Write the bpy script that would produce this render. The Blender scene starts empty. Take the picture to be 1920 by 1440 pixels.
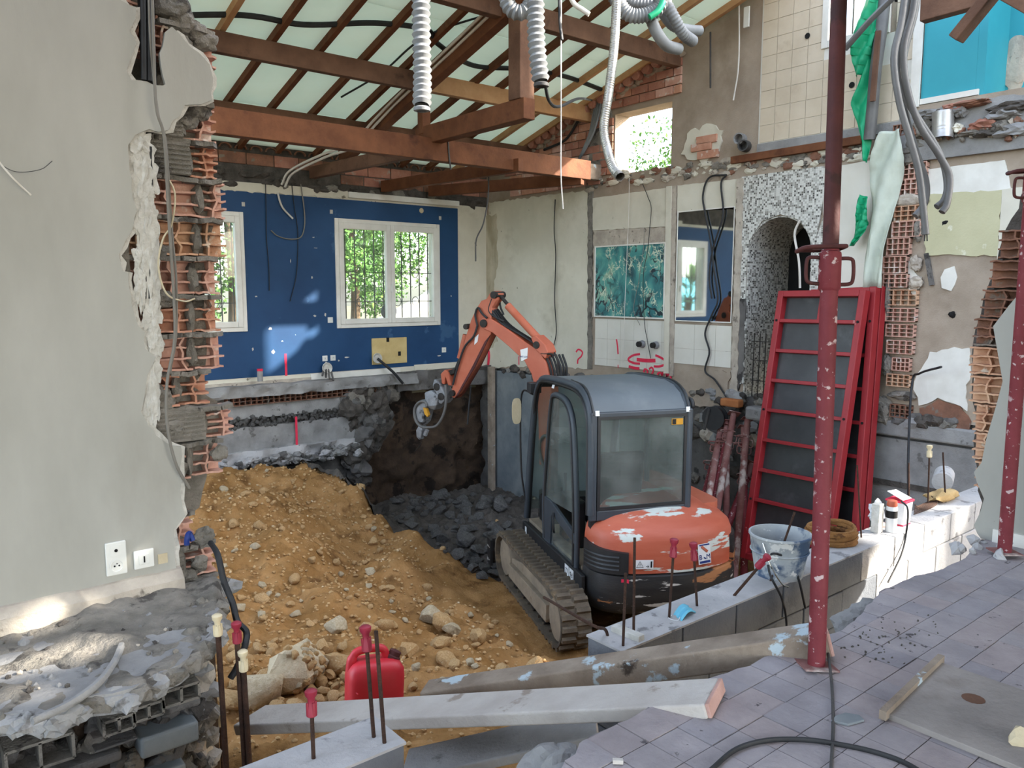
import bpy, bmesh, math, random
import numpy as np
from mathutils import Vector, Matrix, noise as mnoise

random.seed(7)
rng = np.random.default_rng(7)
scene = bpy.context.scene
COL = scene.collection

# ------------------------------------------------------------------ camera
FPX, EYE, HORIZON = 1480.0, 1.35, 545.0
PITCH = math.atan((720 - HORIZON) / FPX)
YAW = math.atan((2780 - 960) * math.cos(PITCH) / FPX)       # X axis to the right of the view
FH = np.array([math.cos(YAW), math.sin(YAW), 0.0])
RT = np.array([math.sin(YAW), -math.cos(YAW), 0.0])
UPZ = np.array([0, 0, 1.0])
FC = FH * math.cos(PITCH) - UPZ * math.sin(PITCH)
UC = FH * math.sin(PITCH) + UPZ * math.cos(PITCH)
CP = np.array([0, 0, EYE])
cam_d = bpy.data.cameras.new('camera')
cam = bpy.data.objects.new('camera', cam_d)
COL.objects.link(cam)
cam_d.sensor_width = 36
cam_d.lens = FPX * 36 / 1920
cam_d.clip_start = 0.05
mw = Matrix(((RT[0], UC[0], -FC[0], 0), (RT[1], UC[1], -FC[1], 0), (RT[2], UC[2], -FC[2], EYE), (0, 0, 0, 1)))
cam.matrix_world = mw
scene.camera = cam

# ------------------------------------------------------------------ sky, sun, exposure
SUN_TRAVEL = Vector((-.62, .58, -.44)).normalized()
world = bpy.data.worlds.new('sky')
scene.world = world
world.use_nodes = True
wn = world.node_tree.nodes
wl = world.node_tree.links
bgn = wn['Background']
sky = wn.new('ShaderNodeTexSky')
sky.sky_type = 'NISHITA'
sky.sun_disc = False
sky.sun_elevation = math.asin(-SUN_TRAVEL.z)
sky.sun_rotation = math.atan2(-SUN_TRAVEL.x, -SUN_TRAVEL.y)
sky.dust_density = 2.0
sky.air_density = 1.0
hsv = wn.new('ShaderNodeHueSaturation')
hsv.inputs['Saturation'].default_value = .62
wl.new(sky.outputs[0], hsv.inputs['Color'])
wl.new(hsv.outputs[0], bgn.inputs[0])
bgn.inputs[1].default_value = 0.5
sun_d = bpy.data.lights.new('sun', 'SUN')
sun_d.energy = 9.5
sun_d.color = (1.0, .93, .82)
sun_d.angle = math.radians(1.1)
sun = bpy.data.objects.new('sun', sun_d)
COL.objects.link(sun)
sun.rotation_euler = SUN_TRAVEL.to_track_quat('-Z', 'Y').to_euler()
sun.location = (12, -10, 12)
vs = scene.view_settings
vs.view_transform = 'Standard'
vs.look = 'None'
vs.gamma = 1
vs.use_curve_mapping = False
vs.exposure = 1.15

# ------------------------------------------------------------------ pixel to place
def ray(u, v):
    return FC + RT * (u - 960) / FPX - UC * (v - 720) / FPX
def onx(u, v, x):
    d = ray(u, v); return CP + d * (x / d[0])
def ony(u, v, y):
    d = ray(u, v); return CP + d * (y / d[1])
def onz(u, v, z):
    d = ray(u, v); return CP + d * ((z - EYE) / d[2])
def atd(u, v, t):
    return CP + ray(u, v) * t
def zat(x, y, v):
    """height of the point over (x,y) that shows at image row v"""
    lo, hi = -4.0, 8.0
    for _ in range(40):
        m = (lo + hi) / 2
        q = np.array([x, y, m]) - CP
        vv = 720 - FPX * (q @ UC) / (q @ FC)
        if vv > v: lo = m
        else: hi = m
    return lo

# ------------------------------------------------------------------ materials
def lin(c):
    return tuple(((x / 255) / 12.92 if x / 255 <= .04045 else ((x / 255 + .055) / 1.055) ** 2.4) for x in c) + (1.0,)
MATS = {}
def mat(name, c1, c2=None, s=5.0, rough=.8, bump=.25, bs=45.0, metal=0.0, c3=None, t3=.6, s3=3.0, spec=.3,
        c4=None, t4=.68, s4=12.0, stretch=(1, 1, 1), w3=.05, d3=8):
    m = bpy.data.materials.new(name); m.use_nodes = True
    n, l = m.node_tree.nodes, m.node_tree.links
    b = n['Principled BSDF']
    b.inputs['Roughness'].default_value = rough
    b.inputs['Metallic'].default_value = metal
    b.inputs['Specular IOR Level'].default_value = spec
    tc = n.new('ShaderNodeTexCoord'); mp = n.new('ShaderNodeMapping')
    mp.inputs['Scale'].default_value = stretch
    l.new(tc.outputs['Object'], mp.inputs[0])
    def nz(sc, det=6, off=0.0):
        t = n.new('ShaderNodeTexNoise'); t.inputs['Scale'].default_value = sc; t.inputs['Detail'].default_value = det
        t.inputs['Roughness'].default_value = .6
        if off:
            a = n.new('ShaderNodeVectorMath'); a.operation = 'ADD'; a.inputs[1].default_value = (off, off * 1.7, off * .6)
            l.new(mp.outputs[0], a.inputs[0]); l.new(a.outputs[0], t.inputs['Vector'])
        else:
            l.new(mp.outputs[0], t.inputs['Vector'])
        return t
    r = n.new('ShaderNodeValToRGB')
    r.color_ramp.elements[0].position = .35; r.color_ramp.elements[1].position = .66
    r.color_ramp.elements[0].color = lin(c1); r.color_ramp.elements[1].color = lin(c2 or c1)
    l.new(nz(s).outputs[0], r.inputs[0])
    cur = r.outputs[0]
    for (cc, tt, ss, ww, off) in ((c3, t3, s3, w3, 7.3), (c4, t4, s4, .03, 21.1)):
        if cc is None: continue
        q = n.new('ShaderNodeValToRGB')
        q.color_ramp.elements[0].position = tt; q.color_ramp.elements[1].position = min(1, tt + ww)
        q.color_ramp.elements[0].color = (0, 0, 0, 1); q.color_ramp.elements[1].color = (1, 1, 1, 1)
        l.new(nz(ss, d3, off).outputs[0], q.inputs[0])
        mx = n.new('ShaderNodeMix'); mx.data_type = 'RGBA'
        l.new(q.outputs[0], mx.inputs[0]); l.new(cur, mx.inputs[6]); mx.inputs[7].default_value = lin(cc)
        cur = mx.outputs[2]
    l.new(cur, b.inputs['Base Color'])
    if bump:
        bp = n.new('ShaderNodeBump'); bp.inputs['Strength'].default_value = bump; bp.inputs['Distance'].default_value = .02
        l.new(nz(bs, 5, 3.1).outputs[0], bp.inputs['Height']); l.new(bp.outputs[0], b.inputs['Normal'])
    MATS[name] = m
    return m

mat('plaster_grey', (153, 152, 144), (172, 171, 163), s=1.1, bump=.05, rough=.75, c3=(138, 134, 124), t3=.62, s3=.9, w3=.25, c4=(96, 92, 84), t4=.755, s4=26, stretch=(1.4, 1, .5))
mat('plaster_edge', (205, 203, 196), (182, 179, 170), s=20, bump=.4, rough=.9)
mat('plaster_dirty', (190, 180, 165), (160, 150, 138), s=6, bump=.4, rough=.9, c3=(120, 112, 102), t3=.6, s3=9)
mat('mortar', (112, 108, 100), (140, 134, 125), s=9, bump=.8, bs=60, rough=.95, c3=(84, 80, 75), t3=.58, s3=7)
mat('mortar_dark', (70, 66, 62), (98, 92, 86), s=8, bump=.9, bs=50, rough=.95)
mat('shade_black', (14, 14, 14), (24, 24, 24), bump=.1)  # near-black puts the shade of the chase and arch room into colour
mat('brick_pink', (206, 166, 150), (190, 145, 128), s=8, bump=.25, bs=70, rough=.9, c3=(208, 194, 184), t3=.58, s3=8)
mat('brick_orange', (198, 150, 126), (180, 128, 104), s=8, bump=.3, bs=60, rough=.9, c3=(200, 180, 166), t3=.58, s3=7)
mat('brick_red', (174, 126, 108), (152, 102, 86), s=6, bump=.35, bs=60, rough=.9, c3=(160, 144, 132), t3=.6, s3=8)
mat('brick_cream', (206, 170, 140), (186, 140, 112), s=8, bump=.3, rough=.9, c3=(212, 200, 184), t3=.6, s3=9)
mat('brick_dull', (146, 104, 84), (112, 82, 68), s=6, bump=.4, rough=.95, c3=(124, 114, 104), t3=.58, s3=8)
mat('concrete', (128, 127, 126), (152, 151, 149), s=4, bump=.4, bs=50, rough=.9, c3=(104, 102, 100), t3=.62, s3=6)
mat('concrete_pale', (164, 163, 163), (186, 184, 183), s=5, bump=.35, bs=60, rough=.9, c3=(128, 127, 127), t3=.6, s3=8, c4=(100, 98, 99), t4=.71, s4=30)
mat('concrete_dark', (84, 82, 80), (112, 109, 106), s=3, bump=.6, bs=40, rough=.95, c3=(62, 60, 58), t3=.58, s3=5)
mat('concrete_blue', (104, 112, 118), (132, 137, 138), s=2.2, bump=.15, bs=30, rough=.8, c3=(84, 92, 98), t3=.6, s3=2.5, w3=.2)
mat('earth_dark', (56, 45, 36), (82, 66, 52), s=4, bump=1.0, bs=25, rough=1, c3=(38, 31, 26), t3=.55, s3=3)
mat('soil', (142, 105, 62), (174, 134, 88), s=2.5, bump=.9, bs=38, rough=1.0, spec=.1, c3=(110, 79, 47), t3=.55, s3=3.5, w3=.15, c4=(200, 170, 126), t4=.66, s4=18)
mat('stone_tan', (196, 164, 118), (170, 134, 90), s=7, bump=.5, bs=40, rough=.95, c3=(214, 194, 160), t3=.6, s3=8)
mat('stone_pale', (206, 192, 164), (178, 160, 130), s=6, bump=.6, bs=35, rough=.95, c3=(140, 130, 116), t3=.62, s3=9)
mat('stone_grey', (84, 83, 82), (116, 114, 111), s=6, bump=.7, bs=30, rough=.95, c3=(62, 61, 60), t3=.6, s3=7)
mat('blue_paint', (24, 60, 98), (30, 70, 110), s=1.5, bump=.04, rough=.6, c3=(178, 196, 208), t3=.735, s3=9, w3=.01, c4=(52, 88, 124), t4=.64, s4=1.6)
mat('cream_paint', (198, 193, 176), (214, 209, 193), s=1.6, bump=.12, bs=30, rough=.85, c3=(164, 156, 136), t3=.6, s3=1.3, w3=.22, c4=(118, 110, 95), t4=.68, s4=7)
mat('white_paint', (226, 224, 216), (212, 209, 200), s=4, bump=.05, rough=.5)
mat('damp_stain', (160, 150, 128), (192, 184, 164), s=5, bump=.3, rough=.95, c3=(126, 117, 98), t3=.6, s3=4, w3=.2, stretch=(1, 1, .4))
mat('wall_tile', (205, 202, 190), (216, 213, 203), s=2, bump=.05, rough=.35, spec=.5, c3=(178, 172, 158), t3=.66, s3=2.5, w3=.2)
mat('tile_beige', (198, 184, 162), (210, 197, 176), s=3, bump=.04, rough=.4, spec=.4, c3=(186, 170, 148), t3=.6, s3=6, w3=.2)
mat('render_brown', (150, 136, 120), (168, 154, 138), s=3, bump=.3, bs=60, rough=.95, c3=(136, 122, 106), t3=.58, s3=2, w3=.2)
mat('render_olive', (196, 192, 158), (186, 182, 148), s=2.5, bump=.15, rough=.85, c3=(214, 212, 190), t3=.64, s3=5)
mat('turquoise', (52, 148, 162), (56, 156, 170), s=1.2, bump=.03, rough=.6)
mat('ceiling_panel', (238, 247, 238), (228, 240, 229), s=1.3, bump=.06, bs=14, rough=.8, c3=(200, 214, 202), t3=.62, s3=1.2, w3=.25, c4=(130, 140, 130), t4=.745, s4=4)
mat('wood_dark', (92, 66, 52), (116, 86, 68), s=3, bump=.3, bs=30, rough=.85, c3=(64, 46, 38), t3=.58, s3=3.5, w3=.15)
mat('wood_red', (94, 57, 36), (118, 75, 49), s=4, bump=.3, bs=30, rough=.8, c3=(70, 42, 29), t3=.6, s3=4, w3=.15)
mat('wood_light', (192, 152, 112), (174, 132, 94), s=5, bump=.2, bs=40, rough=.8, c3=(140, 100, 70), t3=.66, s3=6)
mat('wood_grey', (126, 112, 98), (160, 146, 130), s=5, bump=.4, bs=35, rough=.9, c3=(70, 60, 52), t3=.66, s3=5, c4=(176, 190, 196), t4=.62, s4=6)
mat('plank_white', (198, 192, 184), (178, 170, 162), s=4, bump=.3, bs=40, rough=.9, c3=(150, 138, 126), t3=.62, s3=5, c4=(112, 104, 96), t4=.72, s4=14)
mat('plank_end', (196, 158, 146), (178, 140, 128), s=8, bump=.4, rough=.9)
mat('plywood_dusty', (132, 126, 121), (154, 147, 141), s=3, bump=.25, rough=.9, c3=(106, 98, 91), t3=.58, s3=2.5, w3=.2, c4=(80, 72, 66), t4=.68, s4=10)
mat('ply_yellow', (206, 184, 130), (192, 168, 114), s=5, bump=.15, rough=.8)
mat('floor_tile', (146, 140, 142), (164, 157, 158), s=6, bump=.25, bs=50, rough=.8, c3=(112, 106, 109), t3=.52, s3=1.7, w3=.3, c4=(84, 79, 81), t4=.66, s4=14)
mat('floor_tile_b', (151, 141, 141), (167, 157, 156), s=6, bump=.25, bs=50, rough=.8, c3=(112, 106, 109), t3=.52, s3=1.7, w3=.3, c4=(84, 79, 81), t4=.66, s4=14)
mat('floor_tile_c', (139, 134, 138), (157, 152, 155), s=6, bump=.25, bs=50, rough=.8, c3=(112, 106, 109), t3=.52, s3=1.7, w3=.3, c4=(84, 79, 81), t4=.66, s4=14)
mat('floor_screed', (122, 116, 117), (138, 132, 133), s=6, bump=.5, rough=.95)
mat('orange_paint', (172, 84, 58), (188, 102, 76), s=2, bump=.04, rough=.5, spec=.5, c3=(206, 176, 158), t3=.7, s3=5, w3=.02)
mat('orange_dusty', (186, 110, 86), (178, 94, 68), s=3, bump=.08, rough=.65, c3=(180, 148, 132), t3=.64, s3=4, w3=.15)
mat('orange_hood', (174, 82, 56), (190, 104, 80), s=2, bump=.05, rough=.5, spec=.5, c3=(200, 206, 198), t3=.575, s3=2.6, w3=.02, stretch=(1, .4, 2.6))
mat('cab_grey', (54, 61, 68), (64, 71, 78), s=2, bump=.03, rough=.45, spec=.45, c3=(88, 94, 99), t3=.66, s3=2.5, w3=.2)
mat('roof_grey', (84, 92, 98), (96, 104, 109), s=2, bump=.03, rough=.5, spec=.4, c3=(112, 118, 121), t3=.58, s3=1.5, w3=.25)
mat('black_plastic', (26, 27, 29), (38, 39, 41), s=5, bump=.1, rough=.5, spec=.5)
mat('black_scraped', (28, 28, 29), (42, 41, 40), s=4, bump=.15, rough=.5, spec=.5, c3=(190, 186, 178), t3=.6, s3=3.2, w3=.02, c4=(168, 112, 70), t4=.575, s4=1.7, stretch=(1, .5, 3.4))
mat('rubber', (84, 76, 66), (112, 100, 84), s=6, bump=.4, bs=50, rough=.95, c3=(140, 118, 88), t3=.58, s3=5, w3=.12)
mat('steel_dusty', (140, 128, 112), (168, 152, 130), s=5, bump=.3, rough=.75, metal=.3, c3=(120, 92, 62), t3=.6, s3=4, w3=.1)
mat('steel_grey', (128, 130, 134), (158, 160, 164), s=7, bump=.5, bs=30, rough=.6, metal=.5, c3=(84, 84, 86), t3=.6, s3=6)
mat('steel_dark', (48, 46, 45), (66, 62, 59), s=8, bump=.3, rough=.6, metal=.6)
mat('chrome', (200, 200, 200), (214, 214, 214), rough=.15, bump=0, metal=1.0)
mat('rebar_rust', (62, 48, 42), (88, 64, 52), s=14, bump=.6, bs=120, rough=.8, metal=.4)
mat('cap_red', (138, 36, 54), (152, 48, 64), s=6, bump=.05, rough=.5, spec=.4)
mat('cap_cream', (206, 190, 154), (214, 200, 168), s=6, bump=.05, rough=.5, spec=.4)
mat('prop_red', (108, 40, 46), (126, 52, 58), s=6, bump=.15, bs=60, rough=.6, c3=(190, 168, 166), t3=.6, s3=26, w3=.03, c4=(176, 150, 150), t4=.64, s4=7)
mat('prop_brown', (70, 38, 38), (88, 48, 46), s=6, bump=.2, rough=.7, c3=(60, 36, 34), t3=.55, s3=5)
mat('prop_dusty', (150, 112, 106), (120, 70, 66), s=4, bump=.2, rough=.8, c3=(196, 184, 176), t3=.55, s3=5, w3=.1)
mat('form_red', (138, 26, 34), (152, 36, 42), s=3, bump=.08, rough=.5, spec=.5, c3=(186, 128, 126), t3=.68, s3=5, w3=.04)
mat('form_ply', (44, 45, 47), (66, 67, 68), s=2, bump=.05, rough=.45, spec=.5, c3=(104, 105, 105), t3=.56, s3=1.6, w3=.2)
mat('jerry_red', (196, 36, 50), (208, 48, 60), s=5, bump=.04, rough=.45, spec=.5, c3=(226, 130, 126), t3=.7, s3=8, w3=.1)
mat('rubber_hose', (30, 31, 33), (42, 43, 45), s=8, bump=.1, rough=.6, spec=.4)
mat('cable_white', (216, 212, 204), (204, 198, 188), bump=.03, rough=.5)
mat('cable_grey', (116, 112, 104), (128, 124, 116), bump=.03, rough=.55)
mat('conduit_grey', (86, 85, 84), (100, 99, 97), s=6, bump=.08, rough=.5, spec=.5)
mat('duct_white', (132, 134, 134), (116, 118, 120), s=5, bump=.08, rough=.55, spec=.3)
mat('duct_alu', (176, 172, 164), (150, 146, 138), s=12, bump=.3, rough=.35, metal=.8)
mat('duct_galv', (190, 188, 184), (170, 168, 164), s=8, bump=.1, rough=.35, metal=.7)
mat('green_sheet', (20, 150, 104), (26, 164, 116), s=4, bump=.05, rough=.5, spec=.4)
mat('white_sheet', (198, 206, 192), (184, 192, 178), s=5, bump=.15, rough=.7)
mat('bucket_grey', (150, 156, 160), (176, 180, 180), s=6, bump=.1, rough=.7, c3=(70, 88, 112), t3=.52, s3=6, w3=.08, c4=(214, 214, 210), t4=.6, s4=9)
mat('rope_brown', (122, 84, 46), (146, 104, 60), s=12, bump=.4, bs=80, rough=.85, c3=(94, 62, 34), t3=.56, s3=10)
mat('rag_tan', (190, 164, 118), (170, 142, 98), s=6, bump=.4, rough=.95)
mat('mask_blue', (110, 190, 216), (126, 204, 226), s=5, bump=.05, rough=.7)
mat('paint_red', (214, 40, 72), (226, 58, 86), s=6, bump=0, rough=.6)
mat('socket_white', (222, 222, 216), (214, 214, 208), bump=0, rough=.35, spec=.5)
mat('hole_dark', (20, 20, 20), (26, 26, 26), bump=0)
mat('sticker_white', (224, 226, 226), (216, 218, 218), bump=0, rough=.4)
mat('ink_blue', (24, 46, 110), (28, 52, 118), bump=0, rough=.5)
mat('ink_black', (22, 22, 24), (26, 26, 28), bump=0, rough=.5)
mat('yellow_metal', (206, 150, 46), (190, 136, 40), s=6, bump=.1, rough=.5)
mat('seat_vinyl', (34, 35, 37), (46, 47, 49), s=4, bump=.1, rough=.6)
mat('leaf', (62, 104, 44), (104, 142, 66), s=1.2, bump=0, rough=.7, c3=(150, 178, 92), t3=.58, s3=2.5, w3=.1)
mat('bark', (84, 66, 50), (104, 84, 64), s=5, bump=.5, rough=1)
mat('ground', (128, 120, 100), (110, 106, 84), s=.6, bump=.2, rough=1)
mat('foil_plastic', (216, 218, 218), (200, 204, 206), s=8, bump=.3, rough=.3, spec=.5)
mat('brown_card', (182, 120, 74), (166, 104, 62), s=5, bump=.15, rough=.9)
mat('pvc_dark', (62, 62, 62), (80, 78, 76), s=5, bump=.2, rough=.6)
mat('foam_cream', (198, 186, 158), (186, 172, 142), s=8, bump=.2, rough=.9)

def glass_mat(name, tint, trans, rough=.02):
    m = bpy.data.materials.new(name); m.use_nodes = True
    n, l = m.node_tree.nodes, m.node_tree.links
    for q in list(n): n.remove(q)
    out = n.new('ShaderNodeOutputMaterial'); tr = n.new('ShaderNodeBsdfTransparent'); gl = n.new('ShaderNodeBsdfGlossy')
    tr.inputs[0].default_value = tint; gl.inputs['Roughness'].default_value = rough
    fr = n.new('ShaderNodeFresnel'); fr.inputs[0].default_value = 1.5
    mx = n.new('ShaderNodeMixShader'); df = n.new('ShaderNodeBsdfDiffuse'); df.inputs[0].default_value = (.55, .58, .56, 1)
    tex = n.new('ShaderNodeTexNoise'); tex.inputs['Scale'].default_value = 3.0; tex.inputs['Detail'].default_value = 5
    tc = n.new('ShaderNodeTexCoord'); l.new(tc.outputs['Object'], tex.inputs['Vector'])
    mr = n.new('ShaderNodeMapRange'); l.new(tex.outputs[0], mr.inputs[0])
    mr.inputs[1].default_value = .4; mr.inputs[2].default_value = .75; mr.inputs[3].default_value = 1 - trans; mr.inputs[4].default_value = min(1, (1 - trans) * 2.2 + .03)
    dust = n.new('ShaderNodeMixShader'); l.new(mr.outputs[0], dust.inputs[0]); l.new(tr.outputs[0], dust.inputs[1]); l.new(df.outputs[0], dust.inputs[2])
    ge = n.new('ShaderNodeNewGeometry'); iv = n.new('ShaderNodeMath'); iv.operation = 'SUBTRACT'; iv.inputs[0].default_value = 1; l.new(ge.outputs['Backfacing'], iv.inputs[1])
    fm = n.new('ShaderNodeMath'); fm.operation = 'MULTIPLY'; l.new(fr.outputs[0], fm.inputs[0]); l.new(iv.outputs[0], fm.inputs[1])
    l.new(fm.outputs[0], mx.inputs[0]); l.new(dust.outputs[0], mx.inputs[1]); l.new(gl.outputs[0], mx.inputs[2]); l.new(mx.outputs[0], out.inputs[0])
    MATS[name] = m
glass_mat('glass_clear', (.92, .95, .93, 1), .95)
glass_mat('glass_cab', (.66, .73, .70, 1), .92)
def special_mats():
    m = bpy.data.materials.new('mirror'); m.use_nodes = True
    b = m.node_tree.nodes['Principled BSDF']; b.inputs['Base Color'].default_value = (.72, .76, .76, 1); b.inputs['Metallic'].default_value = 1; b.inputs['Roughness'].default_value = .03
    MATS['mirror'] = m
    # small mosaic of white, grey and black squares
    m = bpy.data.materials.new('mosaic'); m.use_nodes = True
    n, l = m.node_tree.nodes, m.node_tree.links; b = n['Principled BSDF']
    tc = n.new('ShaderNodeTexCoord')
    sc = n.new('ShaderNodeVectorMath'); sc.operation = 'SCALE'; sc.inputs['Scale'].default_value = 42
    off = n.new('ShaderNodeVectorMath'); off.operation = 'ADD'; off.inputs[1].default_value = (.317, .213, .119)
    fl = n.new('ShaderNodeVectorMath'); fl.operation = 'FLOOR'; frc = n.new('ShaderNodeVectorMath'); frc.operation = 'FRACTION'
    l.new(tc.outputs['Object'], sc.inputs[0]); l.new(sc.outputs[0], off.inputs[0]); l.new(off.outputs[0], fl.inputs[0]); l.new(off.outputs[0], frc.inputs[0])
    wnz = n.new('ShaderNodeTexWhiteNoise'); l.new(fl.outputs[0], wnz.inputs['Vector'])
    r = n.new('ShaderNodeValToRGB'); r.color_ramp.interpolation = 'CONSTANT'
    e = r.color_ramp.elements; e[0].position = 0; e[0].color = lin((204, 204, 198)); e[1].position = .42; e[1].color = lin((170, 170, 164))
    for p, c in ((.66, (132, 130, 124)), (.82, (98, 96, 90)), (.93, (66, 64, 62))):
        q = e.new(p); q.color = lin(c)
    sx = n.new('ShaderNodeSeparateXYZ'); l.new(frc.outputs[0], sx.inputs[0])
    mn = n.new('ShaderNodeMath'); mn.operation = 'MINIMUM'; l.new(sx.outputs['Y'], mn.inputs[0]); l.new(sx.outputs['Z'], mn.inputs[1])
    lt = n.new('ShaderNodeMath'); lt.operation = 'LESS_THAN'; lt.inputs[1].default_value = .14; l.new(mn.outputs[0], lt.inputs[0])
    gm = n.new('ShaderNodeMix'); gm.data_type = 'RGBA'; l.new(lt.outputs[0], gm.inputs[0]); l.new(r.outputs[0], gm.inputs[6]); gm.inputs[7].default_value = lin((188, 186, 178))
    l.new(wnz.outputs['Value'], r.inputs[0]); l.new(gm.outputs[2], b.inputs['Base Color']); b.inputs['Roughness'].default_value = .3
    MATS['mosaic'] = m
    # abstract teal canvas with dark strokes
    m = bpy.data.materials.new('painting'); m.use_nodes = True
    n, l = m.node_tree.nodes, m.node_tree.links; b = n['Principled BSDF']; b.inputs['Roughness'].default_value = .35
    tc = n.new('ShaderNodeTexCoord')
    mp = n.new('ShaderNodeMapping'); mp.inputs['Scale'].default_value = (1, 1, .6); l.new(tc.outputs['Object'], mp.inputs[0])
    a = n.new('ShaderNodeTexNoise'); a.inputs['Scale'].default_value = 3.2; a.inputs['Detail'].default_value = 6; a.inputs['Distortion'].default_value = 1.2; l.new(mp.outputs[0], a.inputs['Vector'])
    r = n.new('ShaderNodeValToRGB'); e = r.color_ramp.elements
    e[0].position = .3; e[0].color = lin((28, 66, 72)); e[1].position = .75; e[1].color = lin((150, 176, 150))
    for p, c in ((.42, (42, 104, 108)), (.52, (66, 138, 134)), (.62, (98, 160, 146))): q = e.new(p); q.color = lin(c)
    l.new(a.outputs[0], r.inputs[0])
    ds = n.new('ShaderNodeTexNoise'); ds.inputs['Scale'].default_value = 5; ds.inputs['Detail'].default_value = 4; l.new(tc.outputs['Object'], ds.inputs['Vector'])
    ad = n.new('ShaderNodeVectorMath'); ad.operation = 'MULTIPLY_ADD'; l.new(ds.outputs['Color'], ad.inputs[0]); ad.inputs[1].default_value = (.3, .3, .3); l.new(mp.outputs[0], ad.inputs[2])
    cur = r.outputs[0]
    for sc_, th, col in ((7.0, .035, (24, 40, 50)), (13.0, .03, (196, 206, 182)), (4.0, .045, (18, 32, 40))):
        vo = n.new('ShaderNodeTexVoronoi'); vo.feature = 'DISTANCE_TO_EDGE'; vo.inputs['Scale'].default_value = sc_; l.new(ad.outputs[0], vo.inputs['Vector'])
        q = n.new('ShaderNodeValToRGB'); q.color_ramp.elements[0].position = th; q.color_ramp.elements[1].position = th + .04
        q.color_ramp.elements[0].color = (1, 1, 1, 1); q.color_ramp.elements[1].color = (0, 0, 0, 1); l.new(vo.outputs['Distance'], q.inputs[0])
        gate = n.new('ShaderNodeTexNoise'); gate.inputs['Scale'].default_value = sc_ * .35; l.new(tc.outputs['Object'], gate.inputs['Vector'])
        g2 = n.new('ShaderNodeValToRGB'); g2.color_ramp.elements[0].position = .48; g2.color_ramp.elements[1].position = .56; l.new(gate.outputs[0], g2.inputs[0])
        ml = n.new('ShaderNodeMath'); ml.operation = 'MULTIPLY'; l.new(q.outputs[0], ml.inputs[0]); l.new(g2.outputs[0], ml.inputs[1])
        mx2 = n.new('ShaderNodeMix'); mx2.data_type = 'RGBA'; l.new(ml.outputs[0], mx2.inputs[0]); l.new(cur, mx2.inputs[6]); mx2.inputs[7].default_value = lin(col); cur = mx2.outputs[2]
    l.new(mx2.outputs[2], b.inputs['Base Color'])
    MATS['painting'] = m
special_mats()
mat('block_grey_shaded', (92, 97, 105), (114, 118, 124), s=3, bump=.4, bs=55, rough=.9, c3=(74, 78, 86), t3=.6, s3=4, w3=.15)  # block colour darkened for the shade on the low wall's face
def let_through(name, f):
    m = MATS[name]; n, l = m.node_tree.nodes, m.node_tree.links; b = n['Principled BSDF']; out = n['Material Output']
    tr = n.new('ShaderNodeBsdfTranslucent'); tr.inputs[0].default_value = (.84, .92, .85, 1); mx = n.new('ShaderNodeMixShader'); mx.inputs[0].default_value = f
    l.new(b.outputs[0], mx.inputs[1]); l.new(tr.outputs[0], mx.inputs[2]); l.new(mx.outputs[0], out.inputs[0])
let_through('ceiling_panel', .21)  # translucency added so the boards pass daylight and brighten the room

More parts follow.
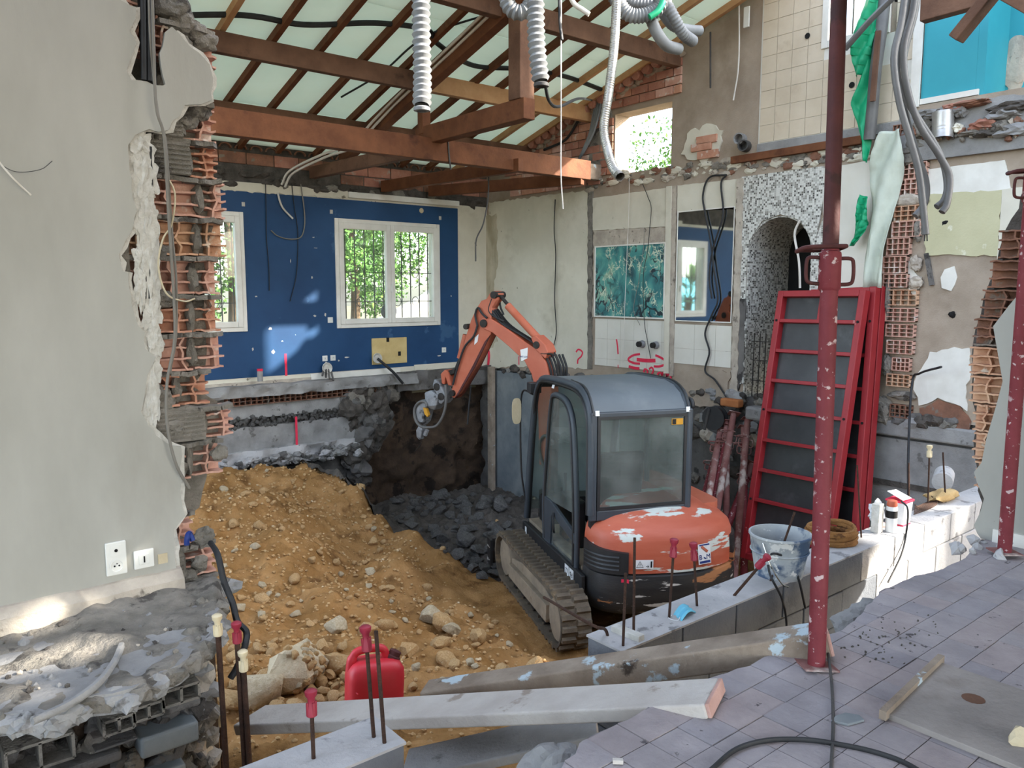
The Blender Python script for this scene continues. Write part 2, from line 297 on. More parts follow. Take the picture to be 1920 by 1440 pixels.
# ------------------------------------------------------------------ mesh helpers
def V(*a): return np.array(a if len(a) > 1 else a[0], float)
def unit(a):
    a = np.array(a, float); return a / (np.linalg.norm(a) or 1)
class MB:
    def __init__(s): s.v = []; s.f = []
    def add(s, vs_, fs):
        o = len(s.v); s.v += [tuple(map(float, p)) for p in vs_]; s.f += [tuple(i + o for i in f) for f in fs]; return s
    def box(s, c, d, R=None):
        c = V(c); h = V(d) / 2; P = []
        for x in (-1, 1):
            for y in (-1, 1):
                for z in (-1, 1):
                    p = h * V(x, y, z); P.append(c + (R @ p if R is not None else p))
        return s.add(P, [(0, 1, 3, 2), (4, 6, 7, 5), (0, 4, 5, 1), (2, 3, 7, 6), (0, 2, 6, 4), (1, 5, 7, 3)])
    def mm(s, a, b):
        a, b = V(a), V(b); return s.box((a + b) / 2, np.abs(b - a))
    def bar(s, p0, p1, w, h, up=(0, 0, 1)):
        p0, p1 = V(p0), V(p1); d = unit(p1 - p0); sd = unit(np.cross(d, V(up))); u = np.cross(sd, d)
        P = [p + sd * a * w / 2 + u * b * h / 2 for p in (p0, p1) for a, b in ((-1, -1), (1, -1), (1, 1), (-1, 1))]
        return s.add(P, [(0, 1, 2, 3), (7, 6, 5, 4), (0, 4, 5, 1), (1, 5, 6, 2), (2, 6, 7, 3), (3, 7, 4, 0)])
    def prism(s, pts, vec):
        n = len(pts); vec = V(vec); P = [V(p) for p in pts] + [V(p) + vec for p in pts]
        return s.add(P, [tuple(range(n)), tuple(range(2 * n - 1, n - 1, -1))] + [(i, (i + 1) % n, (i + 1) % n + n, i + n) for i in range(n)])
    def tube(s, path, r, n=8, cap=True):
        path = [V(p) for p in path]; m = len(path); rs = r if hasattr(r, '__len__') else [r] * m
        P = []; pu = None
        for i, p in enumerate(path):
            d = unit(path[min(i + 1, m - 1)] - path[max(i - 1, 0)])
            if pu is None:
                a = V(0, 0, 1) if abs(d[2]) < .9 else V(1, 0, 0); pu = unit(np.cross(d, a))
            pu = unit(pu - d * (pu @ d)); w = np.cross(d, pu)
            for k in range(n):
                t = 2 * math.pi * k / n; P.append(p + (pu * math.cos(t) + w * math.sin(t)) * rs[i])
        F = [(i * n + k, i * n + (k + 1) % n, (i + 1) * n + (k + 1) % n, (i + 1) * n + k) for i in range(m - 1) for k in range(n)]
        if cap: F += [tuple(range(n - 1, -1, -1)), tuple(range((m - 1) * n, m * n))]
        return s.add(P, F)
    def cyl(s, p0, p1, r, n=12): return s.tube([p0, p1], r, n)
    def lathe(s, prof, c, up=(0, 0, 1), n=16, closed=False):
        up = unit(up); a = unit(np.cross(up, V(1, 0, 0) if abs(up[0]) < .9 else V(0, 1, 0))); b = np.cross(up, a); c = V(c)
        P = [c + up * z + (a * math.cos(2 * math.pi * k / n) + b * math.sin(2 * math.pi * k / n)) * r for r, z in prof for k in range(n)]
        F = [(i * n + k, i * n + (k + 1) % n, (i + 1) * n + (k + 1) % n, (i + 1) * n + k) for i in range(len(prof) - 1) for k in range(n)]
        if not closed: F += [tuple(range(n - 1, -1, -1)), tuple(range((len(prof) - 1) * n, len(prof) * n))]
        return s.add(P, F)
    def blob(s, c, r, seed=0, sub=2, amp=.35, fr=1.3, flat=1.0):
        bm = bmesh.new(); bmesh.ops.create_icosphere(bm, subdivisions=sub, radius=1)
        bm.verts.ensure_lookup_table(); P = []
        r = V(r) if hasattr(r, '__len__') else V(r, r, r)
        for v in bm.verts:
            p = v.co; k = 1 + amp * mnoise.noise(Vector((p.x * fr + seed * 3.17, p.y * fr - seed * 1.3, p.z * fr + seed))) + amp * .35 * mnoise.noise(Vector((p.x * fr * 2.7 + seed, p.y * fr * 2.7, p.z * fr * 2.7)))
            P.append(V(c) + V(p.x, p.y, p.z * flat) * k * r)
        F = [tuple(v.index for v in f.verts) for f in bm.faces]; bm.free()
        return s.add(P, F)
    def hull(s, c, r, seed=0, n=16, cut=.0):
        q = random.Random(seed * 7 + 3); r = V(r) if hasattr(r, '__len__') else V(r, r, r); bm = bmesh.new()
        for _ in range(n):
            d = Vector((q.gauss(0, 1), q.gauss(0, 1), q.gauss(0, 1))).normalized() * q.uniform(.82, 1.12)
            bm.verts.new(V(c) + V(d.x, d.y, d.z) * r)
        res = bmesh.ops.convex_hull(bm, input=bm.verts); bad = [e for e in res['geom_interior'] if isinstance(e, bmesh.types.BMVert)]
        bmesh.ops.delete(bm, geom=bad, context='VERTS')
        if cut: bmesh.ops.bevel(bm, geom=list(bm.edges), offset=cut * float(min(r)), segments=1, affect='EDGES', clamp_overlap=True)
        bm.verts.ensure_lookup_table(); bm.verts.index_update()
        s.add([v.co for v in bm.verts], [tuple(v.index for v in f.verts) for f in bm.faces]); bm.free(); return s
    def loft(s, rings, cap=True):
        n = len(rings[0]); P = [p for r in rings for p in r]
        F = [(i * n + k, i * n + (k + 1) % n, (i + 1) * n + (k + 1) % n, (i + 1) * n + k) for i in range(len(rings) - 1) for k in range(n)]
        if cap: F += [tuple(range(n - 1, -1, -1)), tuple(range((len(rings) - 1) * n, len(rings) * n))]
        return s.add(P, F)
    def mesh(s, name, m, smooth=0, recalc=True):
        me = bpy.data.meshes.new(name); me.from_pydata(s.v, [], s.f)
        if recalc:
            bm = bmesh.new(); bm.from_mesh(me); bmesh.ops.recalc_face_normals(bm, faces=bm.faces); bm.to_mesh(me); bm.free()
        me.materials.append(MATS[m] if isinstance(m, str) else m)
        if smooth:
            me.shade_smooth(); me.set_sharp_from_angle(angle=math.radians(smooth))
        me.update(); return me
    def build(s, name, m, parent=None, smooth=0, bevel=0, seg=2, recalc=True):
        o = bpy.data.objects.new(name, s.mesh(name, m, smooth, recalc)); COL.objects.link(o)
        if parent is not None: o.parent = parent
        if bevel:
            md = o.modifiers.new('bevel', 'BEVEL'); md.width = bevel; md.segments = seg; md.limit_method = 'ANGLE'; md.angle_limit = math.radians(35)
        return o
def tag(o, label, cat, group=None, kind=None):
    o['label'] = label; o['category'] = cat
    if group: o['group'] = group
    if kind: o['kind'] = kind
    return o
def struct(o, label=None):
    o['kind'] = 'structure'
    if label: o['label'] = label
    return o
def empty(name, loc=(0, 0, 0), rz=0.0):
    o = bpy.data.objects.new(name, None); COL.objects.link(o); o.location = loc; o.rotation_euler = (0, 0, rz); o.empty_display_size = .1; return o
def copy_tree(o, parent=None):
    c = o.copy(); COL.objects.link(c); c.parent = parent
    for ch in list(o.children): copy_tree(ch, c)
    return c
def inst(me, name, parent=None, loc=(0, 0, 0), rot=(0, 0, 0), sc=(1, 1, 1)):
    o = bpy.data.objects.new(name, me); COL.objects.link(o); o.location = loc; o.rotation_euler = rot; o.scale = sc
    if parent is not None: o.parent = parent
    return o
def cr(pts, k=8):
    """smooth curve through points"""
    P = [V(p) for p in pts]; P = [2 * P[0] - P[1]] + P + [2 * P[-1] - P[-2]]; out = []
    for i in range(1, len(P) - 2):
        a, b, c, d = P[i - 1:i + 3]
        for j in range(k):
            t = j / k; out.append(.5 * (2 * b + (c - a) * t + (2 * a - 5 * b + 4 * c - d) * t * t + (3 * b - a - 3 * c + d) * t ** 3))
    out.append(P[-2]); return out
def cable(name, pts, r, m, label, group=None, k=8, n=6, cat='cable'):
    return tag(MB().tube(cr(pts, k), r, n).build(name, m, smooth=60), label, cat, group)
def rag(pts, amp, step, rnd):
    """polyline made ragged"""
    out = []
    for a, b in zip(pts[:-1], pts[1:]):
        a, b = V(a), V(b); m = max(1, int(np.linalg.norm(b - a) / step)); nn = V(-(b - a)[1], (b - a)[0]); nn = nn / (np.linalg.norm(nn) or 1)
        for i in range(m):
            out.append(a + (b - a) * i / m + nn * rnd.uniform(-amp, amp) * (1 if i else .3))
    out.append(V(pts[-1])); return out
def vnoise(X, Y, f, seed):
    """value noise on arrays"""
    X = X * f + 37.2 * seed; Y = Y * f - 11.7 * seed
    xi = np.floor(X).astype(int); yi = np.floor(Y).astype(int); fx = X - xi; fy = Y - yi
    fx = fx * fx * (3 - 2 * fx); fy = fy * fy * (3 - 2 * fy)
    def h(a, b):
        q = np.sin(a * 127.1 + b * 311.7 + seed * 74.7) * 43758.5453; return q - np.floor(q)
    return (h(xi, yi) * (1 - fx) + h(xi + 1, yi) * fx) * (1 - fy) + (h(xi, yi + 1) * (1 - fx) + h(xi + 1, yi + 1) * fx) * fy - .5
def wall_cells(mb, fix, t, a0, a1, z0, z1, holes):
    """slab in plane x=fix (axis 'x') or y=fix with rectangular holes; fix=('x',pos)"""
    ax, pos = fix
    As = sorted({a0, a1, *[h[i] for h in holes for i in (0, 1)]}); Zs = sorted({z0, z1, *[h[i] for h in holes for i in (2, 3)]})
    As = [a for a in As if a0 <= a <= a1]; Zs = [z for z in Zs if z0 <= z <= z1]
    for i in range(len(As) - 1):
        for j in range(len(Zs) - 1):
            ca, cz = (As[i] + As[i + 1]) / 2, (Zs[j] + Zs[j + 1]) / 2
            if any(h[0] < ca < h[1] and h[2] < cz < h[3] for h in holes): continue
            if ax == 'x': mb.mm((pos, As[i], Zs[j]), (pos + t, As[i + 1], Zs[j + 1]))
            else: mb.mm((As[i], pos, Zs[j]), (As[i + 1], pos + t, Zs[j + 1]))
    return mb
def clip_poly(poly, x0, x1, y0, y1):
    def cl(P, f, inter):
        out = []
        for i in range(len(P)):
            a, b = P[i - 1], P[i]
            ia, ib = f(a), f(b)
            if ib:
                if not ia: out.append(inter(a, b))
                out.append(b)
            elif ia: out.append(inter(a, b))
        return out
    def ix(x): return lambda a, b: (x, a[1] + (b[1] - a[1]) * (x - a[0]) / (b[0] - a[0]))
    def iy(y): return lambda a, b: (a[0] + (b[0] - a[0]) * (y - a[1]) / (b[1] - a[1]), y)
    P = [tuple(p) for p in poly]
    for f, g in ((lambda p: p[0] >= x0, ix(x0)), (lambda p: p[0] <= x1, ix(x1)), (lambda p: p[1] >= y0, iy(y0)), (lambda p: p[1] <= y1, iy(y1))):
        if not P: break
        P = cl(P, f, g)
    return P
def area(P):
    return abs(sum(P[i - 1][0] * P[i][1] - P[i][0] * P[i - 1][1] for i in range(len(P)))) / 2 if len(P) > 2 else 0
def frame4(mb, fix, p0, p1, a0, z0, a1, z1, wa, wz=None, wt=None):
    """four-sided frame of bars that do not overlap; fix 'y' or 'x' is the thin axis from p0 to p1"""
    wz = wz or wa; wt = wt or wz
    for q in ((a0, z0, a0 + wa, z1), (a1 - wa, z0, a1, z1), (a0 + wa, z0, a1 - wa, z0 + wz), (a0 + wa, z1 - wt, a1 - wa, z1)):
        if fix == 'y': mb.mm((q[0], p0, q[1]), (q[2], p1, q[3]))
        else: mb.mm((p0, q[0], q[1]), (p1, q[2], q[3]))
    return mb
GX, BY = 8.6, 11.2              # right-hand gable wall plane, blue back wall plane
def ROOF(y): return 3.72 + (10.1 - y) * .28     # underside of the ceiling boards
# ================================================================== STRUCTURE
# ---- tiled floor the photographer stands on
edge_px = [(1058, 1426), (1079, 1415), (1086, 1394), (1110, 1376), (1143, 1362), (1200, 1335), (1260, 1300), (1306, 1280), (1345, 1268), (1420, 1240), (1500, 1208), (1556, 1189), (1592, 1172),
           (1618, 1150), (1640, 1122), (1659, 1102), (1686, 1090), (1716, 1080), (1755, 1072), (1787, 1056), (1810, 1046)]
edge = [onz(u, v, 0)[:2] for u, v in edge_px]
edge_r = rag([tuple(p) for p in edge], .012, .05, random.Random(3))
floor_poly = [(-3.0, 1.1), (.3, 1.15), (1.05, 1.3)] + [tuple(p) for p in edge_r] + [(4.66, 1.62), (4.66, -4.5), (-3.0, -4.5)]
floor = struct(MB().prism([(x, y, -.005) for x, y in floor_poly], (0, 0, -.16)).build('floor', 'floor_screed'), 'broken concrete floor under small square tiles')
T = .132
cnt = 0
rr = random.Random(5)
for i in range(-2, 26):
    for j in range(-6, 2):
        x0, y0 = 1.735 + (i - 1) * T, 1.335 + j * T
        if x0 > 4.64 or y0 > 1.7: continue
        P = clip_poly(floor_poly, x0 + .0016, min(x0 + T - .0016, 4.655), y0 + .0016, y0 + T - .0016)
        if area(P) < .0012: continue
        dz = rr.uniform(-.002, .0015)
        MB().prism([(x, y, dz) for x, y in P], (0, 0, -.02)).build('floor_tile', rr.choice(['floor_tile', 'floor_tile', 'floor_tile_b', 'floor_tile_c']), floor)
# broken concrete lumps under the edge
for k, (u, v) in enumerate([(1030, 1432), (1598, 1172), (1625, 1150), (1612, 1165), (1060, 1440)]):
    p = onz(u, v, -.09); MB().blob(p, (.09, .07, .05), seed=k + 3, sub=3, amp=.5).build('edge_lump', 'concrete', floor)

# ---- low block wall along the pit (two lengths with a gap)
def block_wall(name, x0, x1, label):
    w = struct(MB().mm((x0 + .02, 2.115, -1.9), (x1 - .02, 2.285, -.14)).build(name, 'mortar'), label)
    r2 = random.Random(11)
    MB().mm((x0 - .002, 2.097, -.125), (min(x1, 4.3), 2.303, -.116)).build('mortar_bed', 'concrete_pale', w)
    z = -.12
    for c in range(5):
        h = .19; x = x0 - (.2 if c % 2 else 0)
        while x < x1 - .02:
            a, b = max(x, x0), min(x + .4, x1)
            if b - a > .03:
                MB().mm((a + .004, 2.1 + r2.uniform(0, .005), z - h + .006), (b - .004, 2.3, z)).build('block', 'concrete_pale' if a > 4.25 else 'block_grey_shaded', w, bevel=.006)  # face's shade is put into the darker block colour, right end stays pale
            x += .4
        z -= h
    return w
bw = block_wall('wall_low', 2.3, 6.6, 'low grey concrete block wall along the pit edge')
bw2 = block_wall('wall_low_stub', -.6, 1.27, 'stub of concrete block wall with upright bars')

# ---- cross wall to the right of the photographer (plane x = 4.65), broken at its far end
cw_px = [(1832, 1000), (1826, 985), (1838, 960), (1845, 935), (1832, 905), (1826, 885), (1840, 868), (1850, 820), (1868, 760), (1880, 715), (1872, 670), (1862, 612), (1890, 575), (1915, 545), (1928, 520)]
cw = [onx(u, v, 4.65)[1:] for u, v in cw_px]
cw = [(y, max(z, .0)) for y, z in cw]
poly = [(4.65, y, z) for y, z in cw] + [(4.65, 1.42, 2.7), (4.65, -4.5, 2.7), (4.65, -4.5, 0), (4.65, 1.62, 0)]
wcross = struct(MB().prism(poly, (.025, 0, 0)).build('wall_side', 'plaster_grey'), 'grey plastered side wall broken off at its end')
core = [onx(u, v, 4.7)[1:] for u, v in [(1836, 1010), (1832, 900), (1822, 860), (1826, 800), (1818, 720), (1818, 650), (1835, 590), (1850, 530), (1868, 470), (1880, 430), (1905, 390), (1920, 345)]]
MB().prism([(4.735, y, max(z, 0)) for y, z in rag([tuple(p) for p in core], .012, .06, random.Random(9))] + [(4.735, 1.3, 2.7), (4.735, -4.5, 2.7), (4.735, -4.5, 0)], (.12, 0, 0)).build('masonry_core', 'mortar_dark', wcross)
rb = random.Random(21)
def open_brick(name, m, parent, o, ex, ez, ey, w, h, dep, n=3, webs=1, sd=0):
    """hollow brick broken open: o = lower-left of its front, ex along, ez up, ey into the wall"""
    r = random.Random(sd); o, ex, ez, ey = V(o), V(ex), V(ez), V(ey); mb = MB(); t = .009
    def pt(a, d, c): return o + ex * a + ey * d + ez * c
    mb.add([pt(0, dep, 0), pt(w, dep, 0), pt(w, dep, h), pt(0, dep, h), pt(0, dep + .02, 0), pt(w, dep + .02, 0), pt(w, dep + .02, h), pt(0, dep + .02, h)],
           [(0, 1, 2, 3), (4, 5, 6, 7), (0, 1, 5, 4), (3, 2, 6, 7), (0, 3, 7, 4), (1, 2, 6, 5)])
    m_ = 7
    for k in range(n + 1):
        c = (h - t) * k / n; b0 = r.uniform(0, dep * .18); fr = [b0 + r.uniform(0, dep * .16) for _ in range(m_ + 1)]; fr[0] = b0 + dep * r.uniform(0, .3); fr[-1] = b0 + dep * r.uniform(0, .4); sag = [r.uniform(-.004, .004) for _ in range(m_ + 1)]
        P = []
        for i in range(m_ + 1):
            a = w * i / m_
            P += [pt(a, fr[i], c + sag[i]), pt(a, dep, c), pt(a, dep, c + t), pt(a, fr[i], c + t + sag[i])]
        F = [(4 * i + q, 4 * i + (q + 1) % 4, 4 * i + 4 + (q + 1) % 4, 4 * i + 4 + q) for i in range(m_) for q in range(4)] + [(0, 1, 2, 3), (4 * m_, 4 * m_ + 1, 4 * m_ + 2, 4 * m_ + 3)]
        mb.add(P, F)
    for q in range(webs):
        a = w * ((q + 1) / (webs + 1)) + r.uniform(-.12, .12) * w
        zs = [h * i / 4 for i in range(5)]; sh = [r.uniform(-.015, .015) for _ in zs]; fr = [r.uniform(dep * .05, dep * .35) for _ in zs]
        P = []
        for i in range(5): P += [pt(a + sh[i], fr[i], zs[i]), pt(a + sh[i], dep, zs[i]), pt(a + sh[i] + t, dep, zs[i]), pt(a + sh[i] + t, fr[i], zs[i])]
        F = [(4 * i + b, 4 * i + (b + 1) % 4, 4 * i + 4 + (b + 1) % 4, 4 * i + 4 + b) for i in range(4) for b in range(4)]
        mb.add(P, F)
    return mb.build(name, m, parent)
for i in range(9):                                   # broken bricks along the torn end
    z0 = .28 + i * .155
    ye = np.interp(z0 + .07, [p[1] for p in core], [p[0] for p in core]) - .012
    yi = np.interp(z0 + .07, [z for _, z in cw], [y for y, _ in cw])
    w = max(.08, min(.3, ye - yi + .05))
    open_brick('brick', 'brick_dull' if i > 4 else 'brick_cream', wcross, (4.652, ye, z0), (0, -1, 0), (0, 0, 1), (1, 0, 0), w, .145, .06, 3, 1, 50 + i)
MB().mm((4.635, -4.4, .0), (4.65, 1.56, .07)).build('baseboard', 'white_paint', wcross)
for k in range(14):
    p = (rb.uniform(4.3, 4.62), rb.uniform(1.42, 1.68), rb.uniform(-.005, .02)); MB().blob(p, rb.uniform(.012, .04), seed=k, sub=1, amp=.6).build('debris', 'concrete_pale', wcross)

# ---- left wall (plane y = 3.6): plaster skin, masonry behind, torn edge
LY = 3.6
pl_px = [(227, -30), (227, 0), (257, 14), (254, 35), (242, 58), (255, 78), (245, 110), (237, 133), (247, 150), (268, 152), (285, 158), (305, 160), (311, 158), (302, 120), (300, 100), (310, 60), (322, 50), (345, 75), (372, 98), (393, 121), (400, 147),
         (397, 187), (377, 195), (347, 197), (337, 217), (322, 227), (316, 243), (297, 247), (280, 242), (253, 253), (240, 273), (242, 300), (247, 353), (257, 393), (247, 433), (227, 467), (223, 477), (230, 508), (240, 512),
         (247, 573), (258, 610), (272, 623), (273, 653), (292, 670), (277, 703), (272, 740), (265, 773), (277, 797), (293, 817), (310, 830), (340, 837), (338, 873), (338, 920), (340, 940), (348, 967), (327, 992), (327, 1028), (332, 1065), (330, 1104)]
pts = [ony(u, v, LY) for u, v in pl_px]
P2 = [(p[0], p[2]) for p in pts]
P2 = rag(P2, .006, .03, random.Random(4))
bot = ony(0, 1172, LY)[2]
plx = [(-2.8, 3.3), (P2[0][0], 3.3)] + [tuple(p) for p in P2] + [(P2[-1][0] - .02, .09), (-2.8, .06)]
wleft = struct(MB().prism([(x, LY, z) for x, z in plx], (0, .022, 0)).build('wall_left', 'plaster_grey', recalc=True), 'grey painted plaster wall torn open down to its hollow bricks')
# pale broken rim of the plaster: thin strip just behind the skin, a little wider
rim = [(x + .012 + random.Random(i).uniform(0, .016), z + random.Random(i + 99).uniform(-.008, .008)) for i, (x, z) in enumerate(P2)]
MB().prism([(-2.8, LY + .012, 3.3), (rim[0][0], LY + .012, 3.3)] + [(x, LY + .012, z) for x, z in rim] + [(rim[-1][0], LY + .012, .1), (-2.8, LY + .012, .08)], (0, .02, 0)).build('plaster_rim', 'plaster_edge', wleft)
br_px = [(318, -40), (320, 0), (347, 37), (383, 67), (407, 87), (397, 113), (403, 173), (398, 200), (393, 250), (415, 280), (403, 313), (413, 340), (420, 355), (420, 397), (428, 417), (412, 480), (413, 513), (409, 587), (414, 640), (411, 693), (388, 723), (420, 745),
         (434, 752), (434, 813), (415, 870), (405, 920), (399, 950), (360, 978), (361, 1003), (395, 1017), (410, 1046), (406, 1082), (416, 1135), (394, 1151)]
bxz = [(ony(u, v, LY + .1)[0], ony(u, v, LY + .1)[2]) for u, v in br_px]
def edge_x(z):
    zs = [p[1] for p in bxz][::-1]; xs = [p[0] for p in bxz][::-1]; return float(np.interp(z, zs, xs))
def skin_x(z):
    zs = [p[1] for p in P2]; best = [P2[i] for i in range(len(P2))]
    return min((abs(p[1] - z), p[0]) for p in best)[1]
cxz = rag([(x - .05, z) for x, z in bxz], .012, .05, random.Random(2))
MB().prism([(-2.8, LY + .14, 3.3), (cxz[0][0], LY + .14, 3.3)] + [(x, LY + .14, z) for x, z in cxz] + [(cxz[-1][0], LY + .14, 0), (-2.8, LY + .14, 0)], (0, .12, 0)).build('masonry_core', 'mortar', wleft)
cxz = rag([(max(x - .40, .2), z) for x, z in bxz], .02, .06, random.Random(8))
MB().prism([(-2.8, LY + .034, 3.3), (cxz[0][0], LY + .034, 3.3)] + [(x, LY + .034, z) for x, z in cxz] + [(cxz[-1][0], LY + .034, 0), (-2.8, LY + .034, 0)], (0, .11, 0)).build('render_coat', 'mortar', wleft)
# courses of hollow brick seen broken open
zj = [ony(390, v, LY + .05)[2] for v in (1137, 1082, 1020, 956, 897, 827, 762, 697, 627, 556, 485, 413, 338, 270, 200, 128, 60, -10)]
bcol = ['brick_pink', 'brick_pink', 'brick_pink', 'brick_cream', 'brick_pink', 'brick_pink', 'brick_orange', 'brick_pink', 'brick_orange', 'brick_pink', 'brick_cream', 'brick_pink', 'brick_orange', 'brick_pink', 'brick_pink', 'brick_pink', 'brick_pink']
rl = random.Random(31)
for i in range(len(zj) - 1):
    z0, z1 = zj[i] + .012, zj[i + 1] - .006; zc = (z0 + z1) / 2; xr = min(edge_x(z0 + .03), edge_x(zc), edge_x(z1 - .03)) + rl.uniform(-.005, .02); xl = min(xr - .28, skin_x(zc) - .03)
    if i in (3, 14): continue
    split = xr - rl.uniform(.12, .16)
    open_brick('brick', bcol[i], wleft, (split + .01, LY + .06 + rl.uniform(0, .02), z0), (1, 0, 0), (0, 0, 1), (0, 1, 0), xr - split - .01, z1 - z0, .08, 4 if i in (5, 11, 12) else 3, 1 if (xr - split) > .12 else 0, 100 + i)
    if i in (1, 2, 5, 12, 13):      # whole face with ribs, mortar dragged over it
        mb = MB().mm((xl, LY + .04, z0), (split, LY + .13, z1))
        for q in range(7): mb.mm((xl, LY + .034, z0 + (z1 - z0) * (q + .2) / 7), (split, LY + .042, z0 + (z1 - z0) * (q + .65) / 7))
        mb.build('brick', 'mortar', wleft)
    else:
        open_brick('brick', bcol[i], wleft, (xl, LY + .036 + rl.uniform(0, .015), z0), (1, 0, 0), (0, 0, 1), (0, 1, 0), split - xl, z1 - z0, .085, 3, 2, 200 + i)
    MB().blob((split, LY + .09, zc), (.022, .04, (z1 - z0) * .45), seed=i, sub=2, amp=.5).build('mortar_lump', 'mortar', wleft)
    mbm = MB()
    xs = np.linspace(xl, xr - .02, 9); up = [(x, LY + .045 + rl.uniform(0, .05), z1 + rl.uniform(-.004, .01)) for x in xs]
    for a, b in zip(up[:-1], up[1:]): mbm.bar(a, b, .07, .02)
    mbm.build('mortar_joint', 'mortar', wleft)
for k, (u, v, r) in enumerate([(325, 15, .07), (345, 45, .06), (365, 60, .05), (385, 80, .05), (330, 85, .06), (300, 165, .05), (370, 205, .06), (325, 240, .05), (345, 225, .05), (360, 1110, .07), (385, 1120, .06), (350, 1085, .05), (382, 1005, .05), (375, 1055, .04), (412, 850, .04), (300, 560, .05), (300, 745, .06), (330, 800, .06), (300, 470, .04), (335, 880, .04)]):
    p = ony(u, v, LY + .07); MB().blob(p, (r, r * .7, r * .9), seed=k + 40, sub=3, amp=.5).build('mortar_lump', 'mortar', wleft)
# chase with black pipes set in the wall
MB().mm((ony(262, 60, LY + .03)[0], LY + .03, ony(262, 154, LY)[2]), (ony(290, 60, LY + .03)[0], LY + .04, 3.3)).build('chase', 'shade_black', wleft)  # near-black backing painted for the shade inside the chase
for (ua, va, ub, vb, r) in [(268, -20, 270, 150, .012), (280, -20, 281, 152, .012), (274, 440, 272, 560, .006), (281, 440, 280, 560, .006), (282, 275, 284, 350, .008), (272, 310, 273, 325, .006)]:
    MB().tube([ony(ua, va, LY + .012), ony(ub, vb, LY + .012)], r, 8).build('pipe', 'rubber_hose', wleft, smooth=60)
# cracks of fresh plaster along the torn rim
rp = random.Random(77)
for k, (u, v, ru, rv) in enumerate([(262, 270, 14, 20), (270, 330, 16, 40), (275, 420, 14, 40), (285, 500, 10, 50), (285, 590, 12, 30), (290, 640, 10, 24), (287, 700, 10, 30), (285, 760, 10, 30), (268, 480, 10, 22), (265, 540, 8, 30)]):
    c = ony(u, v, LY + .012); MB().blob(c, (ru * .003, .009, rv * .0028), seed=k + 60, sub=4, amp=.75, fr=2.6).build('plaster_lump', 'plaster_edge', wleft)
# dirty rough skirting where the floor was cut away
sk = MB()
xs = np.linspace(-2.8, 1.02, 40)
prof = []
for i, x in enumerate(xs):
    zt = .11 + .02 * mnoise.noise(Vector((x * 4, 0, 1))); yo = LY - .05 - .015 * mnoise.noise(Vector((x * 5, 3, 1)))
    prof.append([(x, LY + .02, zt + .01), (x, LY - .012, zt), (x, yo, zt - .035), (x, yo - .01, -.01), (x, LY + .02, -.01)])
sk.loft(prof).build('skirting_render', 'plaster_dirty', wleft)
# projecting broken slab under it
lx = [(-2.8, 2.86), (.0, 2.86), (.24, 2.89), (.35, 2.79), (.5, 2.84), (.62, 2.80), (.79, 2.88), (.92, 2.99), (1.0, 3.1), (1.08, 3.3), (1.16, 3.5), (1.2, 3.62)]
lr = rag(lx, .02, .05, random.Random(13))
ledge = struct(MB().prism([(x, y, 0) for x, y in lr] + [(1.2, 3.86, 0), (-2.8, 3.86, 0)], (0, 0, -.075)).build('floor_ledge', 'concrete'), 'broken edge of concrete floor slab under the grey wall')
rq = random.Random(17)
lgx, lgy = np.meshgrid(np.arange(-.6, 1.2, .016), np.arange(2.78, 3.62, .016))
lgz = .008 + .05 * vnoise(lgx, lgy, 4, 7) + .03 * vnoise(lgx, lgy, 11, 8) + .018 * vnoise(lgx, lgy, 26, 9) + np.clip((lgy - 3.38) / .2, 0, 1) * .02
fe = np.interp(lgx, [p[0] for p in lx], [p[1] for p in lx])
lgz = np.where(lgy < fe + .03, lgz - (fe + .03 - lgy) * .8, lgz)
nyy, nxx = lgx.shape; ok = lgy > fe - .015
MB().add(np.stack([lgx, lgy, lgz], -1).reshape(-1, 3), [(j * nxx + i, j * nxx + i + 1, (j + 1) * nxx + i + 1, (j + 1) * nxx + i) for j in range(nyy - 1) for i in range(nxx - 1) if ok[j, i]]).build('screed_top', 'mortar', ledge, smooth=70, recalc=False)
for k in range(120):
    x = rq.uniform(.0, 1.1); y = rq.uniform(2.95, 3.54)
    if y < np.interp(x, [p[0] for p in lx], [p[1] for p in lx]) + .04: continue
    MB().blob((x, y, .004), rq.uniform(.005, .014) * (1.7 if y > 3.35 else 1), seed=k, sub=1, amp=.6).build('rubble_bit', rq.choice(['concrete', 'mortar', 'mortar', 'mortar_dark', 'plaster_dirty']), ledge)
# lip of rough concrete along the ledge front
for k in range(44):
    x = -.3 + k * .036; y = np.interp(x, [p[0] for p in lx], [p[1] for p in lx]) + rq.uniform(-.005, .03)
    MB().blob((x, y, -.035 + rq.uniform(-.012, .01)), (.045, .04, .035), seed=k + 5, sub=2, amp=.7, fr=2).build('concrete_lip', rq.choice(['concrete', 'mortar']), ledge)
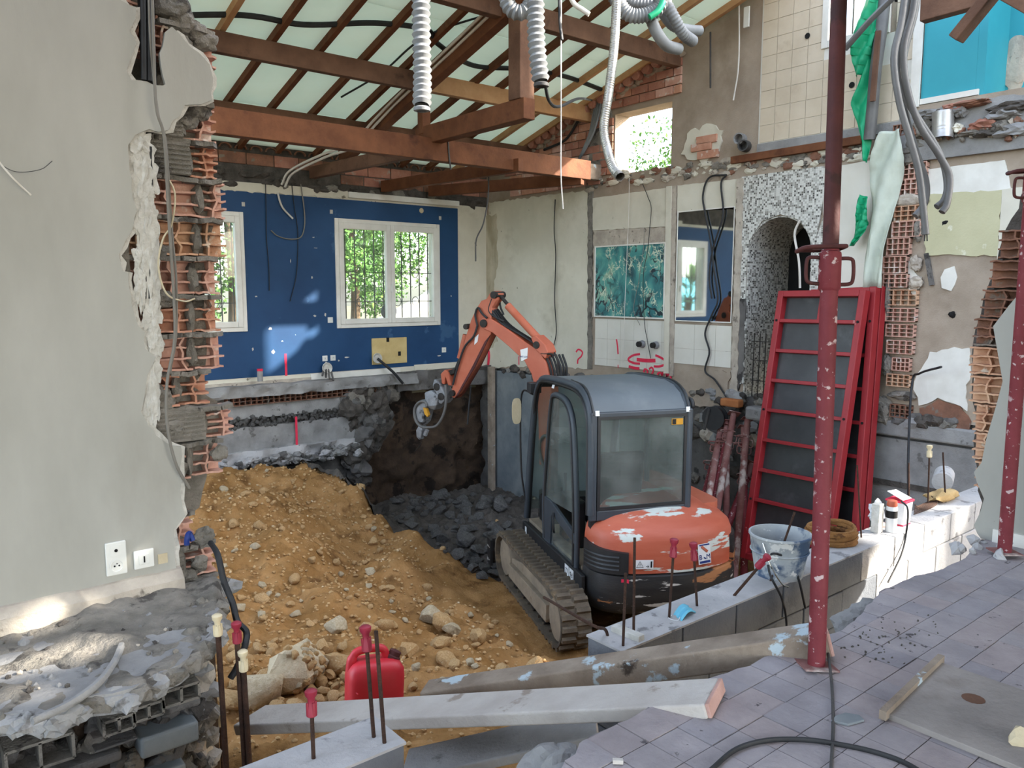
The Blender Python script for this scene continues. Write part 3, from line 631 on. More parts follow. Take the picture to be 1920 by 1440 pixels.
# hollow clay and block courses under the ledge
wf = struct(MB().mm((-2.8, 3.12, -1.9), (1.0, 3.86, -.075)).build('wall_foundation', 'earth_dark'), 'dark rough foundation under the grey wall')
for k, (u, v, w, h) in enumerate([(70, 1400, .2, .09), (330, 1290, .13, .06), (270, 1320, .1, .05), (215, 1345, .1, .05)]):
    p = ony(u, v, 3.05); mb = MB()
    for q in range(3): mb.mm((p[0] - w / 2 + q * w / 2.0 - .005, 2.98, p[2] - h / 2), (p[0] - w / 2 + q * w / 2 + .005, 3.13, p[2] + h / 2))
    for q in (-1, 1): mb.mm((p[0] - w / 2, 2.98, p[2] + q * h / 2 - .005), (p[0] + w / 2, 3.13, p[2] + q * h / 2 + .005))
    mb.build('hollow_block', 'mortar', wf)
for k, (u0, v0, u1, v1) in enumerate([(262, 1345, 368, 1420), (100, 1400, 225, 1462), (262, 1425, 345, 1480), (175, 1380, 255, 1402), (300, 1300, 372, 1340)]):
    a, b = ony(u0, v1, 3.03), ony(u1, v0, 3.03)
    MB().mm((a[0], 3.0, a[2]), (b[0], 3.13, b[2])).build('block', 'concrete_blue' if k in (0, 2) else 'concrete_dark', wf, bevel=.012, seg=3)
for k in range(70):
    u, v = rq.uniform(0, 395), rq.uniform(1290, 1440); p = ony(u, v, 3.1)
    if p[2] > -.1: continue
    MB().blob(p, rq.uniform(.02, .05), seed=k + 300, sub=2, amp=.6).build('rubble_bit', rq.choice(['mortar_dark', 'mortar', 'concrete_dark']), wf)
for k in range(26):
    v = 1160 + k * 11; p = ony(388 + 14 * math.sin(k * 1.7) * .5 + (k > 8) * 6, v, 3.12)
    if p[2] > -.02: continue
    MB().blob((p[0] - .03, 3.14, p[2]), (.055, .06, .05), seed=k + 400, sub=2, amp=.6).build('concrete_lip', rq.choice(['concrete', 'mortar', 'plaster_dirty']), wf)

# ---- unseen boarding added over the photographer's side, gaps placed to cast the sun spots
def sun_at(p, z):
    t = (z - p[2]) / (-SUN_TRAVEL.z); return V(p) - V(*SUN_TRAVEL) * t
spots = [(ony(140, 1155, LY), .085, .26), (onz(75, 1238, 0), .09, .2), (ony(298, 1022, LY), .06, .16), (ony(345, 990, LY), .05, .07), (onz(52, 1300, 0), .05, .06)]
hol = []
for p, r, ln in spots:
    c = sun_at(p, 2.76); hol.append((c[0] - ln, c[0] + ln, c[1] - r, c[1] + r))
mbc = MB()
Xs = sorted({-3.2, 4.9, *[h[i] for h in hol for i in (0, 1)]}); Ys = sorted({-4.6, 1.5, *[h[i] for h in hol for i in (2, 3)]})
for i in range(len(Xs) - 1):
    for j in range(len(Ys) - 1):
        cx, cy = (Xs[i] + Xs[i + 1]) / 2, (Ys[j] + Ys[j + 1]) / 2
        if any(h[0] < cx < h[1] and h[2] < cy < h[3] for h in hol) or cx > 4.9 or cy > 1.5: continue
        mbc.mm((Xs[i], Ys[j], 2.75), (Xs[i + 1], Ys[j + 1], 2.77))
struct(mbc.build('sun_mask_boarding', 'plywood_dusty'), 'unseen propped boarding overhead, gaps shaped to cast sun spots')
struct(MB().mm((-3.2, 1.34, 2.77), (4.5, 1.5, 6.3)).build('wall_sun_block', 'render_brown'), 'unseen upper wall added above the props to block the sun')  # unseen wall added to keep direct sun off the left wall

# ---- blue back wall with two windows
WZ0, WZ1 = .77, 2.45
win1, win2 = (2.30, 4.25), (5.66, 7.58)
mb = MB(); wall_cells(mb, ('y', BY), .28, -2.2, GX + .3, 0, 2.80, [(win1[0] + .03, win1[1] - .03, WZ0 + .03, WZ1 - .03), (win2[0] + .03, win2[1] - .03, WZ0 + .03, WZ1 - .03)])
wback = struct(mb.build('wall_back', 'cream_paint'), 'back wall painted deep blue around two barred windows')
mb = MB(); wall_cells(mb, ('y', BY - .006), .006, -2.2, 7.97, .10, 2.74, [(win1[0], win1[1], WZ0, WZ1), (win2[0], win2[1], WZ0, WZ1)])
mb.build('blue_paint_coat', 'blue_paint', wback)
# ragged white ceiling line and moulding
top = rag([(3.2, 2.735), (4.6, 2.74), (5.9, 2.76)], .018, .05, random.Random(6))
MB().prism([(x, BY - .012, z) for x, z in top] + [(5.9, BY - .012, 2.88), (3.2, BY - .012, 2.86)], (0, .012, 0)).build('plaster_strip', 'cream_paint', wback)
MB().mm((5.9, BY - .05, 2.77), (7.98, BY, 2.86)).build('moulding', 'white_paint', wback, bevel=.01)
bb = struct(MB().mm((5.2, BY - .02, .0), (6.78, BY, .09)).build('baseboard_back', 'white_paint', bevel=.004), 'white skirting under the blue wall')
MB().mm((7.05, BY - .02, .02), (7.97, BY, .12)).build('baseboard_piece', 'cream_paint', bb, bevel=.004)
MB().mm((3.4, BY - .03, -.02), (5.2, BY, .04)).build('baseboard_piece', 'plaster_dirty', bb)
# rubble masonry and brick course above the blue wall
mb = MB(); mb.mm((-2.2, BY + .02, 2.8), (GX + .3, BY + .28, 3.55)); up = struct(mb.build('wall_back_top', 'mortar_dark'), 'rough masonry strip under the eaves')
rk = random.Random(91)
x = 3.6
while x < 8.4:
    w = rk.uniform(.34, .42)
    MB().mm((x, BY - .01 + rk.uniform(0, .02), 3.12), (x + w - .012, BY + .03, 3.28)).build('brick', rk.choice(['brick_red', 'brick_dull', 'brick_red']), up, bevel=.006); x += w
x = 5.8
while x < 8.5:
    w = rk.uniform(.3, .42)
    MB().mm((x, BY + rk.uniform(0, .02), 2.97), (x + w - .015, BY + .03, 3.105)).build('brick', rk.choice(['brick_red', 'brick_dull']), up, bevel=.006); x += w
for k in range(46):
    x = rk.uniform(3.6, 8.5); z = rk.uniform(2.82, 3.02) if x < 6.2 else rk.uniform(2.82, 2.93)
    MB().blob((x, BY + .01, z), (rk.uniform(.06, .16), .05, rk.uniform(.03, .08)), seed=k + 700, sub=2, amp=.6).build('masonry_lump', rk.choice(['mortar', 'mortar_dark', 'mortar_dark']), up)
for k in range(22):      # ends of roman tiles
    x = 3.6 + k * .22; mb = MB(); n = 8
    ring = [(x + .09 * math.cos(math.pi * i / n), BY - .02, 3.32 + .07 * math.sin(math.pi * i / n)) for i in range(n + 1)] + [(x + .072 * math.cos(math.pi * i / n), BY - .02, 3.32 + .055 * math.sin(math.pi * i / n)) for i in range(n, -1, -1)]
    mb.prism(ring, (0, .2, .0)).build('roof_tile_end', 'brick_dull', up)
# marks on the blue wall
def wplate(name, u, v, w, h, m, parent, t=.008, y=BY - .006):
    p = ony(u, v, y); return MB().mm((p[0] - w / 2, y - t, p[2] - h / 2), (p[0] + w / 2, y, p[2] + h / 2)).build(name, m, parent)
for u, v in [(456, 383), (621, 397), (825, 409)]: wplate('plaster_patch', u, v, .045, .06, 'plaster_edge', wback)
for k, (u, v, w, h) in enumerate([(585, 520, .03, .06), (610, 590, .05, .07), (590, 592, .06, .04), (507, 616, .07, .06), (612, 680, .05, .04), (545, 490, .015, .08), (650, 670, .12, .03), (635, 676, .05, .04), (824, 667, .12, .03), (474, 655, .04, .08), (512, 660, .08, .08), (480, 556, .05, .03), (846, 555, .03, .03), (588, 445, .06, .02), (592, 465, .1, .012)]):
    p = ony(u, v, BY - .007); n = 9; rr2 = random.Random(k)
    MB().prism([(p[0] + w / 2 * math.cos(6.283 * i / n) * rr2.uniform(.4, 1), BY - .0075, p[2] + h / 2 * math.sin(6.283 * i / n) * rr2.uniform(.4, 1)) for i in range(n)], (0, .002, 0)).build('plaster_patch', 'plaster_edge', wback)
wplate('red_mark', 536, 684, .035, .33, 'paint_red', wback, .003)

def window(name, x0, x1, z0, z1, label, handle=True):
    w = empty(name, ((x0 + x1) / 2, BY, z0)); struct(w, label)
    W, Hh = (x1 - x0), (z1 - z0); a, b = -W / 2, W / 2; y0, y1 = -.03, .06
    fr = frame4(MB(), 'y', y0, y1, a, 0, b, Hh, .06)
    fr.build('window_frame', 'white_paint', w, bevel=.006)
    for s in (-1, 1):
        l_, r_ = (a + .061, -.001) if s < 0 else (.001, b - .061)
        cs = frame4(MB(), 'y', y0 - .015, y1 - .02, l_, .061, r_, Hh - .061, .075, .08, .09).build('casement', 'white_paint', w, bevel=.006)
        MB().mm((l_ + .07, .0, .13), (r_ - .07, .004, Hh - .14)).build('pane', 'glass_clear', cs)
    if handle: MB().mm((-.01, -.075, Hh * .33), (.012, -.04, Hh * .41)).build('handle', 'socket_white', w, bevel=.004)
    # wrought-iron grille outside
    y = .2; nb = 11
    for i in range(nb):
        x = a + .1 + (W - .2) * i / (nb - 1); MB().mm((x - .007, y - .007, .03), (x + .007, y + .007, Hh - .05)).build('grille_bar', 'steel_dark', w)
    for zz in (.1, Hh * .24, Hh * .52, Hh - .12): MB().mm((a, y - .006, zz - .006), (b, y + .006, zz + .006)).build('grille_rail', 'steel_dark', w)
    for zz in (Hh * .24, Hh * .52):
        for i in range(0, nb - 1, 2):
            x = a + .1 + (W - .2) * (i + .5) / (nb - 1)
            MB().tube([(x + .065 * math.cos(6.2832 * k / 14), y - .008, zz + .075 * math.sin(6.2832 * k / 14)) for k in range(15)], .006, 5).build('grille_scroll', 'steel_dark', w)
    return w
window('window_1', *win1, WZ0, WZ1, 'white casement window beside the torn brick edge')
window('window_2', *win2, WZ0, WZ1, 'white double casement window with iron grille in the blue wall')

# ---- foundation under the blue wall, broken open at the right
fnd = struct(MB().mm((-2.2, BY + .06, -2.6), (5.8, BY + .5, 0)).build('wall_foundation_back', 'concrete_dark'), 'broken layered foundation below the blue wall')
rf = random.Random(44)
def layer(z0, z1, x0, x1, y, m, name, seed, amp=.05):
    """ragged course with a rough face"""
    nx, nz = int((x1 - x0) / .05) + 2, 5; P = []
    for j in range(nz):
        for i in range(nx):
            x = x0 + (x1 - x0) * i / (nx - 1); z = z0 + (z1 - z0) * j / (nz - 1)
            q = mnoise.fractal(Vector((x * 3.1, z * 6, seed)), 1.0, 2.0, 4) * amp
            P.append((x, y + q, z + .02 * mnoise.noise(Vector((x * 4, j, seed)))))
    n0 = len(P)
    for j in range(nz):
        for i in range(nx): P.append((P[j * nx + i][0], BY + .1, P[j * nx + i][2]))
    F = []
    for j in range(nz - 1):
        for i in range(nx - 1): F.append((j * nx + i, j * nx + i + 1, (j + 1) * nx + i + 1, (j + 1) * nx + i))
    for i in range(nx - 1):
        F.append((i, i + 1, n0 + i + 1, n0 + i)); j = (nz - 1) * nx; F.append((j + i, j + i + 1, n0 + j + i + 1, n0 + j + i))
    for j in range(nz - 1):
        F.append((j * nx, (j + 1) * nx, n0 + (j + 1) * nx, n0 + j * nx)); F.append((j * nx + nx - 1, (j + 1) * nx + nx - 1, n0 + (j + 1) * nx + nx - 1, n0 + j * nx + nx - 1))
    return MB().add(P, F).build(name, m, fnd, smooth=50)
layer(-.17, -.0, 2.5, 7.0, BY - .16, 'concrete', 'slab_edge', 1, .09)
layer(-.50, -.29, 2.5, 6.55, BY - .02, 'concrete', 'concrete_band', 2, .03)
layer(-.98, -.62, 2.5, 6.1, BY - .05, 'concrete', 'concrete_band', 3, .05)
layer(-1.2, -.96, 2.5, 5.9, BY - .12, 'concrete_pale', 'concrete_band', 4, .1)
for i in range(34):          # row of clay hollow blocks cut through
    x = 3.9 + i * .085
    if x > 6.5: break
    mb = MB()
    for q in range(3): mb.mm((x - .002, BY - .1 + rf.uniform(0, .04), -.29 + q * .055), (x + .083, BY + .06, -.283 + q * .055))
    mb.mm((x - .003, BY - .08, -.29), (x + .005, BY + .06, -.17)); mb.build('hollow_brick_end', 'brick_dull', fnd)
me_peb = [MB().blob((0, 0, 0), 1, seed=k, sub=1, amp=.5).mesh('pebble', 'stone_grey', 60) for k in range(5)]
for k in range(280):
    x = rf.uniform(3.3, 6.3); z = rf.uniform(-.64, -.47)
    inst(rf.choice(me_peb), 'aggregate_stone', fnd, (x, BY - .03 + rf.uniform(-.02, .03), z), (rf.uniform(0, 3), rf.uniform(0, 3), 0), (rf.uniform(.015, .04),) * 3)
for k in range(110):
    x = rf.uniform(3.3, 5.9)
    s = rf.uniform(.02, .07); MB().blob((x, BY - .16 + rf.uniform(-.08, .05), -1.15 + rf.uniform(-.06, .1)), (s * 1.2, s, s * .8), seed=k + 900, sub=2, amp=.6).build('rubble_bit', rf.choice(['concrete', 'concrete_pale', 'stone_grey']), fnd)
wplate('red_mark', 556, 815, .035, .55, 'paint_red', fnd, .004, BY - .09)
for k in range(70):          # broken right end of the foundation
    x = rf.uniform(5.85, 6.7); z = rf.uniform(-1.7, -.15); s = rf.uniform(.1, .24)
    if x > 6.75 - (-.15 - z) * .45: continue
    MB().blob((x, BY + .05 + rf.uniform(-.1, .12), z), (s, s * .9, s), seed=k + 1200, sub=3, amp=.6).build('concrete_lump', rf.choice(['concrete_dark', 'mortar_dark', 'mortar_dark', 'concrete_dark', 'mortar']), fnd)
layer(-.3, .02, 6.7, GX, BY - .08, 'concrete_dark', 'slab_edge', 9, .1)
# dark earth cut behind
pe = MB(); nx, nz = 60, 50; P = []
for j in range(nz):
    for i in range(nx):
        x = 5.6 + 3.2 * i / (nx - 1); z = -2.7 + 2.75 * j / (nz - 1)
        P.append((x, BY + .28 + .25 * mnoise.fractal(Vector((x * 1.7, z * 1.9, 3)), 1.0, 2.0, 5) + .35 * max(0, -.6 - z) * 0, z))
pe.add(P, [(j * nx + i, j * nx + i + 1, (j + 1) * nx + i + 1, (j + 1) * nx + i) for j in range(nz - 1) for i in range(nx - 1)])
struct(pe.build('wall_earth', 'earth_dark', smooth=60), 'dark dug earth face below the broken foundation')

# ---- right-hand gable wall (plane x = 8.6)
SUN_OPENING = (-2.75, -.55, 1.75, 3.35)  # unseen opening added so sun reaches the low wall and soil
holes = [(7.11, 8.15, 3.02, 3.87), (4.98, 5.85, 0, 2.24), (4.2, 4.98, 4.05, 5.4), (1.86, 2.12, 1.10, 1.36), SUN_OPENING, (-4.5, 3.86, 3.25, 7.5)]  # small square hole out of view added to let sun onto the hood
mb = MB(); wall_cells(mb, ('x', GX), .3, -4.5, BY, 0, 3.45, holes)
wg = mb
yy = -4.5
steps = sorted({-4.5, 2.8, 3.86, 4.2, 4.98, 6.0, 7.11, 8.15, 9.5, BY})
for a, b in zip(steps[:-1], steps[1:]):
    zb = 3.45
    if b <= 3.86: continue
    zones = [(zb, None)]
    if a >= 7.11 and b <= 8.15: zb = 3.87
    if a >= 4.2 and b <= 4.98: zb = 5.4 if False else 3.45
    top_a, top_b = ROOF(a) + .02, ROOF(b) + .02
    if a >= 4.2 and b <= 4.98:
        mb.mm((GX, a, 3.45), (GX + .3, b, 4.05)); continue
    mb.prism([(GX, a, zb), (GX, b, zb), (GX, b, top_b), (GX, a, top_a)], (.3, 0, 0))
wright = struct(mb.build('wall_right', 'render_brown'), 'tall stripped wall with tile, mosaic and bare brick patches')
# arch spandrels
n = 14; yc, zc0, R_ = 5.415, 1.805, .435
for s in (-1, 1):
    arc = [(GX, yc + s * R_ * math.cos(math.pi / 2 * i / n), zc0 + R_ * math.sin(math.pi / 2 * i / n)) for i in range(n + 1)]
    MB().prism(arc + [(GX, yc + s * R_, 2.24)], (.3, 0, 0)).build('arch_spandrel', 'mosaic', wright)
R_ = .42
arc = [(yc + R_ * math.cos(math.pi * i / 24), zc0 + R_ * math.sin(math.pi * i / 24)) for i in range(25)]
outer = [(yc + R_, .0)] + arc + [(yc - R_, .0)]
mb = MB(); rings = []
for y, z in outer: rings.append([(GX - .008, y, z), (GX + .9, y, z), (GX + .9, yc + (y - yc) * 1.03, z + .012 * (z > zc0)), (GX - .008, yc + (y - yc) * 1.03, z + .012 * (z > zc0))])
mb.loft(rings).build('arch_lining', 'mosaic', wright, smooth=40)
MB().mm((GX + .9, 4.2, 0), (GX + 1.0, 6.6, 2.6)).build('room_beyond', 'shade_black', wright)  # unlit room behind the arch drawn as near-black sheets in place of shade
MB().mm((GX + .3, 6.3, 0), (GX + .9, 6.32, 2.6)).mm((GX + .3, 4.5, 0), (GX + .9, 4.52, 2.6)).mm((GX + .3, 4.5, 2.58), (GX + .9, 6.3, 2.6)).build('room_side', 'shade_black', wright)
def gp(u, v, x=GX): return onx(u, v, x)[1:]
GPN = [0]
def gpanel(name, pxs, m, parent=wright, t=.012, amp=0, step=.06, seed=0, x=GX):
    GPN[0] += 1; t += .0009 * GPN[0] % .012
    P = [tuple(gp(u, v, x)) for u, v in pxs]
    if amp: P = [tuple(q) for q in rag(P + [P[0]], amp, step, random.Random(seed))[:-1]]
    return MB().prism([(x - t, y, z) for y, z in P], (t + .002, 0, 0)).build(name, m, parent)
def grect(name, y0, y1, z0, z1, m, t=.012, parent=wright, bevel=0, x=GX): return MB().mm((x - t, y0, z0), (x, y1, z1)).build(name, m, parent, bevel=bevel)
# cream plaster bays
gpanel('plaster_bay', [(917, 380), (1105, 357), (1105, 692), (1000, 686), (917, 690)], 'cream_paint', amp=.015, seed=1)
gpanel('damp_patch', [(905, 410), (932, 400), (935, 480), (925, 560), (935, 640), (915, 660), (900, 560), (902, 480)], 'damp_stain', t=.0145, amp=.03, seed=2)
gpanel('mortar_strip', [(1104, 360), (1113, 359), (1111, 692), (1103, 692)], 'mortar', t=.02, amp=.01, seed=3)
gpanel('plaster_bay', [(1113, 372), (1252, 352), (1251, 425), (1113, 432)], 'cream_paint', amp=.004, seed=4, t=.016)
gpanel('plaster_bay', [(1114, 432), (1251, 426), (1252, 458), (1118, 462), (1118, 595), (1112, 595)], 'plaster_dirty', amp=.01, seed=5)
gpanel('moulding', [(1252, 350), (1262, 349), (1256, 700), (1247, 700)], 'cream_paint', t=.03, amp=.004, seed=6)
gpanel('mortar_strip', [(1262, 349), (1270, 348), (1264, 705), (1257, 705)], 'plaster_dirty', t=.016, amp=.008, seed=7)
gpanel('plaster_bay', [(1272, 348), (1385, 336), (1383, 392), (1271, 398)], 'cream_paint', amp=.004, seed=8)
gpanel('moulding', [(1385, 336), (1397, 334), (1384, 760), (1372, 758)], 'plaster_dirty', t=.03, amp=.012, seed=9)
gpanel('plaster_bay', [(1545, 316), (1640, 300), (1640, 540), (1545, 545)], 'wall_tile', amp=.004, seed=10)
# wall tiles below the painting and below the mirror
def tile_field(u0, v0, u1, v1, w, h, m, name='wall_tile', t=.012, x=GX):
    ya, za = gp(u0, v0, x); yb, zb = gp(u1, v1, x); y = max(ya, yb); ymin = min(ya, yb); z = max(za, zb); zmin = min(za, zb); k = 0
    base = MB().mm((x - t + .004, ymin, zmin), (x, y, z)).build('tile_backing', 'plaster_dirty', wright)
    while y > ymin + .02:
        zz = z
        while zz > zmin + .02:
            MB().mm((x - t - random.uniform(0, .0015), max(y - w, ymin) + .002, max(zz - h, zmin) + .002), (x, y - .002, zz - .002)).build(name, m, wright)
            zz -= h
        y -= w
tile_field(1117, 597, 1247, 697, .26, .3, 'wall_tile')
tile_field(1266, 607, 1371, 690, .34, .33, 'wall_tile')
gpanel('bare_render', [(1268, 694), (1371, 697), (1366, 745), (1350, 760), (1285, 760), (1268, 740)], 'render_brown', amp=.02, seed=11)
gpanel('bare_render', [(1380, 560), (1400, 560), (1396, 700), (1378, 755)], 'concrete_dark', amp=.01, seed=12, t=.02)
gpanel('mosaic_panel', [(1393, 332), (1546, 312), (1548, 360), (1528, 470), (1521, 440), (1500, 412), (1465, 402), (1430, 415), (1408, 450), (1401, 500), (1396, 720), (1386, 720)], 'mosaic', t=.014)
gpanel('mosaic_panel', [(1524, 470), (1547, 400), (1545, 545), (1520, 545)], 'mosaic', t=.014)
# lower broken band at floor level: rough concrete
for k in range(60):
    y = rf.uniform(3.2, 10.9); s = rf.uniform(.04, .12)
    MB().blob((GX - .02, y, rf.uniform(-.08, .04)), (s * .6, s, s * .7), seed=k + 1500, sub=2, amp=.6).build('concrete_lip', rf.choice(['mortar', 'mortar_dark', 'concrete', 'concrete_dark']), wright)
# upper storey: beige tiles
YT0, YT1 = 5.74, 4.26
ts = .2
zz = 3.13; row = 0
while zz < 5.2:
    y = YT0
    while y > 3.95:
        y1 = max(y - ts, 3.93); cy, cz = (y + y1) / 2, zz + ts / 2
        if not (4.17 < cy < 5.02 and cz > 4.0) and not (cy < 4.25 and 3.45 < cz < 4.1 and (row * 7 + int(cy * 10)) % 3 == 0) and zz + ts < ROOF(y) :
            MB().mm((GX - .014 - random.uniform(0, .002), y1 + .003, zz + .003), (GX, y - .003, zz + ts - .003)).build('wall_tile', 'tile_beige', wright)
        y -= ts
    zz += ts; row += 1
grect('tile_backing', 3.93, 5.76, 3.1, 4.05, 'white_paint', .006); grect('tile_backing', 5.0, 5.76, 4.05, 4.9, 'white_paint', .006)
grect('grout_sill', 3.93, 5.76, 3.02, 3.12, 'concrete', .03)
for k, (u, v) in enumerate([(1516, 68), (1599, 160)]):
    y, z = gp(u, v); MB().lathe([(.03, 0), (.034, .005)], (GX - .02, y, z), (-1, 0, 0), 10).build('pipe_hole', 'hole_dark', wright)
# red bricks of the gable around the square opening
rg = random.Random(55)
for c in range(16):
    z0 = 2.92 + c * .115; off = .14 if c % 2 else 0; y = 6.98 - off if z0 > 3.9 else 7.0
    yend = 10.9
    y = 6.92 - off
    while y < 10.4:
        w = .30; a, b = y + .006, y + w - .006; y += w
        if b < 6.95: continue
        a = max(a, 6.95)
        zc1 = z0 + .105
        if z0 + .05 > ROOF(b) - .12: continue
        if not (b < 7.09 or a > 8.17 or zc1 < 3.0 or z0 > 3.88):
            if z0 > 3.8 or zc1 < 3.05: continue
            if a < 8.15 < b: a = 8.17
            elif a < 7.11 < b: b = 7.09
            else: continue
        if b - a < .04: continue
        if a < 7.1 and z0 < 3.85: continue
        MB().mm((GX - .028 - rg.uniform(0, .012), a, z0), (GX, b, z0 + .103)).build('brick', rg.choice(['brick_red', 'brick_red', 'brick_pink', 'brick_orange']), wright, bevel=.005)
gpanel('mortar_coat', [(1115, 215), (1148, 190), (1146, 300), (1118, 330), (1100, 330), (1108, 290)], 'mortar', t=.03, amp=.02, seed=20)
for k, yk in enumerate(np.arange(7.3, 10.3, .17)):        # tile ends along the verge
    MB().lathe([(.06, 0), (.075, .02), (.075, .1), (.055, .11)], (GX - .05, yk, ROOF(yk) - .10), (-1, 0, -.1), 10).build('roof_tile_end', 'brick_red', wright)
for k in range(30):
    yk = rg.uniform(6.9, 10.3); MB().blob((GX - .02, yk, ROOF(yk) - .16), (.04, .09, .05), seed=k + 1700, sub=2, amp=.5).build('mortar_lump', 'render_brown', wright)
# broken hole with bricks beside the tile panel
gpanel('plaster_ring', [(1290, 250), (1335, 232), (1358, 245), (1350, 285), (1325, 305), (1298, 300), (1278, 290)], 'cream_paint', t=.02, amp=.03, seed=22)
for q, (u, v) in enumerate([(1328, 262), (1318, 276), (1330, 290)]):
    y, z = gp(u, v); MB().mm((GX - .05, y - .16, z - .05), (GX, y + .16, z + .05)).build('brick', 'brick_orange', wright, bevel=.006)
for q, (u, v) in enumerate([(1392, 262), (1400, 275)]):
    y, z = gp(u, v); MB().lathe([(.07, 0), (.07, .12), (.055, .12), (.055, .02)], (GX, y, z), (-1, -.2, 0), 14).build('pipe_stub', 'pvc_dark' if q else 'concrete', wright, smooth=40)
# timber rail and broken plaster line under the tile panel
p0, p1 = onx(1372, 301, GX - .04), onx(1616, 262, GX - .04); MB().bar(p0, p1, .06, .09).build('timber_rail', 'wood_red', wright, bevel=.006)
for k in range(170):
    u = rg.uniform(1100, 1640); v = np.interp(u, [1100, 1260, 1380, 1640], [350, 327, 318, 285]) + rg.uniform(-16, 8); y, z = gp(u, v); s = rg.choice([.015, .02, .03, .045])
    MB().blob((GX - .008, y, z), (s * .5, s * rg.uniform(1.2, 2.6), s), seed=k + 1800, sub=2, amp=.8, fr=2).build('plaster_lump', rg.choice(['plaster_dirty', 'cream_paint', 'brick_dull', 'mortar']), wright)
# stained lower right part of the wall
gpanel('plaster_bay', [(1742, 318), (1885, 300), (1900, 372), (1880, 360), (1740, 366)], 'white_paint', amp=.004, seed=30, t=.012)
gpanel('plaster_bay', [(1740, 366), (1880, 356), (1872, 480), (1735, 478)], 'render_olive', amp=.012, seed=31)
gpanel('plaster_bay', [(1880, 356), (1925, 350), (1925, 560), (1866, 560)], 'cream_paint', amp=.006, seed=32)
gpanel('plaster_patch', [(1772, 505), (1790, 499), (1796, 520), (1784, 546), (1766, 540), (1764, 520)], 'white_paint', amp=.015, seed=33, t=.008)
gpanel('plaster_patch', [(1700, 480), (1725, 520), (1722, 560), (1706, 545), (1700, 510)], 'white_paint', amp=.015, seed=34, t=.01)
gpanel('plaster_patch', [(1722, 700), (1745, 660), (1790, 650), (1818, 652), (1822, 700), (1812, 735), (1815, 770), (1790, 755), (1760, 745), (1725, 760), (1715, 730)], 'white_paint', amp=.02, seed=35, t=.014)
gpanel('bare_render', [(1725, 765), (1760, 748), (1800, 760), (1822, 790), (1818, 805), (1760, 800), (1722, 795)], 'brick_dull', amp=.015, seed=36, t=.005)
for k, (u, v, r) in enumerate([(1786, 590, .035), (1772, 420, .05), (1682, 0, .02)]):
    y, z = gp(u, v); MB().blob((GX, y, z), (.02, r, r), seed=k, sub=2, amp=.6).build('socket_hole', 'hole_dark', wright)
p0 = onx(1738, 475, GX - .01); p1 = onx(1748, 535, GX - .01); MB().bar(p0, p1, .04, .06, (1, 0, 0)).build('conduit_chase', 'concrete_dark', wright)
# honeycomb column where a partition was torn off
def cell_brick(u0, u1, v0, v1, m, nc=4, nr=3, x=GX - .07):
    ya, z1 = gp(u0, v0, x); yb, z0 = gp(u1, v1, x); y0, y1 = min(ya, yb), max(ya, yb); mb = MB(); t = .009; j = random.Random(int(u0 + v0))
    for i in range(nc + 1):
        y = y0 + (y1 - y0 - t) * i / nc; mb.mm((x + j.uniform(0, .012), y, z0), (GX + .1, y + t, z1))
    for i in range(nr + 1):
        z = z0 + (z1 - z0 - t) * i / nr; mb.mm((x + j.uniform(0, .012), y0, z), (GX + .1, y1, z + t))
    mb.mm((GX + .02, y0, z0), (GX + .1, y1, z1))
    return mb.build('hollow_brick', m, wright)
for k, q in enumerate([(1692, 1736, 307, 334), (1686, 1728, 336, 363), (1676, 1728, 387, 412), (1672, 1724, 416, 443), (1662, 1704, 447, 478), (1655, 1698, 481, 512), (1655, 1700, 514, 539), (1660, 1717, 543, 573), (1660, 1715, 577, 604), (1660, 1712, 607, 633), (1662, 1710, 637, 665), (1672, 1704, 670, 697), (1662, 1704, 700, 727), (1668, 1706, 757, 786), (1674, 1702, 235, 262)]):
    cell_brick(*q, 'brick_cream' if k in (2, 7, 12) else 'brick_pink' if k < 12 else 'brick_dull')
for k, (u, v, ru, rv) in enumerate([(1702, 375, .2, .07), (1700, 298, .16, .07), (1712, 272, .15, .08), (1716, 495, .06, .08), (1720, 430, .04, .12), (1662, 685, .06, .12), (1664, 560, .03, .25), (1690, 742, .14, .05), (1650, 770, .12, .16), (1690, 285, .2, .05), (1716, 530, .07, .07)]):
    y, z = gp(u, v, GX - .05); MB().blob((GX - .03, y, z), (.05, ru, rv), seed=k + 30, sub=3, amp=.4, fr=2).build('mortar_lump', 'plaster_dirty' if k in (0, 3, 10) else 'mortar', wright)
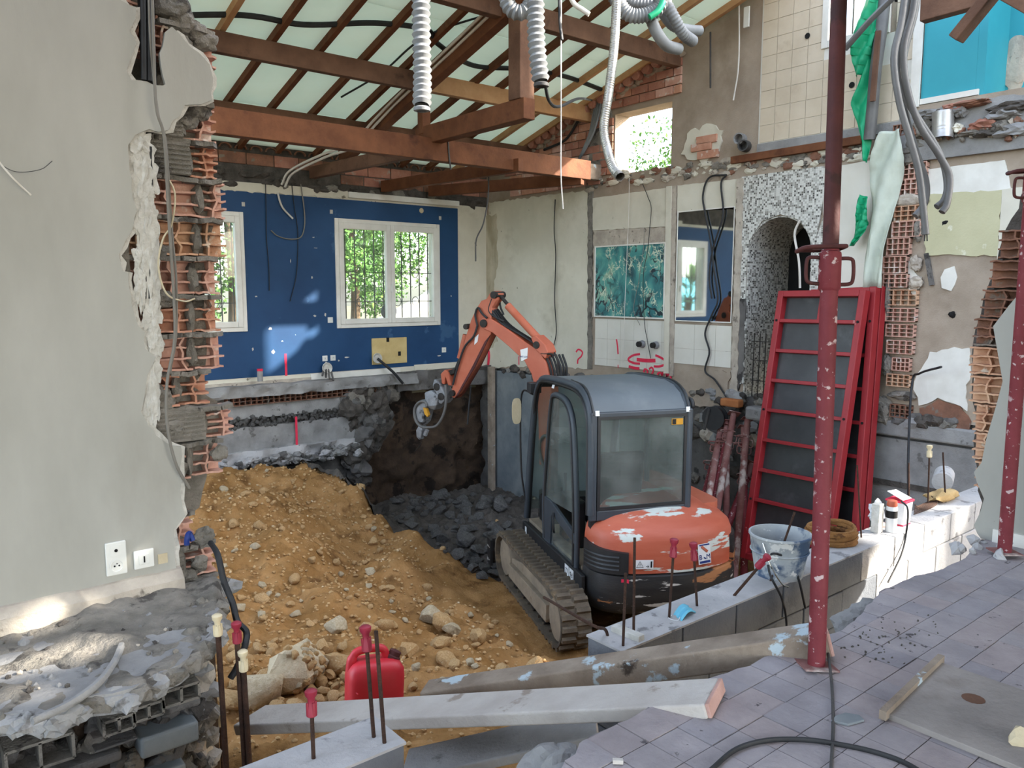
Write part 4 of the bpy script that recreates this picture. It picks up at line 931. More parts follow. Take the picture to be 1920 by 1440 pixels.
# broken slab edge of the upper storey, right
sl = MB(); nx = 50; rings = []
for i in range(nx):
    y = 4.05 - 2.6 * i / (nx - 1); q = mnoise.fractal(Vector((y * 5, 1, 2)), 1, 2, 4)
    rings.append([(GX + .02, y, 2.68), (GX - .06, y, 2.68), (GX - .07, y, 2.95 + .02 * q), (GX - .03 + .03 * q, y, 3.02), (GX - .02, y, 3.2 + .05 * q), (GX + .3, y, 3.24)])
sl.loft(rings).build('slab_edge', 'concrete', wright, smooth=40)
for k, (u, v, m, a, b) in enumerate([(1790, 200, 'brick_red', .13, .04), (1842, 235, 'brick_red', .14, .06), (1800, 208, 'concrete', .06, .06), (1815, 195, 'brick_dull', .2, .03), (1795, 240, 'cream_paint', .05, .05), (1880, 215, 'concrete', .15, .05), (1905, 245, 'concrete', .2, .06), (1875, 240, 'mortar', .1, .07), (1740, 215, 'concrete', .12, .05), (1850, 250, 'mortar_dark', .12, .04), (1780, 245, 'brick_dull', .04, .08), (1900, 200, 'mortar_dark', .2, .05), (1820, 250, 'mortar', .12, .03), (1730, 240, 'mortar', .08, .1), (1715, 250, 'brick_dull', .05, .06)]):
    y, z = gp(u, v, GX - .08); MB().blob((GX - .06, y, z), (.09, a, b), seed=k + 80, sub=3, amp=.55, fr=1.8).build('rubble_lump', m, wright)
for k in range(50):
    u, v = rg.uniform(1725, 1920), rg.uniform(225, 262); y, z = gp(u, v, GX - .08); s = rg.uniform(.012, .035); MB().blob((GX - .08, y, z), s, seed=k, sub=1, amp=.6).build('rubble_bit', rg.choice(['plaster_dirty', 'mortar', 'brick_dull']), wright)
# turquoise room beyond
tq = struct(MB().mm((GX + .02, 3.34, 3.22), (GX + .1, 3.88, 6.2)).mm((GX + .021, 3.26, 3.22), (GX + .55, 3.339, 6.2)).mm((GX + .551, -4.5, 3.22), (GX + .63, 3.33, 6.2)).build('wall_upper', 'turquoise'), 'bright turquoise walls of the room upstairs')
MB().mm((GX - .03, 3.86, 3.235), (GX + .015, 3.95, 6.2)).build('door_jamb', 'white_paint', tq)
MB().mm((GX - .01, 3.3, 3.255), (GX + .018, 3.855, 3.31)).mm((GX + .53, .5, 3.255), (GX + .549, 3.255, 3.31)).build('baseboard', 'white_paint', tq)
p = onx(1902, 118, GX + .5); MB().blob(p + V(.045, 0, 0), (.012, .12, .27), seed=5, sub=3, amp=.5).build('plaster_patch', 'plaster_dirty', tq)
# window_3 high in the tile wall
w3 = empty('window_3', (GX, 4.59, 4.05)); struct(w3, 'bright narrow window high in the beige tile wall')
f3 = frame4(MB(), 'x', -.03, .06, -.385, 0.002, .385, 1.35, .08)
f3.build('window_frame', 'white_paint', w3, bevel=.006); MB().mm((.0, -.31, .08), (.004, .31, 1.35)).build('pane', 'glass_clear', w3)
for y in (-.1, .1): MB().mm((.12, y - .008, 0), (.13, y + .008, 1.35)).build('grille_bar', 'steel_dark', w3)
# foundation wall under the gable
fg = struct(MB().mm((GX + .06, -1.0, -2.7), (GX + .5, BY + .3, 0)).build('wall_foundation_right', 'concrete_dark'), 'concrete foundation under the stripped right wall')
MB().mm((GX - .03, 9.7, -2.6), (GX + .08, BY - .2, -.05)).build('shuttered_panel', 'concrete_blue', fg, bevel=.01)
MB().mm((GX - .035, 7.5, -2.6), (GX + .08, 9.72, -.15)).build('shuttered_panel', 'concrete_blue', fg, bevel=.01)
MB().mm((GX + .0, 1.0, -2.6), (GX + .08, 4.35, -.25)).build('shuttered_panel', 'concrete', fg, bevel=.01)
MB().mm((GX - .02, 1.0, -.78), (GX + .03, 4.3, -.72)).build('shutter_line', 'mortar_dark', fg)
MB().mm((GX - .05, 1.0, -.22), (GX + .08, 4.35, -.05)).build('slab_edge', 'concrete', fg, bevel=.02)
for k in range(90):
    y = rf.uniform(4.3, 7.6); z = rf.uniform(-1.6, -.1); s = rf.uniform(.05, .13); MB().blob((GX + .05, y, z), (s * .6, s, s * .8), seed=k + 2000, sub=2, amp=.55).build('foundation_stone', rf.choice(['concrete', 'stone_grey', 'mortar', 'mortar_dark', 'plaster_dirty']), fg)
MB().bar((GX - .12, 10.93, -2.5), (GX - .12, 10.93, .02), .12, .08, (1, 0, 0)).build('shutter_post', 'wood_grey', fg, bevel=.004)

# ---- roof: boards, rafters, purlins
ceil = empty('ceiling'); struct(ceil, 'pale green insulation boards under the roof')
RX = [2.0, 2.57, 3.13, 3.69, 4.25, 4.81, 5.38, 5.95, 6.45, 6.88, 7.38, 7.9, 8.44]
rc = random.Random(12)
yb = list(np.arange(11.35, 4.9, -1.2))
for i in range(-4, len(RX)):
    x0 = RX[i] if i >= 0 else 2.0 + i * .57; x1 = RX[i + 1] if 0 <= i < len(RX) - 1 else (GX if i == len(RX) - 1 else 2.0 + (i + 1) * .57)
    for j in range(len(yb) - 1):
        a, b = yb[j], yb[j + 1]; e = rc.uniform(-.006, .006)
        MB().prism([(x0 + .004, a - .004, ROOF(a) + e), (x1 - .004, a - .004, ROOF(a) + e), (x1 - .004, b + .004, ROOF(b) + e), (x0 + .004, b + .004, ROOF(b) + e)], (0, 0, .04)).build('ceiling_panel', 'ceiling_panel', ceil)
for i, x in enumerate(RX):
    lo, hi = 11.25, 5.2
    o = MB().bar((x, lo, ROOF(lo) - .045), (x, hi, ROOF(hi) - .045), .065, .085).build('rafter', ['wood_red', 'wood_red', 'wood_light', 'wood_red', 'wood_red', 'wood_red', 'wood_red', 'wood_light', 'wood_red', 'wood_red', 'wood_red', 'wood_light', 'wood_light'][i], bevel=.004)
    tag(o, 'brown timber rafter sloping under the pale green ceiling boards' if i not in (2, 7, 11, 12) else 'pale new timber rafter sloping under the pale green ceiling boards', 'rafter', 'rafters under the ceiling')
def beam(name, p0, p1, w, h, m, label, grp=None, up=(0, 0, 1)):
    return tag(MB().bar(p0, p1, w, h, up).build(name, m, bevel=.008), label, 'beam', grp)
beam('purlin', (1.2, 9.98, 3.57), (GX, 9.98, 3.57), .1, .16, 'wood_dark', 'dark purlin low under the rafters near the eaves')
beam('purlin', (1.2, 8.62, 3.93), (5.62, 8.62, 3.93), .1, .22, 'wood_dark', 'dark brown water-stained purlin across the rafters')
beam('purlin', (5.5, 8.66, 3.95), (GX + .05, 8.66, 3.95), .1, .22, 'wood_light', 'pale new timber purlin ending in the brick gable')
beam('purlin', (1.2, 7.02, 4.39), (GX + .05, 7.02, 4.39), .12, .22, 'wood_dark', 'dark purlin high up resting on the gable wall beside the ducts')
beam('floor_beam', (1.2, 8.45, 3.09), (8.35, 8.45, 3.09), .14, .27, 'wood_red', 'long reddish timber beam spanning the room with a splintered lower edge')
beam('tie_beam', (5.66, 6.62, 3.28), (5.66, 8.75, 3.28), .16, .22, 'wood_red', 'short sawn-off tie beam under the king post')
beam('king_post', (5.66, 6.755, 3.385), (5.66, 6.755, ROOF(6.72) - .09), .2, .2, 'wood_dark', 'dark upright king post standing on the tie beam', up=(0, 1, 0))
beam('principal_rafter', (5.62, 10.8, ROOF(10.8) - .22), (5.62, 5.0, ROOF(5.0) - .22), .13, .24, 'wood_red', 'heavy sloping rafter carrying white cables')
beam('strut', (5.63, 8.62, 3.3), (5.63, 8.62, 3.98), .12, .12, 'wood_red', 'short upright strut on the long beam', up=(0, 1, 0))
beam('ceiling_joist', (6.5, 11.15, 2.98), (6.95, 8.3, 3.02), .1, .17, 'wood_red', 'loose ceiling joist resting on the blue wall under the long beam')
beam('ceiling_joist', (7.35, 11.1, 2.97), (8.2, 8.4, 2.96), .1, .17, 'wood_red', 'reddish joist end lying over the cream wall corner')
beam('ceiling_joist', (5.3, 11.15, 3.08), (5.55, 8.4, 3.10), .1, .17, 'wood_dark', 'dark joist between eaves and long beam behind white cables')
beam('packing_block', (8.33, 8.45, 3.08), (GX, 8.45, 3.08), .12, .22, 'wood_grey', 'grey packing block at the end of the long beam')
beam('broken_rafter', onx(1792, 74, 7.6), onx(1868, -20, 7.6), .09, .16, 'wood_dark', 'dark splintered rafter stump hanging before the turquoise wall', up=(1, 0, 0))
beam('broken_plate', onx(1730, 22, 7.9), onx(1850, -12, 7.9), .12, .2, 'wood_dark', 'dark plate timber over the turquoise room')
beam('broken_plate', onx(1870, -22, 7.5), onx(1945, 20, 7.5), .12, .12, 'wood_dark', 'dark timber end in the turquoise room corner')

# ---- excavated soil
GS = .027
gx, gy = np.meshgrid(np.arange(-1.2, 8.66, GS), np.arange(1.62, 11.3, GS))
ctrl = []
def cp(u, v, y): p = ony(u, v, y); ctrl.append(tuple(p))
for u, v, y in [(420, 872, 10.95), (500, 868, 10.85), (580, 868, 10.6), (625, 884, 10.3), (660, 915, 9.8), (700, 962, 9.2), (760, 1003, 8.6), (830, 1045, 8.0), (900, 1090, 7.35)]: cp(u, v, y)
crest = list(ctrl)
for c in crest: ctrl.append((c[0] + .55, c[1] + .35, c[2] - .75)); ctrl.append((c[0] + 1.0, c[1] + .6, -2.3))
ctrl += [(1.2, 10.5, -1.15), (1.5, 9, -1.2), (1.5, 6.5, -1.2), (1.5, 4.6, -1.05), (2.06, 3.9, -1.05), (2.7, 3.75, -1.03), (3.5, 3.8, -1.24), (1.25, 3.2, -.85), (.7, 2.7, -1.0), (1.8, 2.8, -.72), (2.6, 2.75, -1.0), (3.5, 2.7, -1.5), (4.4, 3.4, -1.8),
         (5, 5, -2.05), (5.5, 7, -2.05), (4.75, 5.3, -2.05), (5, 6.3, -2.05), (6, 5.5, -2.08), (7, 6, -2.08), (7.5, 4, -2.08), (8.2, 8, -2.35), (7, 9, -2.35), (8.2, 10.5, -2.3), (6.8, 10.6, -2.35), (5.6, 3.2, -2.05), (4.25, 4.6, -1.85), (4.0, 5.4, -1.75), (4.3, 6.4, -1.85),
         (3.2, 6.5, -1.5), (3.3, 8.2, -1.38), (2.5, 5, -1.3), (3.3, 4.7, -1.55), (4.4, 7.6, -1.72), (2.5, 10, -1.2), (3.5, 9.6, -1.22), (6.5, 7.3, -2.1), (1.6, 1.8, -1.3), (3.5, 1.8, -1.6), (0, 2, -1.4), (8.2, 2, -2.0), (5, 7.6, -2.0)]
num = np.zeros_like(gx); den = np.zeros_like(gx)
for x, y, z in ctrl:
    w = 1 / (((gx - x) ** 2 + (gy - y) ** 2 + .03) ** 1.7); num += w * z; den += w
SZ = num / den
soft = np.clip((gx - 4.3) / .8, 0, 1) * np.clip((7.6 - gy) / .6, 0, 1)
rough = 1 - .55 * soft
SZ = SZ + rough * (.16 * vnoise(gx, gy, 1.3, 1) + .11 * vnoise(gx, gy, 3.1, 2) + .085 * vnoise(gx, gy, 6.3, 3) + .05 * vnoise(gx, gy, 12, 4) + .045 * np.abs(vnoise(gx, gy, 19, 5)) + .018 * vnoise(gx, gy, 31, 6))
ph = gx * .37 + gy * .93
rut = np.exp(-((gx - 3.75 - (gy - 6.5) * -.35) / .28) ** 2) * ((gy > 5.2) & (gy < 7.8))
SZ = SZ + rut * .035 * np.sin(ph * 2 * math.pi / .16)
# keep clear of the tracks
for s in (.77,):
    pass
def soil_z(x, y):
    i = int(np.clip(round((y - 1.62) / GS), 0, gx.shape[0] - 1)); j = int(np.clip(round((x + 1.2) / GS), 0, gx.shape[1] - 1)); return float(SZ[i, j])
ny, nx = gx.shape
me = bpy.data.meshes.new('soil'); idx = np.arange(nx * ny).reshape(ny, nx)
faces = np.stack([idx[:-1, :-1], idx[:-1, 1:], idx[1:, 1:], idx[1:, :-1]], -1).reshape(-1, 4)
me.from_pydata(np.stack([gx, gy, SZ], -1).reshape(-1, 3).tolist(), [], faces.tolist())
me.materials.append(MATS['soil']); me.shade_smooth(); me.update()
so = bpy.data.objects.new('soil', me); COL.objects.link(so)
tag(so, 'ochre excavated soil heaped into the pit', 'soil', kind='stuff')

cu_ = np.array([c[:2] for c in crest]); bed = (gy > np.interp(gx, [4.6, 5.0, 5.45, 5.75, 6.2], [10.9, 10.0, 9.1, 8.1, 7.5]) + .12) & (gx > 4.6)
bz = SZ + .035 + .07 * vnoise(gx, gy, 9, 21) + .05 * np.abs(vnoise(gx, gy, 21, 22))
bf = [tuple(f) for f in faces.tolist() if bed.reshape(-1)[f].all()] if False else None
keep = bed[:-1, :-1] & bed[1:, 1:] & bed[1:, :-1] & bed[:-1, 1:]
bfaces = faces.reshape(ny - 1, nx - 1, 4)[keep]
uq, inv = np.unique(bfaces, return_inverse=True)
bv = np.stack([gx, gy, bz], -1).reshape(-1, 3)[uq]
bm_ = bpy.data.meshes.new('rubble_bed'); bm_.from_pydata(bv.tolist(), [], inv.reshape(-1, 4).tolist()); bm_.materials.append(MATS['mortar_dark']); bm_.shade_smooth(); bm_.update()
bo = bpy.data.objects.new('rubble_bed', bm_); COL.objects.link(bo); tag(bo, 'dark grit bed under the grey rubble heap', 'grit', kind='stuff')
# ---- outdoors
gr = MB()
for a, b in (((-60, 11.5, -.4), (60, 80, -.35)), ((9.2, -60, -.4), (60, 11.5, -.35)), ((-60, -60, -.4), (-3.05, 11.5, -.35)), ((-3.05, -60, -.4), (9.2, -4.6, -.35))): gr.mm(a, b)
struct(gr.build('ground', 'ground'), 'pale sunlit ground outside the building')
def tree(name, x, y, h, r, label, seed, n=2600, trunk=True):
    rt = random.Random(seed); root = empty(name, (x, y, -.35)); tag(root, label, 'tree', 'trees outside the windows')
    if trunk: MB().tube(cr([(0, 0, 0), (.1, .05, h * .4), (0, .1, h * .8)], 5), [.14 - .008 * i for i in range(11)], 8).build('trunk', 'bark', root, smooth=60)
    mb = MB()
    cl = [(rt.uniform(-r, r) * .7, rt.uniform(-r, r) * .7, h * rt.uniform(.3, .95), rt.uniform(.35, .75) * r * .7) for _ in range(16)]
    for k in range(n):
        c = rt.choice(cl); d = Vector((rt.gauss(0, 1), rt.gauss(0, 1), rt.gauss(0, 1))).normalized() * c[3] * rt.uniform(.6, 1.05)
        p = V(c[0] + d.x, c[1] + d.y, c[2] + d.z * .8); s = rt.uniform(.035, .075); a = unit((rt.gauss(0, 1), rt.gauss(0, 1), rt.gauss(0, 1))); b = unit(np.cross(a, (rt.gauss(0, 1), rt.gauss(0, 1), 1)))
        mb.add([p - a * s, p + b * s * .5, p + a * s, p - b * s * .5], [(0, 1, 2, 3)])
    f = mb.build('foliage', 'leaf', root, recalc=False); f['kind'] = 'stuff'
tree('garden_tree', 5.6, 15.6, 4.6, 2.0, 'leafy green tree behind the left part of the barred window', 1, 9000)
tree('garden_tree', 8.6, 16.2, 4.2, 2.0, 'leafy green tree behind the right part of the barred window', 2, 9000)
tree('garden_tree', 11.6, 17.5, 4.8, 2.2, 'leafy tree glimpsed at the edge of the garden', 6, 2600)
tree('garden_tree', 3.2, 18, 4.2, 2.0, 'tree behind the white bench outside the half-hidden window', 3, 7000)
tree('street_tree', 16.5, 13.0, 5.6, 2.2, 'tree top seen through the square opening in the brick gable', 4, 8000)
pm = empty('palm_tree', (-.3, 13.7, -.35)); tag(pm, 'palm with spiky fronds outside, seen in the wall mirror', 'palm')
MB().tube(cr([(0, 0, 0), (.05, .02, .8), (0, 0, 1.5)], 5), [.11] * 11, 9).build('trunk', 'bark', pm, smooth=60)
rt = random.Random(15)
for k in range(26):
    a = rt.uniform(0, 6.28); e = rt.uniform(-.3, 1.3); mb = MB()
    for q in range(11):
        b = a + (q - 5) * .13; d0 = V(math.cos(a) * math.cos(e), math.sin(a) * math.cos(e), math.sin(e)); d1 = V(math.cos(b) * math.cos(e), math.sin(b) * math.cos(e), math.sin(e) + (q - 5) * .04)
        p0 = V(0, 0, 1.5) + d0 * .45; p1 = p0 + unit(d1) * .55; w_ = unit(np.cross(d1, V(0, 0, 1))) * .014
        mb.add([p0, (p0 + p1) / 2 + w_, p1, (p0 + p1) / 2 - w_], [(0, 1, 2, 3)])
    mb.tube([(0, 0, 1.45), V(0, 0, 1.5) + d0 * .45], .012, 5).build('frond', 'leaf', pm, recalc=False)
tag(MB().mm((-5, 15.2, -.35), (1.6, 15.25, 1.75)).build('site_hoarding', 'mask_blue'), 'blue site hoarding behind the palm outside', 'hoarding')
# bare branches outside the right-hand opening, casting streaks
bt = empty('bare_tree', (11.6, -3.7, -.35)); tag(bt, 'bare tree outside the right-hand wall', 'tree')
MB().tube(cr([(0, 0, 0), (.1, .1, 3.0), (0, 0, 6.6)], 5), [.13 - .009 * i for i in range(11)], 8).build('trunk', 'bark', bt, smooth=60)
rt = random.Random(8)
for k in range(26):
    z = 2.4 + k * .15; a = rt.uniform(0, 6.28); L = rt.uniform(.9, 2.0); d = V(math.cos(a), math.sin(a), .55)
    MB().tube([(0, 0, z), tuple(V(0, 0, z) + d * L * .5), tuple(V(0, 0, z) + d * L + V(0, 0, .15))], [.045, .03, .012], 5).build('branch', 'bark', bt)
gw = MB().prism([(7.0, 13.2, -.35), (10.5, 13.2, -.35), (10.5, 13.2, 2.35), (9.8, 13.2, 1.95), (8.6, 13.2, 1.25), (7.0, 13.2, .55)], (0, .2, 0)).build('garden_wall', 'white_paint'); tag(gw, 'white sloping garden stair wall outside the barred window', 'wall')
gb = empty('garden_bench', (3.6, 13.4, -.35)); tag(gb, 'white metal frame standing outside the half-hidden window', 'frame')
for z in (.5, .9, 1.3, 1.75): MB().mm((-.9, -.03, z), (.9, .03, z + .05)).build('rail', 'white_paint', gb)
for x in (-.85, 0, .85): MB().mm((x - .03, -.03, 0), (x + .03, .03, 1.8)).build('post', 'white_paint', gb)
for s in (-1, 1): MB().bar((-.85 * s, 0, .5), (.0, 0, 1.75), .05, .05).build('brace', 'white_paint', gb)
vt = empty('wall_lamp', (6.9, 11.75, 1.0)); tag(vt, 'round grey outdoor fitting behind the window bars', 'fitting')
MB().lathe([(.14, 0), (.15, .03), (.12, .07), (.04, .08)], (0, 0, 0), (0, -1, 0), 18).build('cover', 'pvc_dark', vt, smooth=40); MB().bar((0, .03, 0), (0, .03, -1.35), .03, .03, (1, 0, 0)).build('stem', 'pvc_dark', vt)

# ---- stones on the soil
def stone_meshes(n, m, amp=.4, sub=2): return [MB().blob((0, 0, 0), 1, seed=k * 3 + 1, sub=sub, amp=amp, fr=1.2).mesh('stone', m, 0 if sub < 2 else 40) for k in range(n)]
def hull_meshes(n, m, k=16, cut=.12): return [MB().hull((0, 0, 0), 1, seed=q + 5, n=k, cut=cut).mesh('stone', m, 0) for q in range(n)]
S_tan, S_pale, S_grey = stone_meshes(4, 'stone_tan') + hull_meshes(3, 'stone_tan', 22), hull_meshes(5, 'stone_pale', 22), hull_meshes(9, 'stone_grey', 14, .08)
rs = random.Random(61)
def put_stone(x, y, s, meshes, label, group, sink=.25, name='stone'):
    o = inst(rs.choice(meshes), name, None, (x, y, soil_z(x, y) + s * (.6 - sink)), (rs.uniform(-.5, .5), rs.uniform(-.5, .5), rs.uniform(0, 6.28)), (s * rs.uniform(.85, 1.3), s * rs.uniform(.8, 1.1), s * rs.uniform(.6, .9)))
    return tag(o, label, 'stone', group)
def soil_hit(u, v):
    d = ray(u, v)
    for t in np.arange(2.0, 14, .02):
        p = CP + d * t
        if p[1] > 1.7 and p[2] < soil_z(p[0], p[1]): return p
    return None
k = 0
while k < 170:
    u, v = rs.uniform(395, 1080), rs.uniform(880, 1330)
    p = soil_hit(u, v)
    if p is None or p[0] < 1.3 or (p[0] > 4.75 and p[1] < 7.6): continue
    near = p[1] < 4.8
    s = rs.choice([.018, .022, .028, .035, .045]) * (1.15 if near else 1.2)
    if rs.random() < .25: s *= 1.6
    put_stone(p[0], p[1], s, S_tan if rs.random() < .75 else S_pale, 'small tan stone lying loose on the ochre soil', 'loose stones on the soil'); k += 1
for (u, v, s) in [(500, 1120, .03), (640, 1080, .05), (650, 1110, .03), (655, 1125, .035), (670, 1118, .03), (505, 1115, .035), (520, 1120, .03), (695, 1140, .035), (735, 1150, .04), (760, 1165, .03), (585, 1055, .05), (600, 1040, .05), (665, 1060, .03), (720, 1020, .05), (725, 990, .04), (715, 1005, .04), (700, 985, .03), (640, 925, .05), (657, 905, .05), (475, 950, .05), (440, 1035, .04), (420, 920, .06), (490, 1160, .05), (600, 1370 - 20, .04)]:
    p = soil_hit(u, v)
    if p is not None: put_stone(p[0], p[1], s, S_pale if rs.random() < .5 else S_tan, 'small tan stone lying loose on the ochre soil', 'loose stones on the soil')
for k in range(46):                       # cobbles round the can
    u, v = rs.uniform(420, 660), rs.uniform(1215, 1350); p = soil_hit(u, v)
    if p is None or p[0] < 1.28: continue
    put_stone(p[0], p[1], rs.uniform(.03, .06), S_tan, 'tan cobble among the boulders beside the red jerrycan', 'cobbles beside the jerrycan')
for (u, v, s, m, lb) in [(805, 1165, .11, S_pale, 'pale grey stone with a tan underside halfway up the soil slope'), (830, 1180, .12, S_tan, 'rounded tan rock beside the pale grey stone on the slope'), (845, 1195, .1, S_pale, 'flat pale rock below the rounded tan one on the slope'), (490, 1318, .16, S_pale, 'cream boulder standing beside the plank end and the rebars'), (640, 1262, .09, S_tan, 'brown block of hard soil behind the red jerrycan'), (440, 1330, .1, S_tan, 'tan boulder between rebars and plank')]:
    p = soil_hit(u, v)
    if p is not None: put_stone(p[0], p[1], s, m, lb, None, .1, 'boulder')
p = soil_hit(555, 1275)
cg = MB().hull((0, 0, 0), (.25, .17, .18), seed=4, n=26).build('concrete_chunk', 'stone_pale'); cg.location = (p[0], p[1], p[2] + .05); cg.rotation_euler = (.2, .15, .5)
tag(cg, 'large lump of old pebble concrete on the soil', 'concrete lump')
bpy.context.view_layer.update()
cd_ = cg.matrix_world.inverted().to_3x3() @ Vector((-.4, -.75, .5)); cd_.normalize()
cvs = [f_ for f_ in cg.data.polygons if f_.normal.dot(cd_) > .2 and f_.center.x > -.1 and f_.area > .002]
for k in range(60):
    f_ = rs.choice(cvs); q = rs.uniform(.014, .03); wt = [rs.random() ** 2 for _ in f_.vertices]; ws = sum(wt); pc = sum((cg.data.vertices[i_].co * (a_ / ws) for i_, a_ in zip(f_.vertices, wt)), Vector((0, 0, 0)))
    inst(rs.choice(S_pale + S_tan + S_grey[:2]), 'pebble', cg, tuple(pc), (rs.uniform(0, 3), 0, 0), (q, q, q * .8))
# fine gravel, too small to count
mb = MB()
base = [MB().blob((0, 0, 0), 1, seed=q, sub=1, amp=.5) for q in range(4)]
for k in range(5200):
    x, y = rs.uniform(1.2, 5.2), rs.uniform(2.5, 10.8)
    if x > 4.7 and y < 7.4: continue
    s = rs.uniform(.006, .016) * (1 + .05 * y); b = base[k % 4]; z = soil_z(x, y)
    o = len(mb.v); mb.v += [(x + p[0] * s, y + p[1] * s, z + p[2] * s * .8 + s * .3) for p in b.v]; mb.f += [tuple(i + o for i in f) for f in b.f]
gv = mb.build('gravel', 'stone_tan', recalc=False); tag(gv, 'fine gravel and clods strewn over the ochre soil', 'gravel', kind='stuff')
# grey rubble in the hole
k = 0
while k < 190:
    u, v = rs.uniform(730, 955), rs.uniform(930, 1085); p = soil_hit(u, v)
    if p is None: continue
    if u < 712 + (v - 962) * 1.56: continue
    s = rs.choice([.04, .05, .06, .08, .1, .13]); k += 1
    put_stone(p[0], p[1], s, S_grey, 'grey lump of broken concrete in the rubble heap below the dark earth face', 'rubble heap in the hole', .1, 'rubble_stone')
for (u, v, s) in [(940, 960, .2), (915, 950, .14), (868, 1030, .19), (895, 1045, .14), (830, 1020, .13), (870, 1005, .12), (925, 1000, .15), (590, 868, .09)]:
    p = soil_hit(u, v)
    if p is not None: put_stone(p[0], p[1], s, S_grey, 'big angular concrete lump on the rubble heap' if u != 590 else 'flat white lump of concrete on the crest of the soil', 'big rubble lumps' if u != 590 else None, -.1, 'rubble_stone')

# ================================================================== EXCAVATOR
EX, EYc, EZ, EH = 6.03, 5.75, -2.02, math.radians(67)
ex = empty('excavator', (EX, EYc, EZ), EH)
tag(ex, 'orange mini excavator with grey cab and scraped black counterweight standing in the pit', 'excavator')
LF = V(math.cos(EH), math.sin(EH), 0); LL = V(-math.sin(EH), math.cos(EH), 0); LO = V(EX, EYc, EZ)
def loc(P): q = V(P) - LO; return V(q @ LF, q @ LL, q[2])
def X(mb, name, m, parent=ex, **k): return mb.build(name, m, parent, **k)
# tracks
def track(side):
    yc = side * .78; path = []
    for i in range(9): path.append((.95 - .2 * 0 + .0 - 0, 0)) if False else None
    pts_ = []
    for i in range(13): a = -math.pi / 2 + math.pi * i / 12; pts_.append((.92 + .27 * math.cos(a), .29 + .27 * math.sin(a)))
    pts_ += [(.45, .545), (0, .535), (-.45, .545)]
    for i in range(13): a = math.pi / 2 + math.pi * i / 12; pts_.append((-.9 + .25 * math.cos(a), .28 + .26 * math.sin(a)))
    pts_ += [(-.45, .02), (0, .02), (.45, .02)]
    n = len(pts_); P = []
    for i, (x, z) in enumerate(pts_):
        a, b = V(pts_[i - 1]), V(pts_[(i + 1) % n]); d = unit(b - a); nn = V(-d[1], d[0])      # inward
        for y in (yc - .15, yc + .15):
            P.append((x, y, z)); P.append((x + nn[0] * .03, y, z + nn[1] * .03))
    F = []
    for i in range(n):
        j = (i + 1) % n; A, B = 4 * i, 4 * j
        F += [(A, B, B + 2, A + 2), (A + 1, A + 3, B + 3, B + 1), (A, A + 1, B + 1, B), (A + 2, B + 2, B + 3, A + 3)]
    tr = MB().add(P, F).build('track', 'rubber', ex, smooth=50)
    # rubber lugs along the belt
    L = [0]
    for i in range(n): L.append(L[-1] + np.linalg.norm(V(pts_[(i + 1) % n]) - V(pts_[i])))
    tot = L[-1]; m_ = 50
    me_l = MB().prism([(-.03, -.068, 0), (.028, -.068, 0), (.018, -.068, .032), (-.02, -.068, .032)], (0, .136, 0)).mesh('track_lug', 'rubber')
    def at(s):
        s %= tot; i = max(k_ for k_ in range(n) if L[k_] <= s); t = (s - L[i]) / (L[i + 1] - L[i]); a, b = V(pts_[i]), V(pts_[(i + 1) % n]); return a + (b - a) * t, unit(b - a)
    for k in range(m_):
        for h, dy in ((0, .075), (.5, -.075)):
            p, d = at(tot * (k + h) / m_)
            o = inst(me_l, 'track_lug', tr, (p[0], yc + dy, p[1])); o.rotation_euler = (0, -math.atan2(d[1], d[0]) + math.pi, 0)
            o.rotation_euler = (math.pi, math.atan2(-d[1], d[0]), 0)
    for k in range(60):      # inner teeth
        p, d = at(tot * (k + .25) / 60); nn = V(-d[1], d[0])
        pp = p + nn * .04; MB().box((pp[0], yc + side * .0, pp[1]), (.03, .2, .03)).build('track_tooth', 'rubber', tr) if k % 2 == 0 else None
    fr = MB().prism([(-.72, yc - .08, .12), (.62, yc - .08, .12), (.72, yc - .08, .2), (.72, yc - .08, .34), (.3, yc - .08, .42), (-.4, yc - .08, .42), (-.7, yc - .08, .36)], (0, .16, 0)).build('track_frame', 'steel_dusty', ex, bevel=.01)
    MB().prism([(-.66, yc + side * .08, .15), (.66, yc + side * .08, .15), (.66, yc + side * .08, .3), (-.66, yc + side * .08, .33)], (0, side * .055, 0)).build('track_guard', 'steel_dusty', ex, bevel=.006)
    sp = MB().lathe([(.06, 0), (.2, .005), (.21, .03), (.21, .1), (.17, .12), (.17, .2), (.08, .21)], (-.9, yc + side * .12, .28), (0, -side, 0), 22).build('sprocket', 'steel_dusty', ex, smooth=40)
    MB().lathe([(.05, 0), (.21, .01), (.22, .05), (.22, .2), (.05, .21)], (.92, yc + side * .11, .29), (0, -side, 0), 22).build('idler', 'steel_dusty', ex, smooth=40)
    for x in (-.45, -.1, .25, .55): MB().lathe([(.03, 0), (.075, .01), (.075, .2), (.03, .21)], (x, yc + side * .1, .12), (0, -side, 0), 14).build('track_roller', 'steel_dark', ex, smooth=40)
track(1); track(-1)
X(MB().mm((-.5, -.65, .2), (.5, .65, .42)), 'undercarriage_frame', 'steel_dark', bevel=.03)
X(MB().lathe([(.38, .4), (.42, .44), (.42, .56), (.36, .58)], (0, 0, 0), (0, 0, 1), 28), 'slew_ring', 'steel_dark', smooth=40)
bl = X(MB().prism([(1.42, -.92, .06), (1.48, -.92, .02), (1.47, -.92, .14), (1.52, -.92, .32), (1.47, -.92, .34), (1.42, -.92, .2)], (0, 1.84, 0)), 'dozer_blade', 'steel_dark', bevel=.006)
MB().mm((1.4, .9, .02), (1.56, .93, .34)).build('blade_end', 'black_scraped', bl)
for s in (-.35, .35): X(MB().bar((.5, s, .3), (1.43, s, .18), .08, .1), 'blade_arm', 'steel_dark')
